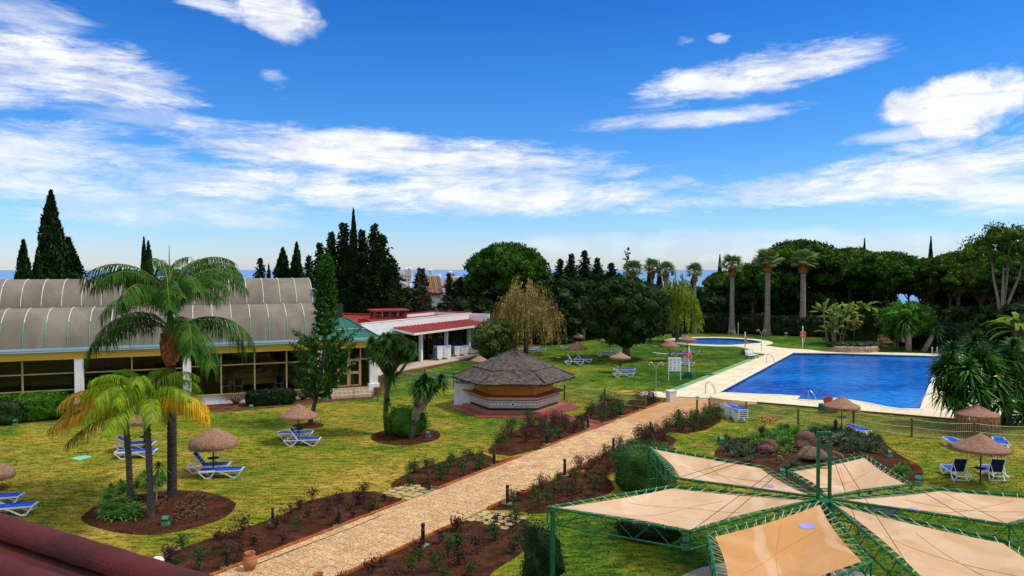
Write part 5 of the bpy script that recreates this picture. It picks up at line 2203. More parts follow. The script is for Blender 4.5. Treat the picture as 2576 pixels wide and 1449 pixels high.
fp = fan_palm(10.4, 1)
gfp = 'tall fan palms standing in a row beyond the pools'
fps = [(1747, 838.6, 686, 'fan palm with slim trunk standing against the sea, left of the row', .86), (1841, 840, 669, 'fan palm behind the round pool, second of the tall row', 1.0), (1930, 842.6, 657, 'fan palm behind the twin shower post, third of the row', 1.05),
       (2019, 845, 658, 'fan palm nearest the facing lifebuoy post, rightmost of the row', 1.08), (1674, 838, 684, 'fan palm rising behind the lime green weeping tree', .95), (1592, 842, 682, 'fan palm crown showing above the round dark evergreen', .95),
       (1640, 836, 676, 'fan palm crown between the round evergreen and the lime tree', .8)]
for i, (px, yb, yc, lb, s_) in enumerate(fps):
    p = G(px, yb)
    zc = AT(px, yc, p.y).z
    k = zc / 10.4
    if i == 0:
        fp.location = p
        fp.scale = (k * s_ * 1.1, k * s_ * 1.1, k)
        tag(fp, lb, 'palm tree', gfp)
    else:
        dup(fp, p, random.uniform(0, 6), lb, gfp, (k * s_ * 1.1, k * s_ * 1.1, k))
# palm beyond the villas
o = dup(fp, AT(1130, 700, 150) * 1.0, 1.0, 'small palm crown showing behind the villa chimneys', gfp)
p = AT(1132, 692, 150)
o.location = (p.x, p.y, p.z - 10.4)
o['group'] = 'palm behind the villas'

# ---------------------------------------------------------------- feather palms
QF = []
for i, (a0, cu, L_) in enumerate([(82, 112, 4.6), (76, 125, 4.7), (68, 120, 4.6), (55, 120, 4.4), (40, 118, 4.3), (28, 112, 4.2), (86, 90, 4.3)]):
    QF.append(frond(L_, R(a0), R(cu), 70, .86, 1.5, .35, .042, .15, None, M['frond'], seed=i))
q_p = G(433, 1253)
qp = thing('queen_palm', 'tallest feather palm with brown leaf boot and drooping dark green crown', 'palm tree', q_p)
q = MB()
q.tube([(0, 0, -.1), (0, 0, .5), (.03, 0, 3), (.02, 0, 5.9)], [.25, .205, .19, .18], 12)
for z in np.arange(.3, 5.8, .21):
    q.lathe([(.205, z), (.198, z + .05)], 12, (.0 + .03 * z / 5.8, 0, 0))
q.build('trunk', mat('dark_palm_trunk', (.020, .018, .018), (.05, .045, .04), 6, .9, .02, 20, stretch=(.4, .4, 3)), qp, smooth='auto')
q = MB()
rnd = random.Random(4)
q.lathe([(.19, 5.75), (.34, 6.15), (.37, 6.6), (.27, 7.15), (.16, 7.5)], 12, wob=.08)
for i in range(60):
    a = i * 2.4
    z = 5.95 + 1.0 * i / 60
    r_ = .33 - .1 * abs(z - 6.5)
    c = Vector((math.cos(a) * r_, math.sin(a) * r_, z))
    q.bar(c, c + Vector((math.cos(a) * .10, math.sin(a) * .10, .26)), .16, .035)
q.build('leaf_boot', M['boot'], qp)
q = MB()
q.lathe([(.17, 7.0), (.15, 7.8), (.07, 8.5), (.01, 11.0)], 8)
q.build('crownshaft', mat('shaft_green', (.05, .11, .02), rough=.6), qp, smooth=True)
# hand-set lower fronds, then a whorl of rising ones
low = [(176, 26, 4, 7.25), (14, 30, 4, 7.2), (-38, 22, 5, 7.25), (-52, 42, 4, 7.3), (160, 60, 4, 7.4), (200, 60, 5, 7.3), (40, 0, 5, 7.3), (100, 0, 5, 7.3)]
for a, e_, k, z in low:
    link('frond', QF[k], qp, (0, 0, z), (rnd.uniform(-.15, .15), 0, R(a)))
for i in range(26):
    k = [0, 1, 2, 6, 1, 2, 0, 3][i % 8]
    a = i * 137.5 + rnd.uniform(-12, 12)
    link('frond', QF[k], qp, (.05 * math.cos(a), .05 * math.sin(a), 7.75 + .022 * i), (rnd.uniform(-.2, .2), 0, R(a)), rnd.uniform(.82, .96))

SFm = {}
for nm, m_ in (('lime', M['frond_yg']), ('yellow', M['frond_yel']), ('dry', M['frond_dry'])):
    for i, (a0, cu, L_) in enumerate([(80, 115, 2.7), (60, 115, 2.8), (35, 95, 2.9), (15, 60, 3.0), (-15, 35, 2.6)]):
        SFm[nm, i] = frond(L_, R(a0), R(cu), 56, .66, 1.35, .4, .030, .2, None, m_, seed=20 + i)
trm = M['trunk']


def small_palm(base, topz, lean, label, fr):
    t = thing('feather_palm', label, 'palm tree', base)
    q = MB()
    lx, ly = lean
    q.tube([(0, 0, -.1), (0, 0, .4), (lx * .3, ly * .3, topz * .5), (lx, ly, topz)], [.17, .135, .125, .12], 10)
    for i, z in enumerate(np.arange(.25, topz - .8, .17)):
        f = z / topz
        q.lathe([(.137, z), (.13, z + .05)], 10, (lx * f * f * .95, ly * f * f, 0))
    q.build('trunk', trm, t, smooth='auto')
    q = MB()
    q.lathe([(.12, -.55), (.17, -.2), (.14, .2), (.08, .6)], 10, (lx, ly, topz))
    q.build('leaf_boot', M['trunk_pale'], t, smooth=True)
    for (a, k, nm) in fr:
        o = link('frond', SFm[nm, k], t, (lx, ly, topz + .2), (random.uniform(-.2, .2), 0, R(a)), random.uniform(.9, 1.05))
        if nm == 'yellow':
            o['label'] = 'yellow orange frond'
        if nm == 'dry':
            o['label'] = 'dry brown frond'
    return t


bA = G(379, 1301)
small_palm(bA, 4.35, (-.12, 0), 'middle feather palm of the trio with lime fronds and yellow lower fronds',
           [(a, 0, 'lime') for a in (10, 80, 150, 220, 290)] + [(a, 1, 'lime') for a in (-20, 50, 120, 165, 250)] + [(195, 1, 'lime'), (-60, 2, 'lime'), (-90, 1, 'lime'), (-95, 3, 'lime'),
            (-6, 3, 'yellow'), (4, 2, 'yellow'), (8, 3, 'lime'), (182, 2, 'yellow'), (174, 1, 'yellow'), (60, 2, 'lime'), (-125, 2, 'lime'), (-12, 2, 'yellow'), (190, 3, 'yellow')])
bB = G(328, 1262)
small_palm(bB, 3.75, (-.18, 0), 'left feather palm of the trio with drooping orange yellow fronds',
           [(a, 1, 'lime') for a in (20, 90, 270)] + [(155, 1, 'yellow'), (190, 1, 'yellow'), (205, 1, 'yellow')] + [(180, 2, 'yellow'), (165, 1, 'yellow'), (200, 2, 'yellow'), (188, 3, 'yellow'), (172, 3, 'yellow'), (196, 4, 'dry'), (210, 3, 'yellow'), (-150, 3, 'dry'), (-70, 2, 'lime'), (-20, 2, 'lime')])
# small dracaena between them
t = thing('dracaena', 'small thin stemmed dracaena between the palm trunks', 'plant', G(393, 1262))
q = MB()
q.tube([(0, 0, 0), (.03, 0, .8), (.12, 0, 1.45)], [.05, .04, .035], 6)
q.build('stem', M['trunk_pale'], t)
rs = rosette(46, .62, .05, R(-45), R(85), 1.4, M['bush'], 3)
link('leaf_rosette', rs, t, (.12, 0, 1.5))

# ---------------------------------------------------------------- leaning araucaria in front of the hall
ab = G(778, 1069)
ar = thing('araucaria_tree', 'leaning araucaria with narrow green top and open lower tiers before the hall', 'tree', ab)


def apt(z):
    lx = np.interp(z, [0, 1.2, 2.4, 4, 10.8], [0, .30, .62, .92, 1.08])
    return Vector((lx, np.interp(z, [0, 3, 11], [0, .1, .3]), z))


q = MB()
q.tube([apt(z) for z in (-.1, .5, 1.2, 2.0, 3.0, 5, 7, 9, 10.7)], [.17, .155, .14, .13, .12, .10, .08, .05, .02], 9)
q.build('trunk', M['trunk'], ar, smooth=True)
rnd = random.Random(8)
tierdef = []
z = 1.9
while z < 10.75:
    if z > 7.1:
        L_ = np.interp(z, [7.1, 8.2, 10.2, 10.75], [.66, .70, .36, .06])
        step = .17
        nb_ = 8
    elif z > 5.6:
        L_ = rnd.choice([.6, .75, .9])
        step = .36
        nb_ = 6
    else:
        L_ = np.interp(z, [1.9, 3, 4.5, 5.6], [1.2, 1.95, 2.15, 1.95]) * rnd.uniform(.85, 1.1)
        step = .44
        nb_ = 7
    tierdef.append((z, float(L_), nb_))
    z += step
for ti, (z, L_, nb_) in enumerate(tierdef):
    mb = MB()
    c = apt(z)
    for k in range(nb_):
        a = 2 * math.pi * k / nb_ + ti * .7 + rnd.uniform(-.25, .25)
        l2 = L_ * rnd.uniform(.78, 1.1)
        pts = [c + Vector((math.cos(a) * l2 * t_, math.sin(a) * l2 * t_, -.10 * l2 * math.sin(t_ * 3.1) + .30 * l2 * t_ ** 2.2)) for t_ in (0, .35, .7, 1)]
        mb.tube(pts, [.028, .022, .015, .01], 4, 1)
        n = int(34 + 46 * l2)
        tt = np.array([rnd.uniform(.22 if z < 7 else .1, 1.03) for _ in range(n)])
        base = np.array([c[i] + 0 for i in range(3)])
        P = np.stack([base[0] + np.cos(a) * l2 * tt, base[1] + np.sin(a) * l2 * tt, base[2] - .10 * l2 * np.sin(tt * 3.1) + .30 * l2 * tt ** 2.2 + .03], 1)
        P += rng.normal(size=P.shape) * np.array([.09, .09, .055])
        d = np.tile([math.cos(a) * .6, math.sin(a) * .6, .8], (n, 1))
        leaves(mb, P, None, .26, .075, 0, tdir=d, tb=.55)
    mb.build('branch_tier', [M['arauc'], M['trunk']], ar)

# ---------------------------------------------------------------- trees on the lawn
p = G(1575, 905)
fc = broadleaf(9.0, 4.35, 1.6, M['ficus'], 61, 84, 190, .30, 'evergreen_tree', .42, rclump=.23)
tag(fc, 'large round dense dark evergreen on the lawn behind the umbrellas', 'tree')
fc.location = (p.x, p.y, 0)
p = G(1686, 861)
wl = weeping(8.4, 3.3, 1.5, M['limewillow'], 62, 900, (.30, .12), .22, 10, 1.0)
tag(wl, 'lime green weeping tree beside the round pool', 'tree')
wl.location = (p.x + .9, p.y, 0)
p = G(1322, 896)
wb = weeping(8.4, 3.8, 1.0, M['brownwillow'], 63, 820, (.32, .075), .24, 9, 1.15)
tag(wb, 'olive brown weeping tree with hanging twigs behind the kiosk', 'tree')
wb.location = (p.x, p.y, 0)
p = G(1248, 903)
ct = broadleaf(4.0, 2.45, .2, leafmat('citrus_leaf', (.022, .055, .008), (.085, .125, .015), 1.2, .5, .1), 64, 26, 240, .24, 'citrus_tree', .12, rclump=.34)
tag(ct, 'low bushy green citrus tree left of the olive brown weeping tree', 'tree')
ct.location = (p.x, p.y, 0)
# leaning pale trunked tree behind the far umbrella
p = G(1465, 858)
t = thing('olive_tree', 'dark tree with pale forked trunk behind the far left umbrella', 'tree', (p.x, p.y, 0))
q = MB()
q.tube([(0, 0, -.1), (.1, 0, 1.2), (-.4, 0, 2.6), (-.6, 0, 4.5)], [.42, .34, .25, .15], 8)
q.tube([(.1, 0, 1.2), (1.2, 0, 3.2), (1.7, 0, 5)], [.24, .18, .1], 7)
q.tube([(2.2, .4, -.1), (3.2, .4, 1.6), (4.2, .4, 3.6)], [.16, .13, .1], 7)
q.build('trunk', M['trunk_pale'], t, smooth=True)
mb = MB()
clumps(mb, [((random.uniform(-3, 3.5), random.uniform(-2, 2), random.uniform(4, 8)), random.uniform(1, 1.6)) for _ in range(22)], 110, .4, .2, -.8, .75, 1, .6, .9, seed=90)
mb.build('crown', M['ficus'], t)

# ---------------------------------------------------------------- planter group with palms beyond the pool
PF2 = []
for i, (a0, cu, L_) in enumerate([(80, 100, 4.0), (66, 105, 4.2), (48, 95, 4.2), (28, 85, 4.0), (5, 60, 3.6)]):
    PF2.append(frond(L_, R(a0), R(cu), 46, .60, .35, .7, .13, .35, None, M['frond_yg'] if False else leafmat('phoenix_leaf', (.10, .19, .012), (.22, .33, .03), 1.2, .3, .2), seed=40 + i))
pp = G(2176, 866)
t = thing('date_palm', 'large arching date palm beyond the stone planter', 'palm tree', (pp.x, pp.y + 1, 0))
q = MB()
q.lathe([(.45, -.1), (.42, 2.6), (.5, 3.3), (.2, 3.9)], 12, wob=.1)
q.build('trunk', M['trunk'], t)
for i in range(34):
    link('frond', PF2[[0, 1, 1, 2, 2, 3, 4][i % 7]], t, (0, 0, 3.4), (random.uniform(-.2, .2), 0, R(i * 137.5)), random.uniform(.85, 1.05))
for k, (px, py, D, s_, lb) in enumerate([(2560, 815, 78, .85, 'arching date palm cut off by the right edge behind the big yucca')]):
    p = AT(px, py, D)
    dup(t, (p.x, p.y, p.z - 3.6), 1.0, lb, None, s_)

# bird of paradise clump: paddle leaves
pad = MB()
for side in (-1, 1):
    for j in range(7):
        t0, t1 = j / 7, (j + .9) / 7
        w0 = .30 * math.sin(math.pi * (.12 + .85 * t0))
        w1 = .30 * math.sin(math.pi * (.12 + .85 * min(t1, 1)))
        x0_, x1_ = .7 + 1.3 * t0, .7 + 1.3 * t1
        z0_, z1_ = .8 * math.sin(x0_ * .9) * .8, .8 * math.sin(x1_ * .9) * .8
        pad.add([(x0_, 0, z0_), (x1_, 0, z1_), (x1_ + .05, side * w1, z1_ - .12 - .1 * random.random()), (x0_ + .05, side * w0, z0_ - .12)], [(0, 1, 2, 3)], 1)
pad.tube([(0, 0, 0), (.6, 0, .42), (2.0, 0, .62)], [.03, .02, .01], 4, 0)
pad_me = pad.build('paddle_leaf', [M['rachis'], leafmat('paddle_leaf', (.10, .20, .02), (.22, .30, .05), 1.5, .35, .2)], mesh_only=True)


def strelitzia(loc, stems, label, s_=1.0):
    t = thing('bird_of_paradise', label, 'plant', loc)
    rnd = random.Random(int(loc[0] * 10))
    for (dx, dy, h) in stems:
        q = MB()
        q.tube([(dx * .6, dy, 0), (dx, dy, h * .6), (dx * 1.15, dy, h)], [.10, .08, .07], 6)
        q.build('stem', M['trunk_pale'], t)
        n = 9
        for i in range(n):
            f = i / n
            link('paddle_leaf', pad_me, t, (dx * 1.15, dy, h), (rnd.uniform(-.6, .6), -R(-25 + 85 * f), i * 2.4), s_ * rnd.uniform(.8, 1.1))
    return t


p = G(2098, 869)
strelitzia((p.x, p.y, 0), [(-1.2, 0, 4.3), (.1, .3, 3.6), (.9, -.3, 3.0), (-.4, -.4, 1.7), (-.1, -.6, 2.4), (1.6, 0, 4.0)], 'clump of pale green bird of paradise stems left of the stone planter')
p = G(2254, 876)
strelitzia((p.x, p.y, 0), [(.3, 0, 3.9), (-.2, .2, .9), (-.1, 0, 1.6)], 'thin bird of paradise stem between planter and yucca pair', .85)
# boxy dark hedge block and sapling behind the planter
p = G(2150, 868)
bush(6.6, 2.6, 4.3, M['bush_dark'], 71, 2600, .26, 1.0, 'clipped_bush', 'dark square clipped bush behind the stone planter', 'shrub', (p.x, p.y + 1.2, 0), 0, None, .05)
p = G(2148, 872)
sp_t = broadleaf(3.6, 1.0, 1.5, leafmat('sapling_leaf', (.16, .17, .03), (.26, .24, .06), 2, .4, .2), 72, 12, 40, .14, 'sapling', .04, rclump=.28)
tag(sp_t, 'small yellowish sapling standing in the stone planter', 'tree')
sp_t.location = (p.x, p.y, .5)
# stone planter: every stone a piece
pl = thing('stone_planter', 'low oval planter wall of rough pale stones beyond the pool', 'planter', (0, 0, 0))
pa_, pb_ = G(2093, 885.5), G(2223, 888.5)
cc_ = (pa_ + pb_) / 2 + Vector((0, 1.4, 0))
rx_ = (pb_ - pa_).length / 2
STN = []
for k in range(5):
    q = MB()
    q.blob((0, 0, 0), (.27, .19, .16), 100 + k, .3, 1)
    STN.append(q.build('stone', M['rock_pale'], mesh_only=True))
for row in range(3):
    n = 36
    for i in range(n):
        a = math.pi * (1.0 + i / (n - 1)) if True else 0
        x = cc_.x + rx_ * math.cos(a)
        y = cc_.y + 1.9 * math.sin(a)
        link('stone', STN[random.randrange(5)], pl, (x + random.uniform(-.05, .05), y + random.uniform(-.06, .06), .13 + row * .23), (random.uniform(-.4, .4), random.uniform(-.4, .4), a + 1.57 + random.uniform(-.4, .4)), random.uniform(.85, 1.2))
mb = MB()
mb.prism([(cc_.x + rx_ * .95 * math.cos(a), cc_.y + 1.8 * math.sin(a)) for a in np.linspace(0, 2 * math.pi, 30)[:-1]], 0, .55)
mb.build('planter_soil', M['soil'], pl)
for i in range(6):
    x = cc_.x + rx_ * (-.8 + .32 * i)
    bush(2.2, 1.5, .75, M['cedar_brown'] if i % 2 else M['bush_dark'], 300 + i, 380, .16, 0, 'low_shrub', 'low olive shrub in the stone planter, %s from the left' % ['first', 'second', 'third', 'fourth', 'fifth', 'sixth'][i], 'shrub', (x, cc_.y - .5, .5), 0, 'low shrubs in the stone planter')

# round bush and palms right of the planter
p = G(2312, 884)
rb_ = broadleaf(5.6, 3.2, 1.6, M['bush'], 73, 36, 110, .34, 'round_tree', .15, rclump=.28)
tag(rb_, 'green broadleaf tree behind the yucca pair', 'tree')
rb_.location = (p.x, p.y + 3, 0)

# ---------------------------------------------------------------- yuccas
YR = [rosette(120, .88, .105, R(-55), R(86), .9, M['yucca'], 80 + i, .15) for i in range(3)]


def yucca(loc, stems, label, skirt=True, name='yucca', hs=1.0):
    t = thing(name, label, 'plant', loc)
    for si, pts in enumerate(stems):
        *pp_, r0, hs_ = pts
        q = MB()
        q.tube(pp_, [r0 * (1 - .35 * i / len(pp_)) for i in range(len(pp_))], 8)
        q.build('trunk', M['trunk_pale'] if name == 'yucca' else M['trunk'], t, smooth=True)
        if hs_:
            link('leaf_rosette', YR[si % 3], t, pp_[-1], (random.uniform(-.2, .2), random.uniform(-.2, .2), random.uniform(0, 6)), hs_ * hs)
    return t


# yucca pair by the far hedge
p = G(2285, 886)
yucca(p, [((0, 0, 0), (0, 0, 1.8), (-.5, 0, 3.6), .38, 1.75), ((.3, 0, 1.8), (.3, 0, 2.8), .2, 1.2), ((1.9, .2, 0), (2.6, .2, 1.2), (3.2, .2, 2.7), .34, 1.6), ((-.6, -.1, 1.2), (-.9, 0, 2.4), .15, 1.1)], 'pair of bright green yuccas with leaning trunks beyond the pool')
# small fan-like palm by clubhouse parapet
p = AT(1106, 778, 99)
t = thing('yucca', 'small bright yucca head peeping over the clubhouse parapet', 'plant', (p.x, p.y, 0))
link('leaf_rosette', YR[0], t, (0, 0, p.z - .1), (0, 0, 0), 1.6)
q = MB()
q.tube([(0, 0, 0), (0, 0, p.z)], .12, 6)
q.build('trunk', M['trunk_pale'], t)

# big yucca at the right
b0 = G(2470, 1072)
heads = [(2395, 885, -.4, 1.15), (2452, 858, .3, 1.15), (2480, 900, -1.0, 1.2), (2385, 925, -1.0, 1.15), (2362, 945, 0, 1.05), (2430, 930, -1.6, 1.25), (2500, 945, -1.6, 1.25), (2545, 900, .2, 1.2), (2380, 985, -1.0, 1.15),
         (2415, 1000, -1.4, 1.1), (2460, 975, -1.9, 1.2), (2520, 1000, -1.5, 1.15), (2560, 960, -.6, 1.2), (2575, 1040, -.4, 1.15), (2440, 905, 1.0, 1.2), (2500, 880, 1.0, 1.1), (2410, 960, .6, 1.2), (2550, 870, 1.2, 1.0),
         (2480, 1010, .2, 1.1), (2370, 905, .8, 1.0), (2590, 900, .5, 1.1), (2600, 980, 0, 1.1)]
t = thing('giant_yucca', 'huge many headed dark green yucca beside the pool deck at right', 'plant', b0)
for i, (px, py, dy, s_) in enumerate(heads):
    p = AT(px, py + 6, b0.y + dy) - b0
    bx_ = -1.5 if px < 2440 else (1.5 if px > 2520 else 0)
    q = MB()
    q.tube([(bx_ * .9, random.uniform(-.4, .4), 0 if i % 3 == 0 else p.z * .3), (bx_ * .6 + p.x * .3, p.y * .5, p.z * .5), (p.x, p.y, p.z)], [.20 if i % 3 == 0 else .13, .13, .07], 7)
    q.build('trunk', M['trunk'], t, smooth=True)
    link('leaf_rosette', YR[i % 3], t, p, (random.uniform(-.5, .5) - (.25 if dy < 0 else 0), random.uniform(-.3, .3), random.uniform(0, 6)), s_ * 1.28)

# dragon tree and yuccas in the lawn bed
DR = rosette(170, .62, .06, R(-35), R(88), .6, M['drago'], 91, .1)
b0 = G(975, 1091)
t = thing('dragon_tree', 'tall dragon tree with a wide tufted crown above a yucca head', 'tree', b0)
q = MB()
tp = [Vector((0, 0, 0)), Vector((-.12, 0, 1.0)), Vector((-.05, 0, 2.4)), Vector((.15, 0, 3.3)), Vector((-.35, 0, 4.0)), Vector((-.55, 0, 4.4))]
q.tube(tp, [.19, .16, .15, .14, .12, .1], 9)
q.tube([tp[3], (.8, 0, 3.75), (1.1, 0, 4.2)], [.12, .10, .08], 7)
q.build('trunk', M['trunk'], t, smooth=True)
rnd = random.Random(12)
for i in range(38):
    f = (i + .5) / 38
    px, py = 980 + 58 * math.cos(i * 2.4) * math.sqrt(f), 882 + 30 * math.sin(i * 2.4) * math.sqrt(f)
    p = AT(px, py, b0.y + rnd.uniform(-.9, .9)) - b0
    link('leaf_rosette', DR, t, p, (rnd.uniform(-.4, .4), rnd.uniform(-.4, .4), rnd.uniform(0, 6)), rnd.uniform(.85, 1.1))
    q = MB()
    q.tube([(.25, 0, 3.5), (p * .6 + Vector((0, 0, 1.4))), p], [.06, .05, .04], 5)
    q.build('branch', M['trunk'], t)
p = AT(979, 947, b0.y - .3) - b0
link('leaf_rosette', YR[0], t, p, (0, 0, 0), .95)
p = AT(976, 1012, b0.y - .3) - b0
link('leaf_rosette', YR[1], t, p, (0, 0, 0), .5)
b0 = G(1035, 1104)
stems = []
for (px, py, s_) in [(1066, 968, 1.2), (1052, 978, .9), (1111, 960, .85), (1085, 972, .9), (1048, 1015, .4)]:
    p = AT(px, py, b0.y) - b0
    stems.append(((0, 0, 0), (p.x * .25, 0, p.z * .45), (p.x * .8, 0, p.z * .85), p, .13, s_))
yucca(b0, stems, 'branching yucca with drooping dark heads in the round lawn bed')
p = G(1022, 1098)
bush(2.5, 1.9, 1.85, M['bush'], 92, 2600, .10, 0, 'bush', 'rounded dark green bush under the yucca in the round lawn bed', 'shrub', (p.x, p.y, 0))

# clipped bushes and hedges
p = G(1630, 1243)
bush(2.5, 2.1, 1.95, mat('boxbush', (.02, .07, .010), (.055, .14, .018), 1.2, .6, isl=.45, transl=.12), 93, 12000, .075, 1.0, 'clipped_bush', 'tall squarish clipped green bush beside the shade sail', 'shrub', (p.x, p.y + .9, 0), R(-15), None, .06)
for (px, py, w_, d_, h_, lb, sd) in [(55, 1062, 4.3, 2.0, 1.65, 'leafy clipped hedge at the foot of the pool hall on the left', 94), (672, 1022, 3.3, 1.3, 1.05, 'low dark clipped hedge block at the foot of the hall glass', 95)]:
    p = G(px, py)
    bush(w_, d_, h_, M['bush'] if px < 100 else M['bush_dark'], sd, 5200, .15, 1.0, 'hedge', lb, 'hedge', (p.x, p.y + .8, 0), TH, None, .06)
p = G(-30, 1074)
bush(2.8, 2.0, 1.6, M['bush_dark'], 96, 1500, .15, 1.0, 'hedge', 'darker hedge piece cut off by the left edge', 'hedge', (p.x, p.y + .8, 0), TH, None, .06)
p = G(1640, 1352)
bush(2.6, 1.9, .95, M['bush_dark'], 97, 4200, .08, 0, 'bush', 'low dark bush in the round bed under the shade sail', 'shrub', (p.x, p.y + .2, 0))
p = G(1362, 1487)
bush(1.25, 1.1, 2.1, M['bush_dark'], 98, 1500, .08, 0, 'climbing_plant', 'twiggy dark climbing plant round the awning post', 'shrub', (p.x, p.y, 0), 0, None, .25)
p = G(1690, 872)
bush(1.4, 1.2, 1.0, M['bush_dark'], 99, 400, .2, 0, 'bush', 'small dark bush at the foot of the lime weeping tree', 'shrub', (p.x + 3.2, p.y + 12, 0))
for (px, py, lb) in [(1380, 868, 'dark green strappy shrub behind the weeping tree'), (1412, 866, 'low leafy shrub right of the weeping tree')]:
    p = G(px, py)
    bush(3.0, 1.6, 1.3, M['bush_dark'], int(px), 600, .25, 0, 'shrub', lb, 'shrub', (p.x, p.y, 0))


# twiggy dry shrubs against the base wall
def twiggy(w_, h_, seed, n=60, m_=None):
    rnd = random.Random(seed)
    q = MB()
    for i in range(n):
        a = rnd.uniform(0, 6.28)
        r1 = rnd.uniform(.3, 1) * w_ / 2
        m1 = Vector((math.cos(a) * r1 * .4, math.sin(a) * r1 * .3, h_ * rnd.uniform(.3, .6)))
        q.tube([(rnd.uniform(-.1, .1), 0, 0), m1, (math.cos(a) * r1, math.sin(a) * r1 * .6, h_ * rnd.uniform(.4, 1.0)), (math.cos(a + .4) * r1 * 1.1, math.sin(a) * r1 * .7, h_ * rnd.uniform(.3, .95))], [.012, .010, .006, .004], 3, cap=False)
    return q.build('twigs', m_ or M['dryplant'], mesh_only=True)


tw = twiggy(2.6, .95, 5, 90)
for (px, b, lb) in [(150, -.9, 'bare twiggy shrub against the white base wall beside the left hedge'), (590, -.8, 'bare twiggy shrub against the base wall left of the low hedge'), (760, -.7, 'bare twiggy shrub behind the araucaria trunk')]:
    t = thing('twiggy_shrub', lb, 'shrub', hallpt(px, b), TH, 'twiggy shrubs along the hall')
    link('twigs', tw, t)
    q = MB()
    P_ = rng.uniform((-1.2, -.4, .2), (1.2, .4, .9), (160, 3))
    leaves(q, P_, None, .07, .04)
    q.build('leaves', M['dryplant'], t)

# ---------------------------------------------------------------- rose bushes
ROSE = []
for k in range(8):
    rnd = random.Random(200 + k)
    w_, h_ = [.35, .5, .55, .75, .4, .8, .95, 1.1][k], [.35, .55, .75, .85, .45, 1.0, .9, 1.2][k]
    st_ = MB()
    lf = MB()
    for i in range(5 + k):
        a = rnd.uniform(0, 6.28)
        r1 = rnd.uniform(.2, 1) * w_ / 2
        z1 = h_ * rnd.uniform(.6, 1.0)
        p0, p1, p2 = Vector((0, 0, -.02)), Vector((math.cos(a) * r1 * .5, math.sin(a) * r1 * .5, z1 * .45)), Vector((math.cos(a) * r1, math.sin(a) * r1, z1))
        st_.tube([p0, p1, p2], [.02, .012, .006], 4, cap=False)
        n = 22 + 3 * k
        tt = np.array([rnd.uniform(.35, 1.05) for _ in range(n)])[:, None]
        P_ = np.array(p1) * (1 - tt) + np.array(p2) * tt + rng.normal(size=(n, 3)) * (.06 + .015 * k)
        leaves(lf, P_, None, .085, .058)
    ROSE.append((st_, lf))
RM = {}
for k, (a, b) in enumerate(ROSE):
    sme = a.build('stems', M['trunk_pine'], mesh_only=True)
    RM[k, 'g'] = (sme, b.build('leaves', M['rose_g'], mesh_only=True))
    RM[k, 'r'] = (sme, b.build('leaves', M['rose_r'], mesh_only=True))
def ordn2(i):
    return '%d%s' % (i, 'th' if 10 < i % 100 < 14 else {1: 'st', 2: 'nd', 3: 'rd'}.get(i % 10, 'th'))


BEDTXT = {'near_left': 'nearest left bed', 'second_left': 'second left bed', 'third_left': 'left bed by the kiosk paving', 'kiosk_left': 'bushy bed right of the kiosk',
          'gate_left': 'small bed by the white bin', 'near_right': 'nearest right bed', 'second_right': 'second right bed',
          'third_right': 'right bed by the clipped bush', 'gate_right': 'right bed by the lounger stack'}
# bed: count, kinds (size index range), share of red, minimum spacing
RB = {'near_left': (26, (0, 4), .55, .75), 'second_left': (17, (0, 4), .15, .7), 'third_left': (26, (3, 7), .65, .62), 'kiosk_left': (16, (4, 7), .3, .62), 'gate_left': (9, (3, 6), .35, .7),
      'near_right': (24, (0, 4), .45, .8), 'second_right': (24, (0, 3), .15, .7), 'third_right': (24, (1, 5), .6, .7), 'gate_right': (26, (3, 6), .25, .58)}
szt = ['tiny', 'small', 'small', 'medium', 'small', 'large', 'large', 'tall']
for k, (n, (k0, k1), red, md) in RB.items():
    poly = BEDS[k]
    A = np.array([(p[0], p[1]) for p in poly])
    cen = A.mean(0)
    inner = cen + (A - cen) * .88
    lo, hi = inner.min(0), inner.max(0)
    got = []
    rnd = random.Random(hash(k) % 1000 if False else sum(map(ord, k)))
    tries = 0
    while len(got) < n and tries < 6000:
        tries += 1
        x, y = rnd.uniform(lo[0], hi[0]), rnd.uniform(lo[1], hi[1])
        if y < 23.5 or not pip(np.array([[x, y]]), inner)[0]:
            continue
        if any((x - a) ** 2 + (y - b) ** 2 < md * md for a, b in got):
            continue
        got.append((x, y))
    got.sort(key=lambda g_: g_[0] * pd.x + g_[1] * pd.y)
    for ix, (x, y) in enumerate(got):
        i = rnd.randint(k0, k1)
        c = 'r' if rnd.random() < red else 'g'
        txt = '%s rose bush from the camera in the %s, %s leaved' % (ordn2(ix + 1), BEDTXT[k], 'red' if c == 'r' else 'green')
        t = thing('rose_bush', txt, 'rose bush', (x, y, .02), rnd.uniform(0, 6.28), 'rose bushes in the %s' % BEDTXT[k])
        s_ = rnd.uniform(.7, 1.0)
        t.scale = (s_,) * 3
        link('stems', RM[i, c][0], t)
        link('leaves', RM[i, c][1], t)

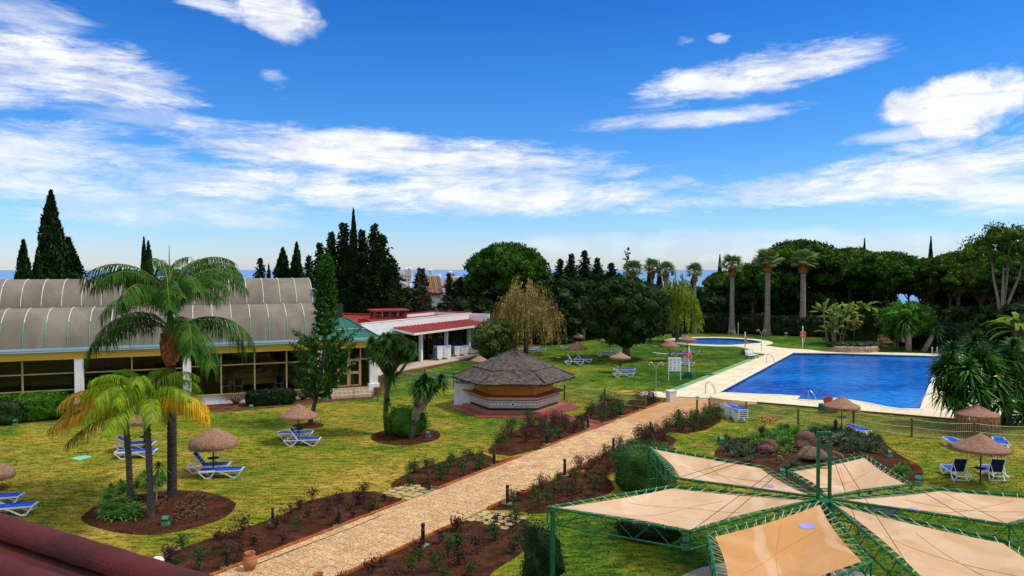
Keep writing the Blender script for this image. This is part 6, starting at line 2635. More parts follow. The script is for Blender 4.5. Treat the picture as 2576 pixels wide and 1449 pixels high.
# drip hoses lying in the beds
dh = 0
for pts, lb in [([(984, 1223), (1000, 1233), (1050, 1236), (1090, 1234), (1130, 1221)], 'black drip hose looping in the left bed beyond the flagstones'), ([(890, 1237), (930, 1242), (975, 1250), (990, 1258), (985, 1270), (940, 1292), (860, 1320)], 'black drip hose at the tip of the nearest left bed'),
                ([(1170, 1330), (1210, 1310), (1260, 1302), (1310, 1310), (1335, 1330), (1320, 1360), (1250, 1395)], 'black drip hose round the tip of the nearest right bed'), ([(1475, 1180), (1490, 1190), (1530, 1192), (1560, 1186)], 'black drip hose in the right bed before the clipped bush'),
                ([(644, 1420), (760, 1375), (880, 1330), (960, 1296)], 'thin hose lying along the nearest left bed'), ([(1180, 1390), (1260, 1350), (1300, 1330)], 'thin hose crossing the nearest right bed')]:
    q = MB()
    P_ = [G(a, b, .05) for a, b in pts]
    q.tube(P_, .014, 5)
    tag(q.build('drip_hose', M['bollard']), lb, 'hose', 'drip hoses in the beds')

# ---------------------------------------------------------------- palm bed planting
AG = [rosette(34, .55, .055, R(5), R(85), 1.1, M['agap'], 110 + i) for i in range(3)]
DG = [rosette(34, .48, .04, R(-5), R(80), 1.0, M['dryplant'], 120 + i) for i in range(2)]
rnd = random.Random(77)
for i, (px, py) in enumerate(sorted((rnd.uniform(262, 350), rnd.uniform(1222, 1308)) for _ in range(36))):
    t = thing('agapanthus', 'green strap leaved clump left in the palm bed, %s from the left' % ordn2(i + 1), 'plant', G(px, py), 0, 'agapanthus clumps at the left of the palm bed')
    link('leaf_rosette', AG[i % 3], t, (0, 0, .05), (0, 0, i), rnd.uniform(.85, 1.3))
for i, (px, py) in enumerate(sorted((rnd.uniform(360, 420), rnd.uniform(1196, 1232)) for _ in range(12))):
    t = thing('agapanthus', 'green strap leaved clump behind the palm trunks, %s from the left' % ordn2(i + 1), 'plant', G(px, py), 0, 'agapanthus clumps behind the palms')
    link('leaf_rosette', AG[i % 3], t, (0, 0, .05), (0, 0, i), rnd.uniform(.9, 1.2))
for i, (px, py) in enumerate(sorted((rnd.uniform(385, 520), rnd.uniform(1250, 1308)) for _ in range(30))):
    t = thing('dry_plant', 'withered brown clump in the palm bed, %s from the left' % ordn2(i + 1), 'plant', G(px, py), 0, 'withered clumps in the palm bed')
    link('leaf_rosette', DG[i % 2], t, (0, 0, .03), (0, 0, i), rnd.uniform(.6, 1.0))

# ---------------------------------------------------------------- rock garden
def boulder(px, py, w_, h_, seed, label, m_=None, d_=None):
    p = G(px, py)
    k = p.y / F
    q = MB()
    q.blob((0, 0, h_ * k * .40), (w_ * k / 2, (d_ or w_ * .8) * k / 2, h_ * k * .60), seed, .22, 3, flatz=-.1)
    o = q.build('boulder', m_ or M['rock'], smooth=True, loc=(p.x, p.y + w_ * k * .3, 0))
    tag(o, label, 'boulder')


boulder(2031, 1137, 62, 44, 7, 'large dark brown upright boulder in the rock garden', mat('boulder_dark', (.075, .042, .028), (.14, .08, .05), 2.2, .95, .05, 8))
boulder(2050, 1166, 70, 38, 8, 'smooth rounded pale brown boulder in front of the dark one')
boulder(1936, 1142, 46, 30, 9, 'reddish round boulder at the left among the plants', mat('boulder_red', (.12, .055, .04), (.19, .10, .075), 2.2, .95, .05, 8))
boulder(2108, 1158, 32, 20, 10, 'small angular grey stone right of the mast')
boulder(2142, 1149, 9, 6, 11, 'little pale stone lying on the soil right of the mast')
boulder(1963, 1160, 12, 14, 12, 'little whitish stone near the round boulder', M['rock_pale'])
AL = rosette(26, .55, .06, R(5), R(75), -.2, M['agave'], 131)
AG2 = rosette(34, 1.0, .11, R(0), R(80), .9, M['agave'], 132)
BIG = rosette(44, .75, .07, R(-10), R(80), .8, leafmat('rock_leaf', (.05, .16, .015), (.13, .28, .04), 2, .35, .2), 133)
DKR = rosette(40, .62, .05, R(-15), R(80), .9, leafmat('rock_leaf_dark', (.025, .05, .018), (.07, .10, .04), 2, .35, .1), 134)
rnd = random.Random(99)


def ordn(i):
    return '%d%s' % (i, 'th' if 10 < i % 100 < 14 else {1: 'st', 2: 'nd', 3: 'rd'}.get(i % 10, 'th'))


def scat(n, box, mesh, sc, name, label, cat, group, zoff=.03):
    n = int(n * 1.35)
    spots = sorted((rnd.uniform(box[0], box[2]), rnd.uniform(box[1], box[3])) for _ in range(n))
    for i, (px, py) in enumerate(spots):
        t = thing(name, label + ', ' + ordn(i + 1) + ' from the left', cat, G(px, py), 0, group)
        link('leaf_rosette', mesh, t, (0, 0, zoff), (rnd.uniform(-.15, .15), rnd.uniform(-.15, .15), rnd.uniform(0, 6)), rnd.uniform(*sc) * 1.2)


scat(22, (1895, 1100, 1985, 1140), BIG, (.75, 1.1), 'leafy_plant', 'bright green leafy clump left of the dark boulder', 'plant', 'bright leafy clumps in the rock garden')
scat(26, (1822, 1108, 1905, 1150), DKR, (.75, 1.15), 'dark_plant', 'dark spiky clump at the left end of the rock garden', 'plant', 'dark spiky clumps at the left of the rock garden')
scat(24, (2115, 1105, 2215, 1140), DKR, (.8, 1.25), 'dark_plant', 'dark spiky clump at the right end of the rock garden', 'plant', 'dark spiky clumps at the right of the rock garden')
scat(12, (2060, 1085, 2140, 1112), DKR, (1.0, 1.4), 'dark_plant', 'dark spiky clump behind the mast', 'plant', 'dark spiky clumps behind the mast')
scat(10, (1960, 1078, 2060, 1100), BIG, (.8, 1.1), 'leafy_plant', 'green leafy clump behind the boulders', 'plant', 'green clumps behind the boulders')
scat(5, (2240, 1175, 2285, 1210), BIG, (.7, .95), 'leafy_plant', 'bright green clump at the lower right of the rock garden', 'plant', 'green clumps at the lower right of the rock garden')
scat(7, (1975, 1170, 2010, 1200), DKR, (.6, .9), 'dark_plant', 'dark clump on the soil left of the mast', 'plant', 'dark clumps in front of the boulders')
for (px, py, me_, s_, lb) in [(2107, 1120, AG2, 1.25, 'big grey green agave right of the mast'), (2080, 1112, AG2, 1.1, 'grey green agave right behind the mast'), (1880, 1150, AL, 1.2, 'star shaped aloe at the left front of the rock garden'), (1888, 1164, AL, .8, 'small star shaped aloe below the larger one'),
                             (1848, 1152, AL, .8, 'small aloe at the left tip of the rock garden'), (2052, 1092, AG2, 1.0, 'upright agave behind the boulders')]:
    t = thing('agave', lb, 'plant', G(px, py))
    link('leaf_rosette', me_, t, (0, 0, .05), (0, 0, px), s_)
# cactus column and red flowered plant
t = thing('cactus', 'short dark column cactus behind the mast', 'plant', G(2102, 1098))
q = MB()
q.lathe([(.10, 0), (.12, .3), (.11, .9), (.04, 1.05)], 10, wob=.08)
q.build('column', M['bush_dark'], t)
t = thing('canna', 'dark leaved plant with red flowers at the top of the rock garden', 'plant', G(1915, 1104))
link('leaf_rosette', DKR, t, (0, 0, .3), (0, 0, 0), 1.5)
q = MB()
for i in range(6):
    a = rnd.uniform(-.5, .7)
    q.tube([(0, 0, .3), (a * .5, rnd.uniform(-.2, .2), .9), (a + .15, rnd.uniform(-.2, .2), 1.15 + rnd.uniform(-.15, .15))], .012, 4)
q.build('flower_stalk', M['trunk_pine'], t)
q = MB()
P_ = np.array([(rnd.uniform(-.1, .95), rnd.uniform(-.3, .3), rnd.uniform(.95, 1.35)) for _ in range(70)])
leaves(q, P_, None, .13, .08)
q.build('flowers', M['redflower'], t)
q = MB()
for i in range(1):
    P_ = np.array([tuple(G(rnd.uniform(1905, 1950), rnd.uniform(1118, 1138), rnd.uniform(.3, .5))) for _ in range(260)])
    leaves(q, P_, None, .08, .05)
tag(q.build('purple_groundcover', mat('purple_leaf', (.10, .02, .05), (.16, .03, .09), 4, .8, isl=.4)), 'purple leaved ground cover trailing over the red boulder', 'plant', kind='stuff')

# ================================================================== OBJECTS
# ---------------------------------------------------------------- sun loungers
def lounger(back=0.0, dark_back=False):
    """head end at -x, foot end at +x"""
    t = thing('sun_lounger', 'x', 'sun lounger')
    W_ = .31
    for s_ in (-1, 1):
        q = MB()
        y = s_ * W_
        # rail with the swooping front leg
        pr_ = [(-.98, .31), (-.6, .315), (-.22, .335), (-.02, .325), (.18, .25), (.40, .12), (.58, .03), (.76, .02), (.90, .19), (1.0, .36)]
        for a, b in zip(pr_[:-1], pr_[1:]):
            q.bar((a[0], y, a[1]), (b[0] + (b[0] - a[0]) * .04, y, b[1]), .045, .05)
        for a, b in (((-.22, .33), (1.0, .355)), ((-.94, .30), (-.66, .02)), ((-.66, .02), (-.44, .02)), ((-.44, .02), (-.24, .31))):
            q.bar((a[0], y, a[1]), (b[0], y, b[1]), .043, .048)
        q.build('side_frame', M['plastic'], t)
    for x, z in ((-.96, .31), (-.22, .32), (.66, .035), (.99, .36), (-.55, .03)):
        q = MB()
        q.bar((x, -W_, z), (x, W_, z), .04, .04, up=(1, 0, 0))
        q.build('cross_bar', M['plastic'], t)
    q = MB()
    n = 8
    vs = []
    for i in range(n + 1):
        x = -.2 + 1.18 * i / n
        z = .375 - .03 * math.sin(math.pi * i / n)
        for y, dz in ((-.29, 0), (-.1, -.012), (.1, -.012), (.29, 0)):
            vs.append((x, y, z + dz))
    q.add(vs, [(i * 4 + j, (i + 1) * 4 + j, (i + 1) * 4 + j + 1, i * 4 + j + 1) for i in range(n) for j in range(3)])
    vs2 = [(x, y, z - .02) for x, y, z in vs]
    q.add(vs2, [(i * 4 + j, i * 4 + j + 1, (i + 1) * 4 + j + 1, (i + 1) * 4 + j) for i in range(n) for j in range(3)])
    for y0_, sgn in ((-.29, 1), (.29, -1)):
        q.bar((-.2, y0_, .365), (.98, y0_, .37), .03, .03)
    q.build('seat_sling', M['blue'], t)
    c, s_ = math.cos(back), math.sin(back)

    def bp(d, y, o=0):
        return (-.2 - d * c - o * s_, y, .365 + d * s_ + o * c * 1)
    q = MB()
    q.add([bp(0, -.28, .012), bp(0, .28, .012), bp(.74, .28, .012), bp(.74, -.28, .012)], [(0, 1, 2, 3)])
    q.add([bp(0, -.28, -.01), bp(0, .28, -.01), bp(.74, .28, -.01), bp(.74, -.28, -.01)], [(0, 3, 2, 1)])
    q.add([bp(.02, -.28, .012), bp(.02, -.28, -.01), bp(.74, -.28, -.01), bp(.74, -.28, .012)], [(0, 1, 2, 3)])
    if back < .1:
        q.add([(-.96, -.30, .385), (-.96, .30, .385), (-1.012, .30, .265), (-1.012, -.30, .265)], [(0, 3, 2, 1), (0, 1, 2, 3)])
    q.build('backrest_sling', M['darkblue'] if dark_back else M['blue'], t)
    q = MB()
    for y in (-.29, .29):
        q.bar(bp(0, y), bp(.77, y), .035, .035)
    q.bar(bp(.77, -.29), bp(.77, .29), .035, .035, up=(1, 0, 0))
    if back > .1:
        q.bar(bp(.42, -.26), (-.78, -.26, .31), .022, .022)
        q.bar(bp(.42, .26), (-.78, .26, .31), .022, .022)
        for d in (.18, .34, .5):
            q.bar(bp(d, -.28, -.02), bp(d, .28, -.02), .018, .018, up=(1, 0, 0))
    q.build('backrest_frame', M['plastic'], t)
    return t


LG = {0: lounger(0), 1: lounger(R(28)), 2: lounger(R(55)), 3: lounger(R(62), True)}
used = {k: False for k in LG}


def put_lounger(p, rz, kind, label, group, z=0.0):
    loc = (p[0], p[1], z + .012)
    if not used[kind]:
        used[kind] = True
        o = LG[kind]
        o.location = loc
        o.rotation_euler = (0, 0, rz)
        return tag(o, label, 'sun lounger', group)
    o = dup(LG[kind], loc, rz, label, group)
    if 'group' not in o and group: o['group'] = group
    return o


gl1, gl2, gl3 = 'loungers on the front lawn', 'loungers on the lawn beyond the rope fence', 'loungers on the right lawn'
LS = [
    (556, 1200, 8, 0, 'flat blue lounger in front of the big near umbrella', gl1), (524, 1187, 8, 2, 'lounger with raised dark backrest behind the flat one at the big near umbrella', gl1),
    (342, 1151, 10, 0, 'front blue lounger behind the palm trunks', gl1), (340, 1131, 10, 1, 'rear lounger with tilted back behind the palm trunks', gl1),
    (760, 1120, 3, 2, 'lounger with tall blue backrest at the araucaria umbrella', gl1), (743, 1103, 4, 0, 'flat lounger behind the one with tall backrest at the araucaria umbrella', gl1),
    (20, 1295, 12, 0, 'front blue lounger cut off by the left edge', gl1), (-12, 1270, 12, 0, 'rear blue lounger cut off by the left edge', gl1),
    (1444, 917, -6, 2, 'front lounger with raised back at the umbrella behind the kiosk', gl2), (1466, 911, -8, 2, 'rear lounger at the umbrella behind the kiosk', gl2),
    (1521, 896, -4, 2, 'front lounger with raised back left of the round evergreen trunk', gl2), (1541, 889, -4, 2, 'rear lounger left of the round evergreen trunk', gl2),
    (1568, 948, -3, 1, 'front lounger of the pair nearest the rope fence', gl2), (1571, 937, -3, 1, 'rear lounger of the pair nearest the rope fence', gl2),
    (1712, 896, -8, 2, 'front lounger with raised back behind the white pole', gl2), (1738, 890, -10, 1, 'rear lounger with tilted back before the round pool', gl2),
    (1722, 920, -14, 0, 'front lounger behind the pool rules board', gl2), (1708, 911, -14, 0, 'rear lounger behind the pool rules board', gl2),
    (1431, 879, 170, 1, 'lounger half hidden left of the middle far umbrella', gl2), (1597, 870, 180, 1, 'lounger in the shade right of the round evergreen trunk', gl2),
    (1334, 882, 175, 0, 'lounger under the twigs of the weeping tree', gl2), (1352, 886, 5, 0, 'second lounger under the twigs of the weeping tree', gl2),
    (2157, 1091, -85, 0, 'lounger seen from its foot end beyond the rock garden', gl3),
    (2404, 1126, -95, 0, 'lounger seen from its foot end left of the shaggy umbrella', gl3), (2516, 1125, -115, 0, 'lounger mostly hidden behind the near right umbrella', gl3),
    (2404, 1202, 82, 3, 'left lounger with dark backrest towards the camera at the near right umbrella', gl3), (2500, 1203, 76, 3, 'right lounger with dark backrest towards the camera at the near right umbrella', gl3),
]
for px, py, h_, kd, lb, gr in LS:
    put_lounger(G(px, py), R(h_), kd, lb, gr)
# stacks on the clubhouse terrace and by the rope fence
ords = ['lowest', 'second', 'third', 'fourth', 'fifth', 'sixth', 'seventh', 'eighth', 'ninth', 'tenth', 'eleventh']
for (px, py, n, rz, nm, z0) in [(1112, 904, 10, R(47), 'the tall left stack on the clubhouse terrace', .10), (1156, 895, 7, R(44), 'the middle stack on the clubhouse terrace', .10), (1191, 889, 4, R(40), 'the low right stack on the clubhouse terrace', .10)]:
    p = G(px, py, z0)
    for k in range(n):
        put_lounger((p.x + random.uniform(-.012, .012), p.y + random.uniform(-.012, .012)), rz + random.uniform(-.012, .012), 0, ('topmost' if k == n - 1 else ords[k] + (' from the bottom' if k else '')) + ' white lounger in ' + nm, 'loungers in ' + nm, z0 + k * .122)
p = G(1851, 1057)
for k in range(5):
    put_lounger((p.x, p.y + random.uniform(-.01, .01)), R(-78) + random.uniform(-.01, .01), 0, ('topmost' if k == 4 else ords[k] + (' from the bottom' if k else '')) + ' lounger in the stack beside the net gate', 'loungers stacked beside the net gate', k * .12)


# ---------------------------------------------------------------- thatched umbrellas
def umbrella(R_, zrim, ztop, kind, label, loc, seed, table=True, fr=.18, group='thatched umbrellas', tilt=(0, 0), zt=.75):
    t = thing('thatched_umbrella', label, 'umbrella', loc, random.uniform(0, 6), group)
    rnd = random.Random(seed)
    q = MB()
    q.tube([(0, 0, -.05), (0, 0, ztop - .1)], .035, 8)
    q.build('pole', M['pole'], t)
    h_ = ztop - zrim
    if kind == 'dome':
        prof = [(R_ * .97, zrim - .02), (R_, zrim + .07), (R_ * .97, zrim + .22 * h_ + .06), (R_ * .80, zrim + .48 * h_), (R_ * .52, zrim + .72 * h_), (R_ * .22, zrim + .93 * h_), (R_ * .06, ztop), (.01, ztop + .01)]
    elif kind == 'cone':
        prof = [(R_ * .97, zrim - .03), (R_, zrim + .02), (R_ * .76, zrim + .24 * h_), (R_ * .48, zrim + .52 * h_), (R_ * .2, zrim + .84 * h_), (R_ * .07, ztop - .01), (.01, ztop + .02)]
    else:
        prof = [(R_ * .97, zrim - .03), (R_, zrim + .05), (R_ * .93, zrim + .16 * h_), (R_ * .62, zrim + .40 * h_), (R_ * .3, zrim + .72 * h_), (R_ * .10, ztop - .05), (.01, ztop + .04)]
    n = 30
    q.v, q.f, q.mi = [], [], []
    q.lathe(prof, n, wob=.022)
    # underside
    q.lathe([(R_ * .96, zrim - .03), (R_ * .4, zrim + .35 * h_), (.03, zrim + .7 * h_)], n)
    q.v = [(x, y, z + (rnd.uniform(-.014, .014) if abs(x) + abs(y) > .2 else 0)) for x, y, z in q.v]
    o = q.build('thatch_canopy', M['thatch'], t, smooth=True)
    q = MB()
    m = 260
    for i in range(m):
        a = 2 * math.pi * i / m + rnd.uniform(-.01, .01)
        r_ = R_ * rnd.uniform(.955, 1.0)
        l_ = fr * rnd.uniform(.35, 1.15)
        c = Vector((math.cos(a) * r_, math.sin(a) * r_, zrim + .02))
        s_ = Vector((-math.sin(a), math.cos(a), 0)) * R_ * .016
        tip = c + Vector((rnd.uniform(-.02, .02), rnd.uniform(-.02, .02), -l_)) + Vector((math.cos(a), math.sin(a), 0)) * rnd.uniform(-.03, .04)
        q.add([c - s_, c + s_, tip + s_ * .5, tip - s_ * .5], [(0, 1, 2, 3)])
    tag(q.build('fringe', M['fringe'], t), kind='stuff')
    q = MB()
    for i in range(8):
        a = i * math.pi / 4
        q.tube([(0, 0, zrim + .55 * h_), (math.cos(a) * R_ * .9, math.sin(a) * R_ * .9, zrim + .02)], .015, 4)
    q.build('ribs', M['wood'], t)
    if table:
        q = MB()
        q.lathe([(.27, zt), (.28, zt + .02), (.01, zt + .022)], 18)
        q.build('table_disk', M['darkblue'] if table == 1 else mat('pale_blue_table', (.25, .35, .5), rough=.5), t)
    return t


def um_at(px, pyb, apex_y, halfw, rim_y, kind, label, seed, **kw):
    p = G(px, pyb)
    k = p.y / F
    R_ = halfw * k
    zt_ = AT(px, apex_y, p.y).z
    zr = AT(px, rim_y, p.y - R_ * .0).z
    return umbrella(R_, zr, zt_, kind, label, (p.x, p.y, 0), seed, **kw)


um_at(537, 1191, 1077, 59, 1122, 'dome', 'big smooth domed straw umbrella over two near loungers', 1, fr=.12)
um_at(363, 1133, 1038, 45, 1062, 'dome', 'domed straw umbrella half hidden behind the palm trunks', 2, fr=.16)
um_at(752, 1112, 1017, 51, 1047, 'cone', 'pointed straw umbrella in front of the araucaria trunk', 3, fr=.07)
um_at(-22, 1232, 1160, 54, 1200, 'dome', 'straw umbrella mostly cut off by the left edge', 4, fr=.12)
um_at(1206, 958, 895, 26, 908, 'cone', 'small umbrella peeping out behind the kiosk roof', 5, fr=.3)
um_at(1448, 862, 834, 20, 846, 'cone', 'farthest small straw umbrella by the dark trees', 6, fr=.25)
um_at(1452, 908, 859, 27, 877, 'cone', 'straw umbrella over the pair behind the kiosk', 7, fr=.2)
um_at(1533, 888, 853, 22, 859, 'dome', 'straw umbrella partly under the round evergreen', 8, fr=.25)
um_at(1560, 938, 885, 27, 900, 'shag', 'straw umbrella of the pair nearest the rope fence', 9, fr=.16)
um_at(1683, 909, 857, 26, 870, 'cone', 'dark brown umbrella behind the pool rules board', 10, fr=.2)
um_at(1728.5, 888, 844, 24, 855, 'cone', 'brown umbrella in front of the round pool', 11, fr=.35)
um_at(2117, 1080, 996, 44, 1024, 'shag', 'straw umbrella between rock garden and pool deck', 12, fr=.2, table=2)
um_at(2457, 1094, 1017, 51, 1043, 'shag', 'shaggy dark umbrella with long hanging fringe under the big yucca', 13, fr=.75)
um_at(2466, 1219, 1090, 67, 1129, 'shag', 'near right straw umbrella over two loungers turned away', 14, fr=.2)


# ---------------------------------------------------------------- bollard lamps
bol = thing('bollard_lamp', 'x', 'bollard lamp')
q = MB()
q.lathe([(.085, .04), (.085, .06), (.072, .07), (.072, .53), (.078, .54), (.078, .57), (.066, .58), (.066, .70), (.078, .705), (.078, .76), (.06, .81), (.01, .835)], 14)
q.build('post', M['bollard'], bol, smooth='auto')
q = MB()
for k in range(3):
    q.lathe([(.064, .60 + k * .035), (.069, .605 + k * .035), (.064, .61 + k * .035)], 12)
q.build('light_grille', M['trunk_pale'], bol)
q = MB()
q.box((0, 0, .02), (.36, .36, .05))
q.build('base', M['greenbase'], bol)
BL = [(854, 1324, 'bollard lamp in the left bed nearest the camera, before the dark bushes'), (1079, 1235, 'bollard lamp just past the left flagstones'), (1243, 1171, 'bollard lamp at the far end of the second left bed'), (1064, 1374, 'nearest bollard lamp on the right side of the path'),
      (1276.5, 1269, 'bollard lamp beside the right flagstones'), (1420.5, 1198, 'bollard lamp at the far end of the second right bed'), (1543, 1141, 'bollard lamp in the red leaved right bed'), (1375.5, 1119, 'bollard lamp in the middle of the left bed before the kiosk paving'),
      (1479, 1079, 'bollard lamp at the corner of the red kiosk paving'), (1560.5, 1048, 'bollard lamp in the bushy bed right of the kiosk'), (1644, 1018, 'bollard lamp beyond the rope fence near the white bin'), (1636, 1096, 'bollard lamp right of the path before the rock garden'),
      (1707, 1062, 'bollard lamp at the near tip of the bed beside the lounger stack'), (573, 1431, 'bollard lamp beside the terracotta jar'), (686, 1318, 'dark short bollard standing at the back of the nearest left bed')]
for i, (px, py, lb) in enumerate(BL):
    p = G(px, py)
    if i == 0:
        bol.location = p + Vector((0, 0, .02))
        bol.rotation_euler = (0, 0, ang)
        tag(bol, lb, 'bollard lamp', 'bollard lamps along the path')
    else:
        o = dup(bol, p + Vector((0, 0, .02)), ang, lb, 'bollard lamps along the path', .75 if py == 1318 else 1.0)


# ---------------------------------------------------------------- terracotta jars and pots
def jar(p, s_, label, blue=False):
    t = thing('terracotta_jar', label, 'jar', p, 0)
    q = MB()
    q.lathe([(.12, 0), (.16, .05), (.225, .2), (.235, .32), (.20, .43), (.145, .50), (.14, .54), (.175, .58), (.17, .60), (.13, .585), (.11, .5), (.01, .3)], 24)
    q.build('body', M['clay'], t, smooth='auto')
    q = MB()
    q.lathe([(.228, .33), (.236, .345), (.222, .36)], 24)
    q.lathe([(.20, .43), (.208, .44), (.195, .45)], 24)
    q.build('band', M['clay'], t, smooth=True)
    if blue:
        q = MB()
        q.blob((.0, -.16, .47), (.09, .06, .05), 3, .2, 2)
        q.build('blue_glaze', mat('blue_glaze', (.03, .22, .28), rough=.2, spec=.6), t, smooth=True)
    t.scale = (s_,) * 3
    return t


jar(G(629, 1436) + Vector((0, 0, .02)), 1.0, 'rounded terracotta jar on the path edge beside a bollard')
jar(G(801, 1492) + Vector((0, 0, .04)), .98, 'terracotta jar with blue glaze cut off at the bottom edge', True)
pt_ = thing('terracotta_pot', 'small terracotta flower pot at the right of the rock garden', 'pot', G(2299, 1182))
q = MB()
q.lathe([(.11, 0), (.16, .26), (.18, .27), (.18, .33), (.15, .33), (.14, .26), (.01, .25)], 18)
q.build('body', mat('red_pot', (.35, .07, .03), rough=.8), pt_, smooth='auto')
pt_ = thing('red_planter', 'red round pot on the deck beside the middle umbrella', 'pot', G(2083, 1021))
q = MB()
q.lathe([(.2, 0), (.32, .35), (.34, .62), (.29, .62), (.26, .5), (.01, .48)], 18)
q.build('body', mat('red_pot2', (.35, .05, .03), rough=.7), pt_, smooth='auto')
p = G(2082, 1038)
q = MB()
q.box((p.x, p.y, .3), (1.1, .7, .6), 0, taper=.9)
tag(q.build('green_box', M['greendark']), 'dark green box behind the middle umbrella at the deck edge', 'box')


# ---------------------------------------------------------------- floodlights
def flood(px, py, rz, label, s_=1.0, kind=0):
    t = thing('floodlight', label, 'floodlight', G(px, py), R(rz), 'green garden floodlights')
    q = MB()
    q.box((0, 0, .09), (.36, .28, .18))
    q.build('base', M['greenbase'], t)
    q = MB()
    q.box((0, 0, .36), (.34, .14, .24), M=Matrix.Rotation(R(-30), 3, 'X'))
    q.tube([(-.18, 0, .16), (-.2, 0, .36)], .015, 5)
    q.tube([(.18, 0, .16), (.2, 0, .36)], .015, 5)
    q.build('housing', M['greendark'], t)
    q = MB()
    q.box((0, -.075, .41), (.28, .012, .18), M=Matrix.Rotation(R(-30), 3, 'X'))
    q.build('lens', M['greenbase'], t)
    t.scale = (s_,) * 3
    return t


flood(417, 1322, 5, 'green floodlight at the front of the palm bed', .8)
flood(1813, 1119, 30, 'green floodlight at the left tip of the rock garden')
flood(2311, 1222, -30, 'green floodlight at the right corner of the upper sail')
flood(2236, 1150, 20, 'dark floodlight at the right of the spiky plants', .8)
flood(1967, 1198, 0, 'small floodlight in front of the round boulder', .8)
flood(1077, 1101, -10, 'pale little lamp in the round yucca bed', .8)
flood(818, 1008, 0, 'green floodlight beside the entrance steps', 1.1)
flood(728, 1008, 0, 'green floodlight at the foot of the hall wall', .8)
flood(1841, 844, 0, 'tiny green floodlight at the foot of the second pool palm', 1.3)
flood(1977, 847, 0, 'tiny green floodlight between the right pool palms', 1.3)
flood(2217, 862, 0, 'tiny green floodlight before the dark hedge', 1.2)
flood(38, 1070, 15, 'small floodlight lying in front of the left hedge', .8)
flood(632, 1032, 15, 'small dark floodlight in front of the low dark hedge', .8)
flood(1726, 1383, 0, 'green floodlight hanging below the awning corner', 1.0)
q = thing('small_box_light', 'small green spot lamp standing in the soil left of the entrance steps', 'lamp', hallpt(700, -2.2))
m_ = MB(); m_.box((0, 0, .1), (.2, .16, .2)); m_.tube([(0, 0, .2), (0, 0, .32)], .02); m_.build('body', M['greendark'], q)

# ---------------------------------------------------------------- rope fences
def sagpts(a, b, sag, n=8):
    return [a.lerp(b, i / n) + Vector((0, 0, -sag * 4 * (i / n) * (1 - i / n))) for i in range(n + 1)]


def fence(posts, label, hp=1.15, net=True, heights=(1.08, .62, .12), mat_net=None, sag=.10, postr=.062, skip=()):
    t = thing('rope_fence', label, 'fence')
    P_ = [Vector((p[0], p[1], 0)) for p in posts]
    for i, p in enumerate(P_):
        if i in skip: continue
        q = MB()
        q.lathe([(postr, -.05), (postr, hp - .02), (postr * .8, hp)], 9, p, wob=.03)
        q.build('post', M['wood'], t)
    for a, b in zip(P_[:-1], P_[1:]):
        for hh in heights:
            q = MB()
            q.tube(sagpts(a + Vector((0, 0, hh)), b + Vector((0, 0, hh)), sag if hh > .3 else .02), .017, 5)
            q.build('rope', M['rope'], t)
        if net:
            n = 6
            top = sagpts(a + Vector((0, 0, 1.08)), b + Vector((0, 0, 1.08)), sag, n)
            bot = sagpts(a + Vector((0, 0, .10)), b + Vector((0, 0, .10)), .02, n)
            me = bpy.data.meshes.new('net')
            vs = []
            for x, y in zip(top, bot):
                vs += [tuple(x), tuple(y)]
            me.from_pydata(vs, [], [(2 * i, 2 * i + 1, 2 * i + 3, 2 * i + 2) for i in range(n)])
            uv = me.uv_layers.new()
            L_ = (b - a).length
            for poly in me.polygons:
                for li, vi in zip(poly.loop_indices, poly.vertices):
                    uv.data[li].uv = (L_ * (vi // 2) / n, 1.0 - (vi % 2))
            me.materials.append(mat_net or M['net'])
            link('net', me, t)
    return t


pk = lambda *l: [G(a, b) for a, b in l]
fence(pk((1877, 1054), (2007.7, 1072), (2147, 1076), (2293.7, 1100), (2451, 1112), (2620, 1120)), 'long rope and net fence on brown posts between rock garden and pool deck')
fence(pk((1420, 1006), (1521.5, 1016), (1622.5, 1028)), 'rope and net fence right of the kiosk up to the path')
fence(pk((997, 949), (1069, 958), (1141, 978)), 'rope and net fence left of the kiosk')
gt = fence(pk((1784, 1036), (1877, 1054)), 'brown net gate panel folded beside the lounger stack', .95, True, (.90, .5, .1), M['gate_net'] if 'gate_net' in M else None, .04)
for o in list(gt.children):
    if o.name.startswith('net'):
        o.data.materials[0] = netmat('gate_net_dense', (.22, .15, .09), .07, .40)
sg = MB(); c = G(1820, 1044) + Vector((0, -.06, .62)); sg.box(c, (.45, .02, .36), R(-28)); sg.build('notice', M['signwhite'], gt)
for (px, py, lb) in [(1622.5, 1028, 'left gate post carrying a small white notice'), (1752.5, 1042, 'right gate post carrying a small white notice')]:
    t = thing('gate_post', lb, 'post', G(px, py) + Vector((0.02, -.02, 0)))
    q = MB()
    q.lathe([(.072, 0), (.072, 1.2), (.06, 1.24)], 10)
    q.build('post', M['wood'], t)
    q = MB()
    q.box((0, -.085, 1.12), (.32, .02, .24))
    q.build('notice', M['signwhite'], t)
    q = MB()
    for k in range(4):
        q.box((random.uniform(-.03, .03), -.098, 1.20 - .045 * k), (.2, .004, .012))
    q.build('print', M['black'], t)
q = thing('short_stake', 'short dark stake beside the entrance steps', 'post', G(950, 1011))
m_ = MB(); m_.lathe([(.045, 0), (.045, .85)], 8); m_.build('post', M['wood'], q)
q = thing('tree_stump', 'cut brown tree stump beside the hall corner column', 'stump', G(950, 994))
m_ = MB(); m_.lathe([(.30, 0), (.26, .35), (.27, .62), (.22, .64), (.01, .60)], 12, wob=.12); m_.build('body', M['wood'], q)
# gate barrier ropes behind the net gate
q = MB()
q.tube(sagpts(G(1752.5, 1042) + Vector((0, 0, 1.05)), G(1877, 1054) + Vector((0, 0, 1.1)), .12), .016, 5)
tag(q.build('gate_rope', M['rope']), 'slack rope from the right gate post to the fence corner', 'rope')

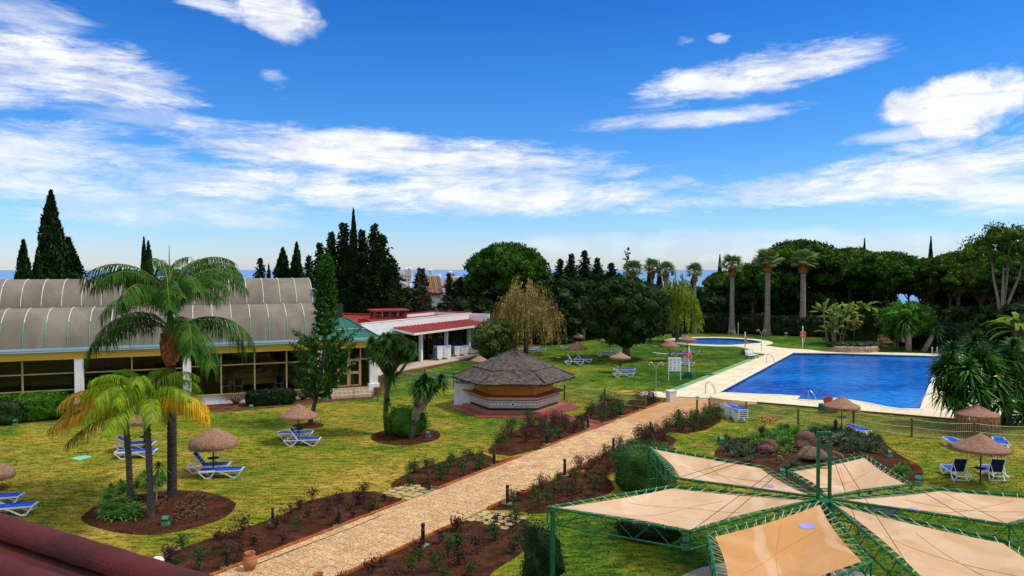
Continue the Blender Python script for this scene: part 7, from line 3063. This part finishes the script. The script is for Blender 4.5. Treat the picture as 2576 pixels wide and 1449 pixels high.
# ---------------------------------------------------------------- pool furniture
def ladder(p, rz, label, h=.95, w_=.5):
    t = thing('pool_ladder', label, 'ladder', p, rz, 'steel pool ladders')
    for s_ in (-1, 1):
        q = MB()
        y = s_ * w_ / 2
        q.tube([(-.65, y, .05), (-.65, y, .6), (-.60, y, h * .92), (-.45, y, h), (-.28, y, h * .95), (0, y, .55), (.12, y, .05), (.16, y, -.9)], .024, 7)
        q.build('rail', M['steel'], t, smooth=True)
    for z in (-.25, -.5):
        q = MB()
        q.box((.15, 0, z), (.10, w_, .03))
        q.build('step', M['steel'], t)
    return t


def toward(a, b):
    d = Vector(b[:2]) - Vector(a[:2])
    return math.atan2(d.y, d.x)


mid_pool = Vector((33, 72))
lx_ = math.atan2(-pd.x, pd.y) if False else math.atan2(-(16.4), 28.6) + math.pi / 2
nl = math.atan2(-.5, .87)
ladder(G(1796, 992), R(-20), 'steel ladder at the near left corner of the pool')
ladder(G(1945, 913), R(-20), 'steel ladder at the far left side of the pool')
ladder(G(2320, 1021), R(155), 'steel ladder at the near right corner of the pool')
ladder(G(2352, 893.5), R(-110), 'steel ladder at the far edge of the pool beside the yucca')
t = thing('step_handrail', 'thin steel handrail rising from the water at the shallow steps', 'handrail', G(2043, 1009))
q = MB()
q.tube([(-.3, 0, -.3), (-.3, 0, .75), (-.15, 0, .82), (.25, 0, .35), (.3, 0, -.3)], .022, 6)
q.build('rail', M['steel'], t, smooth=True)


def shower(px, pyb, pyt, label):
    p = G(px, pyb)
    h_ = AT(px, pyt, p.y).z
    t = thing('pool_shower', label, 'shower', p, R(8), 'twin headed poolside showers')
    q = MB()
    q.tube([(0, 0, 0), (0, 0, h_ - .45)], .032, 7)
    q.build('post', M['steel'], t)
    for s_ in (-1, 1):
        q = MB()
        q.tube([(0, 0, h_ - .5), (s_ * .22, 0, h_ - .18), (s_ * .40, 0, h_), (s_ * .52, 0, h_ - .02), (s_ * .56, 0, h_ - .14)], .026, 6)
        q.lathe([(.02, 0), (.06, -.05), (.06, -.07)], 8, (s_ * .565, 0, h_ - .14))
        q.build('shower_arm', M['steel'], t, smooth=True)
    q = MB()
    q.bar((-.12, -.03, .95), (.12, -.03, .95), .03)
    q.build('tap', M['steel'], t)


shower(1650, 993, 911, 'twin headed steel shower on the lawn side of the deck')
shower(1915, 886, 829, 'twin headed steel shower between the two pools')


def buoy_post(px, pyb, pyt, label, face, base=True, buoy_z=None, bin_=False, by=.12):
    p = G(px, pyb)
    h_ = AT(px, pyt, p.y).z
    t = thing('lifebuoy_post', label, 'post', p, face, 'white lifebuoy posts')
    q = MB()
    q.lathe([(.06, 0), (.06, h_ - .02), (.04, h_)], 9)
    q.build('post', M['white'], t)
    if base:
        q = MB()
        q.box((0, 0, .22), (1.15, .8, .44))
        q.box((0, 0, .50), (.8, .55, .12))
        q.build('base', M['greendark'], t)
    z = buoy_z
    b = thing('lifebuoy', label.replace('white post', 'ring').replace('post', 'ring') if False else 'orange ring lifebuoy on the ' + label.split(' with')[0], 'lifebuoy', p + Matrix.Rotation(face, 3, 'Z') @ Vector((0, -by, z)), face, 'orange lifebuoys')
    q = MB()
    n, m = 24, 8
    vs, fs = [], []
    for i in range(n):
        a = 2 * math.pi * i / n
        for j in range(m):
            c = 2 * math.pi * j / m
            r_ = .30 + .085 * math.cos(c)
            vs.append((r_ * math.cos(a), .07 * math.sin(c), r_ * math.sin(a)))
    for i in range(n):
        for j in range(m):
            fs.append((i * m + j, i * m + (j + 1) % m, ((i + 1) % n) * m + (j + 1) % m, ((i + 1) % n) * m + j))
    q.add(vs, fs)
    q.build('ring', M['orange'], b, smooth=True)
    for k in range(4):
        a = math.pi / 4 + k * math.pi / 2
        q = MB()
        q.tube([(math.cos(a) * .30 + dx, 0, math.sin(a) * .30 + dz) for dx, dz in ((-.001, 0), (.001, 0))], .09, 6)
        q = MB()
        q.bar((.2 * math.cos(a), 0, .2 * math.sin(a)), (.4 * math.cos(a), 0, .4 * math.sin(a)), .16, .06, up=(0, 1, 0))
        q.build('band', M['white'] if label.startswith('white post facing') else M['orange'], b)
    return t


buoy_post(1733, 950.5, 872, 'white post on a green block beside the rules board with a side view lifebuoy', R(68), True, 2.0, by=.13)
t = thing('waste_bag_holder', 'grey waste box with red lid hanging beside the rules board', 'bin', G(1723, 949))
q = MB()
q.box((0, .05, 1.55), (.34, .2, .9))
q.tube([(.1, .15, 0), (.1, .15, 1.2)], .025, 6)
q.build('body', mat('bin_grey', (.38, .40, .45), rough=.5), t)
q = MB()
q.box((0, .03, 2.08), (.38, .26, .22))
q.build('lid', M['orange'], t)
buoy_post(1874, 891, 835, 'white post on a green block behind the bench with a side view lifebuoy', R(68), True, 1.55)
buoy_post(2019, 877, 820, 'white post facing the camera beyond the pool with an orange and white lifebuoy', R(0), False, 1.8)
for (px, pyb, pyt, lb) in [(1857, 842, 811, 'thin white pole behind the round pool'), (2023, 861, 842, 'short grey pole beside the facing lifebuoy post'), (1499, 849, 832, 'thin white tripod pole at the far end of the lawn')]:
    p = G(px, pyb)
    h_ = AT(px, pyt, p.y).z
    q = MB()
    q.lathe([(.05, 0), (.05, h_)], 7, p)
    tag(q.build('white_pole', M['white']), lb, 'pole')
# rules board with pictograms
t = thing('rules_board', 'white pool rules board on two legs covered with black pictograms', 'sign', G(1697, 957), R(-3))
q = MB()
for s_ in (-1, 1):
    q.box((s_ * .53, 0, 1.0), (.06, .06, 2.0))
q.build('legs', M['white'], t)
q = MB()
q.box((0, -.04, 1.45), (1.12, .03, 1.25))
q.build('panel', M['signwhite'], t)
q = MB()
rnd = random.Random(3)
for i in range(3):
    for j in range(5):
        cx_, cz_ = -.36 + .36 * i, .98 + .21 * j
        kd = rnd.randrange(4)
        if j == 4:
            for k in range(4):
                q.box((cx_, -.06, cz_ + .06 - k * .035), (.26, .004, .010))
        elif kd == 0:
            for k in range(12):
                a = 2 * math.pi * k / 12
                q.box((cx_ + .07 * math.cos(a), -.06, cz_ + .07 * math.sin(a)), (.03, .004, .02), M=Matrix.Rotation(-a, 3, 'Y'))
            q.bar((cx_ - .05, -.06, cz_ - .05), (cx_ + .05, -.06, cz_ + .05), .012, .004, up=(0, 1, 0))
        elif kd == 1:
            q.box((cx_, -.06, cz_), (.11, .004, .09))
        elif kd == 2:
            q.bar((cx_ - .08, -.06, cz_ - .03), (cx_ + .06, -.06, cz_ + .04), .03, .004, up=(0, 1, 0))
            q.box((cx_ + .05, -.06, cz_ + .07), (.04, .004, .04))
        else:
            q.box((cx_, -.06, cz_ + .07), (.035, .004, .035))
            q.box((cx_, -.06, cz_), (.045, .004, .08))
            q.bar((cx_ - .07, -.06, cz_ - .07), (cx_ + .07, -.06, cz_ - .07), .015, .004, up=(0, 1, 0))
q.build('pictograms', M['black'], t)
# white slatted bench
t = thing('garden_bench', 'white slatted bench with dark iron legs beside the deck tiles', 'bench', G(1893, 903), R(40))
for k in range(4):
    q = MB(); q.box((0, -.18 + .13 * k, .44), (1.7, .10, .03)); q.build('seat_slat', M['white'], t)
for k in range(4):
    q = MB(); q.box((0, .30 + .04 * k, .56 + .13 * k), (1.7, .03, .10)); q.build('back_slat', M['white'], t)
for s_ in (-.6, .6):
    q = MB()
    q.tube([(s_, -.26, 0), (s_, -.2, .40), (s_, .24, .42), (s_, .46, 1.0)], .035, 5)
    q.tube([(s_, .34, 0), (s_, .22, .42)], .035, 5)
    q.build('leg', M['bollard'], t)
# white waste bin and hose
t = thing('waste_bin', 'tapered white plastic bin at the path end', 'bin', G(1688, 1011), R(20))
q = MB()
q.box((0, 0, .42), (.50, .50, .80), taper=1.22)
q.box((0, 0, .84), (.66, .66, .06))
q.box((0, 0, .05), (.56, .56, .10))
q.build('body', M['binwhite'], t)
q = MB()
c = G(1583, 992)
pts = []
for i in range(90):
    a = i * .45
    r_ = .75 + .12 * math.sin(i * .37) + .05 * math.sin(i)
    pts.append((c.x + r_ * 1.1 * math.cos(a), c.y + r_ * .9 * math.sin(a), .04 + .0016 * i))
q.tube(pts, .022, 5)
tag(q.build('garden_hose', M['yellow'], smooth=True), 'coiled yellow garden hose lying on the deck edge', 'hose')
# row of small white stones in the lawn
mb = MB()
t = thing('stone_row', 'row of small white stones lying in the lawn left of the brown umbrella', 'stones')
st_me = None
for i in range(12):
    p = G(1645 + i * 4.0, 888.5 + .35 * i + random.uniform(-.5, .5))
    if st_me is None:
        q = MB(); q.blob((0, 0, .03), (.13, .09, .06), 5, .2, 1); st_me = q.build('stone', M['signwhite'], mesh_only=True)
    link('stone', st_me, t, p, (0, 0, i))
p = G(1405, 900)
q = MB(); q.box((p.x, p.y, .03), (.5, .3, .05)); tag(q.build('white_tray', M['signwhite']), 'small white object lying in the lawn left of the rear loungers', 'litter')

# ---------------------------------------------------------------- shade awning with six kite sails
ZS = 3.0
hub = Vector(G(2072, 1256, ZS))
aw = thing('sail_awning', 'star shaped green steel awning with six beige kite sails and central mast', 'awning')


def S(px, py):
    return Vector(G(px, py, ZS))


petals = [
    dict(w1=S(1925, 1175), tip=S(1634, 1125), w2=S(1700, 1203)),
    dict(w1=S(1686, 1223), tip=S(1377, 1276), w2=S(1736, 1337)),
    dict(w1=S(1980, 1184), tip=S(2178, 1146), w2=S(2294, 1219)),
    dict(w1=S(2357, 1229), tip=S(2788, 1266), w2=S(2539, 1321)),
    dict(w1=S(2532, 1361), tip=None, w2=S(2302, 1450)),
    dict(w1=S(1780, 1345), tip=None, w2=S(2191, 1414)),
]
for pt_ in petals:
    if pt_['tip'] is None:
        pt_['tip'] = pt_['w1'] + pt_['w2'] - hub
H3 = Vector((0, 0, .48))
names = ['upper left', 'left', 'upper right', 'right', 'lower right', 'front']
for pi_, pt_ in enumerate(petals):
    dirv = (pt_['tip'] - hub).normalized()
    h0 = hub + dirv * .28
    cor = [h0, pt_['w1'], pt_['tip'], pt_['w2']]
    fr = MB()
    for i in range(4):
        a, b = cor[i], cor[(i + 1) % 4]
        fr.tube([a, b], .040, 8)
        la, lb_ = a - H3, b - H3
        if i in (0, 3):
            # the lower chord runs up to meet the hub
            pass
        fr.tube([la, lb_], .026, 6)
        n = max(3, round((b - a).length / .95))
        for k in range(n):
            p0, p1 = a.lerp(b, k / n), a.lerp(b, (k + 1) / n)
            m0 = la.lerp(lb_, (k + .5) / n)
            fr.tube([p0, m0], .013, 4)
            fr.tube([m0, p1], .013, 4)
        fr.tube([b, lb_], .024, 5)
    fr.build('frame_truss', M['green'], aw)
    # sail: sagging cloth, pulled in a little from the tubes
    cen = (cor[0] + cor[1] + cor[2] + cor[3]) / 4
    n = 18
    q = MB()
    vs = []
    inset = [c_ + (cen - c_).normalized() * (.20 if i in (1, 3) else .30) for i, c_ in enumerate(cor)]
    rnd = random.Random(pi_ * 7 + 1)
    ph = [rnd.uniform(0, 6) for _ in range(4)]
    for i in range(n + 1):
        for j in range(n + 1):
            u, v = i / n, j / n
            p = (inset[0] * (1 - u) + inset[1] * u) * (1 - v) + (inset[3] * (1 - u) + inset[2] * u) * v
            # scooped edges
            eu, ev = 4 * u * (1 - u), 4 * v * (1 - v)
            pull = .07 * (eu * (1 - ev) + ev * (1 - eu))
            p = p + (cen - p) * pull
            p.z += -.20 * eu * ev + .016 * math.sin(u * 9 + v * 5 + ph[0]) * eu * ev + .012 * math.sin(v * 13 - u * 7 + ph[1]) * eu * ev - .02 + .03 * math.sin((u - v) * 6 + ph[2]) * eu * ev
            vs.append(tuple(p))
    q.add(vs, [(i * (n + 1) + j, (i + 1) * (n + 1) + j, (i + 1) * (n + 1) + j + 1, i * (n + 1) + j + 1) for i in range(n) for j in range(n)])
    o = q.build('sail', M['sail_orange'] if pi_ == 5 else M['sail'], aw, smooth=True)
    o['label'] = ('orange tinted ' if pi_ == 5 else 'beige ') + names[pi_] + ' kite sail'
    # folded seam lying across the cloth
    q = MB()
    for (u0, v0, u1, v1) in ((.12, .35, .9, .55), (.45, .1, .62, .9)):
        pts = []
        for k in range(13):
            t_ = k / 12
            u, v = u0 + (u1 - u0) * t_ + .03 * math.sin(t_ * 5 + pi_), v0 + (v1 - v0) * t_ + .04 * math.sin(t_ * 4 + pi_ * 2)
            i, j = min(int(u * n), n - 1), min(int(v * n), n - 1)
            fu, fv = u * n - i, v * n - j
            g4 = [Vector(vs[(i + a_) * (n + 1) + j + b_]) for a_, b_ in ((0, 0), (1, 0), (1, 1), (0, 1))]
            p = (g4[0] * (1 - fu) + g4[1] * fu) * (1 - fv) + (g4[3] * (1 - fu) + g4[2] * fu) * fv
            pts.append(p + Vector((0, 0, .003)))
        q.tube(pts, .009, 4)
    q.build('seam', M['sail_orange'], o)
    # lilac patch near the hub on four sails
    if pi_ in (0, 3, 5):
        cu_, cv_, ru, rv = {0: (.30, .16, .075, .045), 3: (.16, .34, .09, .05), 5: (.20, .22, .075, .06)}[pi_]

        def surf(u, v):
            i, j = min(max(int(u * n), 0), n - 1), min(max(int(v * n), 0), n - 1)
            fu, fv = u * n - i, v * n - j
            g4 = [Vector(vs[(i + a_) * (n + 1) + j + b_]) for a_, b_ in ((0, 0), (1, 0), (1, 1), (0, 1))]
            return (g4[0] * (1 - fu) + g4[1] * fu) * (1 - fv) + (g4[3] * (1 - fu) + g4[2] * fu) * fv + Vector((0, 0, .008))
        q = MB()
        rr_, kk_ = 4, 18
        P_ = [surf(cu_, cv_)]
        for r_ in range(1, rr_ + 1):
            for k in range(kk_):
                a = 2 * math.pi * k / kk_
                wob = 1 + .14 * math.sin(2 * a + pi_) + .10 * math.sin(5 * a)
                f_ = r_ / rr_ * wob
                P_.append(surf(cu_ + ru * f_ * math.cos(a) - .4 * ru * f_ * math.sin(a), cv_ + rv * f_ * math.sin(a) - .4 * rv * f_ * math.cos(a)))
        fs = [(0, 1 + k, 1 + (k + 1) % kk_) for k in range(kk_)]
        for r_ in range(rr_ - 1):
            for k in range(kk_):
                b_ = 1 + r_ * kk_
                fs.append((b_ + k, b_ + kk_ + k, b_ + kk_ + (k + 1) % kk_, b_ + (k + 1) % kk_))
        q.add(P_, fs)
        q.build('lilac_patch', M['purple'], o)
    # lacing
    q = MB()
    for i in range(4):
        a, b = cor[i], cor[(i + 1) % 4]
        ia, ib = inset[i], inset[(i + 1) % 4]
        m = max(4, round((b - a).length / .42))
        for k in range(m):
            t0, t1 = (k + .35) / m, (k + .75) / m
            tube_p = a.lerp(b, t0)
            sail_p = ia.lerp(ib, t1)
            sail_p = sail_p + (cen - sail_p) * .07 * 4 * t1 * (1 - t1) + Vector((0, 0, -.02))
            outw = (tube_p - cen)
            outw.z = 0
            outw.normalize()
            q.tube([sail_p, tube_p + Vector((0, 0, .05)) - outw * .02, tube_p + outw * .055, tube_p - Vector((0, 0, .05))], .0085, 4)
            q.tube([tube_p - Vector((0, 0, .05)), ia.lerp(ib, min(1, t1 + .3 / m)) + (cen - ia.lerp(ib, min(1, t1 + .3 / m))) * .05 - Vector((0, 0, .02))], .0075, 4)
    tag(q.build('lacing_rope', M['rope'], aw), kind='stuff')
    # pair of posts at the tip
    tip = pt_['tip']
    side = Vector((-dirv.y, dirv.x, 0)) * .24
    q = MB()
    for s_ in (-1, 1):
        b_ = tip - dirv * .16 + side * s_ * .8
        q.tube([(b_.x, b_.y, 0), (b_.x, b_.y, ZS - .02)], .045, 8)
    for z in (.6, 1.2, 1.8, 2.3):
        q.tube([tip - dirv * .16 + side * .8 + Vector((0, 0, z - ZS)), tip - dirv * .16 - side * .8 + Vector((0, 0, z - ZS))], .02, 5)
    q.build('post', M['green'], aw)
# hub and mast
q = MB()
q.lathe([(.30, -.55), (.32, -.5), (.32, -.02), (.12, .02)], 12, hub)
q.build('hub', M['green'], aw)
mtop = AT(2075, 1088, hub.y).z
q = MB()
for s_ in (-1, 1):
    q.box((hub.x + s_ * .175, hub.y, (mtop + ZS - .3) / 2 + 0), (.085, .085, mtop - ZS + .3 + 0))
    q.box((hub.x + s_ * .175, hub.y, 1.35), (.085, .085, 2.7))
q.box((hub.x, hub.y, mtop), (.46, .12, .05))
q.build('mast', M['green'], aw)
q = MB()
k = 0
for z in (ZS + .25, ZS + .32, ZS + .95, ZS + 1.02, ZS + 1.60, ZS + 1.66):
    if z < mtop:
        q.bar((hub.x - .17, hub.y, z), (hub.x + .17, hub.y, z), .03)
q.build('mast_rung', M['green'], aw)
# stay cables
q = MB()
top = Vector((hub.x, hub.y, mtop - .05))
for pi_, pt_ in enumerate(petals):
    for w_ in ('w1', 'w2'):
        tgt = pt_[w_]
        q.tube([top, tgt], .0085, 4)
q.build('stay_cable', M['cable'], aw)
# things under the sails: dark tables seen through the gap
t = thing('garden_table', 'dark round table half seen under the right hand sail gap', 'table', G(2225, 1330))
q = MB()
q.lathe([(.55, .72), (.56, .75), (.01, .76)], 20)
q.lathe([(.04, 0), (.04, .72)], 8)
q.lathe([(.3, 0), (.28, .03)], 12)
q.build('top', M['bollard'], t)

# ---------------------------------------------------------------- villas beyond the trees
def villa(px0, px1, ytop, D, label, roofs, walls, chims, z0=-2.5):
    pass


vl = thing('villa', 'white villa with clay tiled roofs and ornate chimneys beyond the conifers', 'building')


def vpt(px, py, D):
    return AT(px, py, D)


def vwall(x0, x1, y0, y1, D, dep, nm='wall', m_=None):
    a, b = vpt(x0, y1, D), vpt(x1, y0, D)
    q = MB()
    q.box(((a.x + b.x) / 2, D + dep / 2, (a.z + b.z) / 2), (abs(b.x - a.x), dep, abs(b.z - a.z)))
    return q.build(nm, m_ or M['whitewall'], vl)


def vroof(x0, x1, y0, y1, D, dep, skew=0):
    """tiled slope rising away from the viewer, built as tile rows"""
    a, b = vpt(x0, y1, D), vpt(x1, y1, D)
    zt_ = vpt(x0, y0, D + dep).z
    n = max(3, int((b.x - a.x) / .32))
    q = MB()
    for i in range(n):
        x = a.x + (b.x - a.x) * (i + .5) / n
        x2 = x + skew
        q.tube([(x, D, a.z), (x2, D + dep, zt_)], (b.x - a.x) / n * .52, 6)
    q.build('roof', M['rooftile'], vl)


vwall(984, 1017, 684, 694, 132, 4)
vroof(982, 1018, 690, 707, 128, 5, .3)
vwall(984, 1030, 706, 760, 129, 3)
vwall(1016, 1035, 688, 712, 127, 1.6)
vwall(1071, 1105, 690, 700, 136, 4)
vroof(1076, 1116, 697, 738, 126, 7, -1.2)
vwall(1076, 1160, 736, 790, 127, 3)
vwall(1116, 1156, 696, 703, 134, 4)
vroof(1112, 1156, 702, 722, 128, 4, .3)
vwall(783, 800, 690, 700, 130, 3)
vroof(863, 876, 735, 765, 120, 3, 0)
# gable
q = MB()
a, b, c = vpt(996, 729, 124), vpt(1028, 724, 124), vpt(1006, 706, 124)
q.add([a, b, vpt(1027, 712, 124), c, a + Vector((0, 1.5, 0))], [(0, 1, 2, 3)])
q.build('gable', M['whitewall'], vl)
q = MB()
q.bar(vpt(1000, 704, 123.6), vpt(1028, 719, 123.6), .5, .22)
q.build('gable_edge', M['white'], vl)
for (px, yb, yt) in [(1023, 694, 673), (1032, 694, 671), (1083, 690, 677), (1133, 698, 681)]:
    p = vpt(px, yb, 127)
    z1 = vpt(px, yt, 127).z
    h_ = z1 - p.z
    q = MB()
    q.box((p.x, 127, p.z + h_ * .30), (.55, .55, h_ * .6))
    q.lathe([(.42, h_ * .60), (.42, h_ * .66), (.30, h_ * .67), (.30, h_ * .82), (.38, h_ * .83), (.22, h_ * .95), (.03, h_)], 8, (p.x, 127, p.z))
    q.build('chimney', M['whitewall'], vl)
# low villa pieces glimpsed through the pine trunks at right
v2 = thing('villa', 'low ochre roofed villa glimpsed between the pine trunks at right', 'building')
for (x0, x1, y0, y1, D) in [(2190, 2245, 800, 838, 135), (2095, 2130, 802, 815, 138), (2380, 2440, 800, 830, 135)]:
    a, b = AT(x0, y1, D), AT(x1, y0, D)
    q = MB()
    q.box(((a.x + b.x) / 2, D, (a.z + b.z) / 2), (abs(b.x - a.x), .6, abs(b.z - a.z)))
    q.build('wall', mat('ochre_wall', (.45, .28, .16), (.6, .5, .42), 1.5, .9), v2)
# long white low wall between the palm trunks
a, b = AT(1895, 815, 132), AT(2012, 821, 130)
q = MB()
q.bar(a, b, .3, .35)
tag(q.build('white_wall', M['whitewall']), 'thin white wall line seen behind the pool palm trunks', 'wall')

# electricity pylon against the sea
p = AT(1717, 810, 260)
t = thing('pylon', 'distant steel lattice pylon against the sea between the palms', 'pylon', (p.x, p.y, 0))
zb, zt_ = -16.0, AT(1717, 700, 260).z
q = MB()
for sx_ in (-1, 1):
    for sy_ in (-1, 1):
        q.tube([(sx_ * 1.5, sy_ * 1.5, zb), (sx_ * .5, sy_ * .5, zt_ - 4), (0, 0, zt_)], .09, 4)
nb = 9
for k in range(nb):
    za, zc_ = zb + (zt_ - 4 - zb) * k / nb, zb + (zt_ - 4 - zb) * (k + 1) / nb
    wa, wc = 1.5 - 1.0 * k / nb, 1.5 - 1.0 * (k + 1) / nb
    q.tube([(-wa, -wa, za), (wc, -wc, zc_)], .05, 3)
    q.tube([(wa, -wa, za), (-wc, -wc, zc_)], .05, 3)
q.build('tower', M['steel'], t)
for z in (zt_ - 1.5, zt_ - 3.8, zt_ - 6.2):
    q = MB()
    q.tube([(-4.2, 0, z), (0, 0, z + .5), (4.2, 0, z)], .10, 4)
    q.tube([(-4.2, 0, z), (0, 0, z - .3), (4.2, 0, z)], .06, 4)
    q.build('crossarm', M['steel'], t)
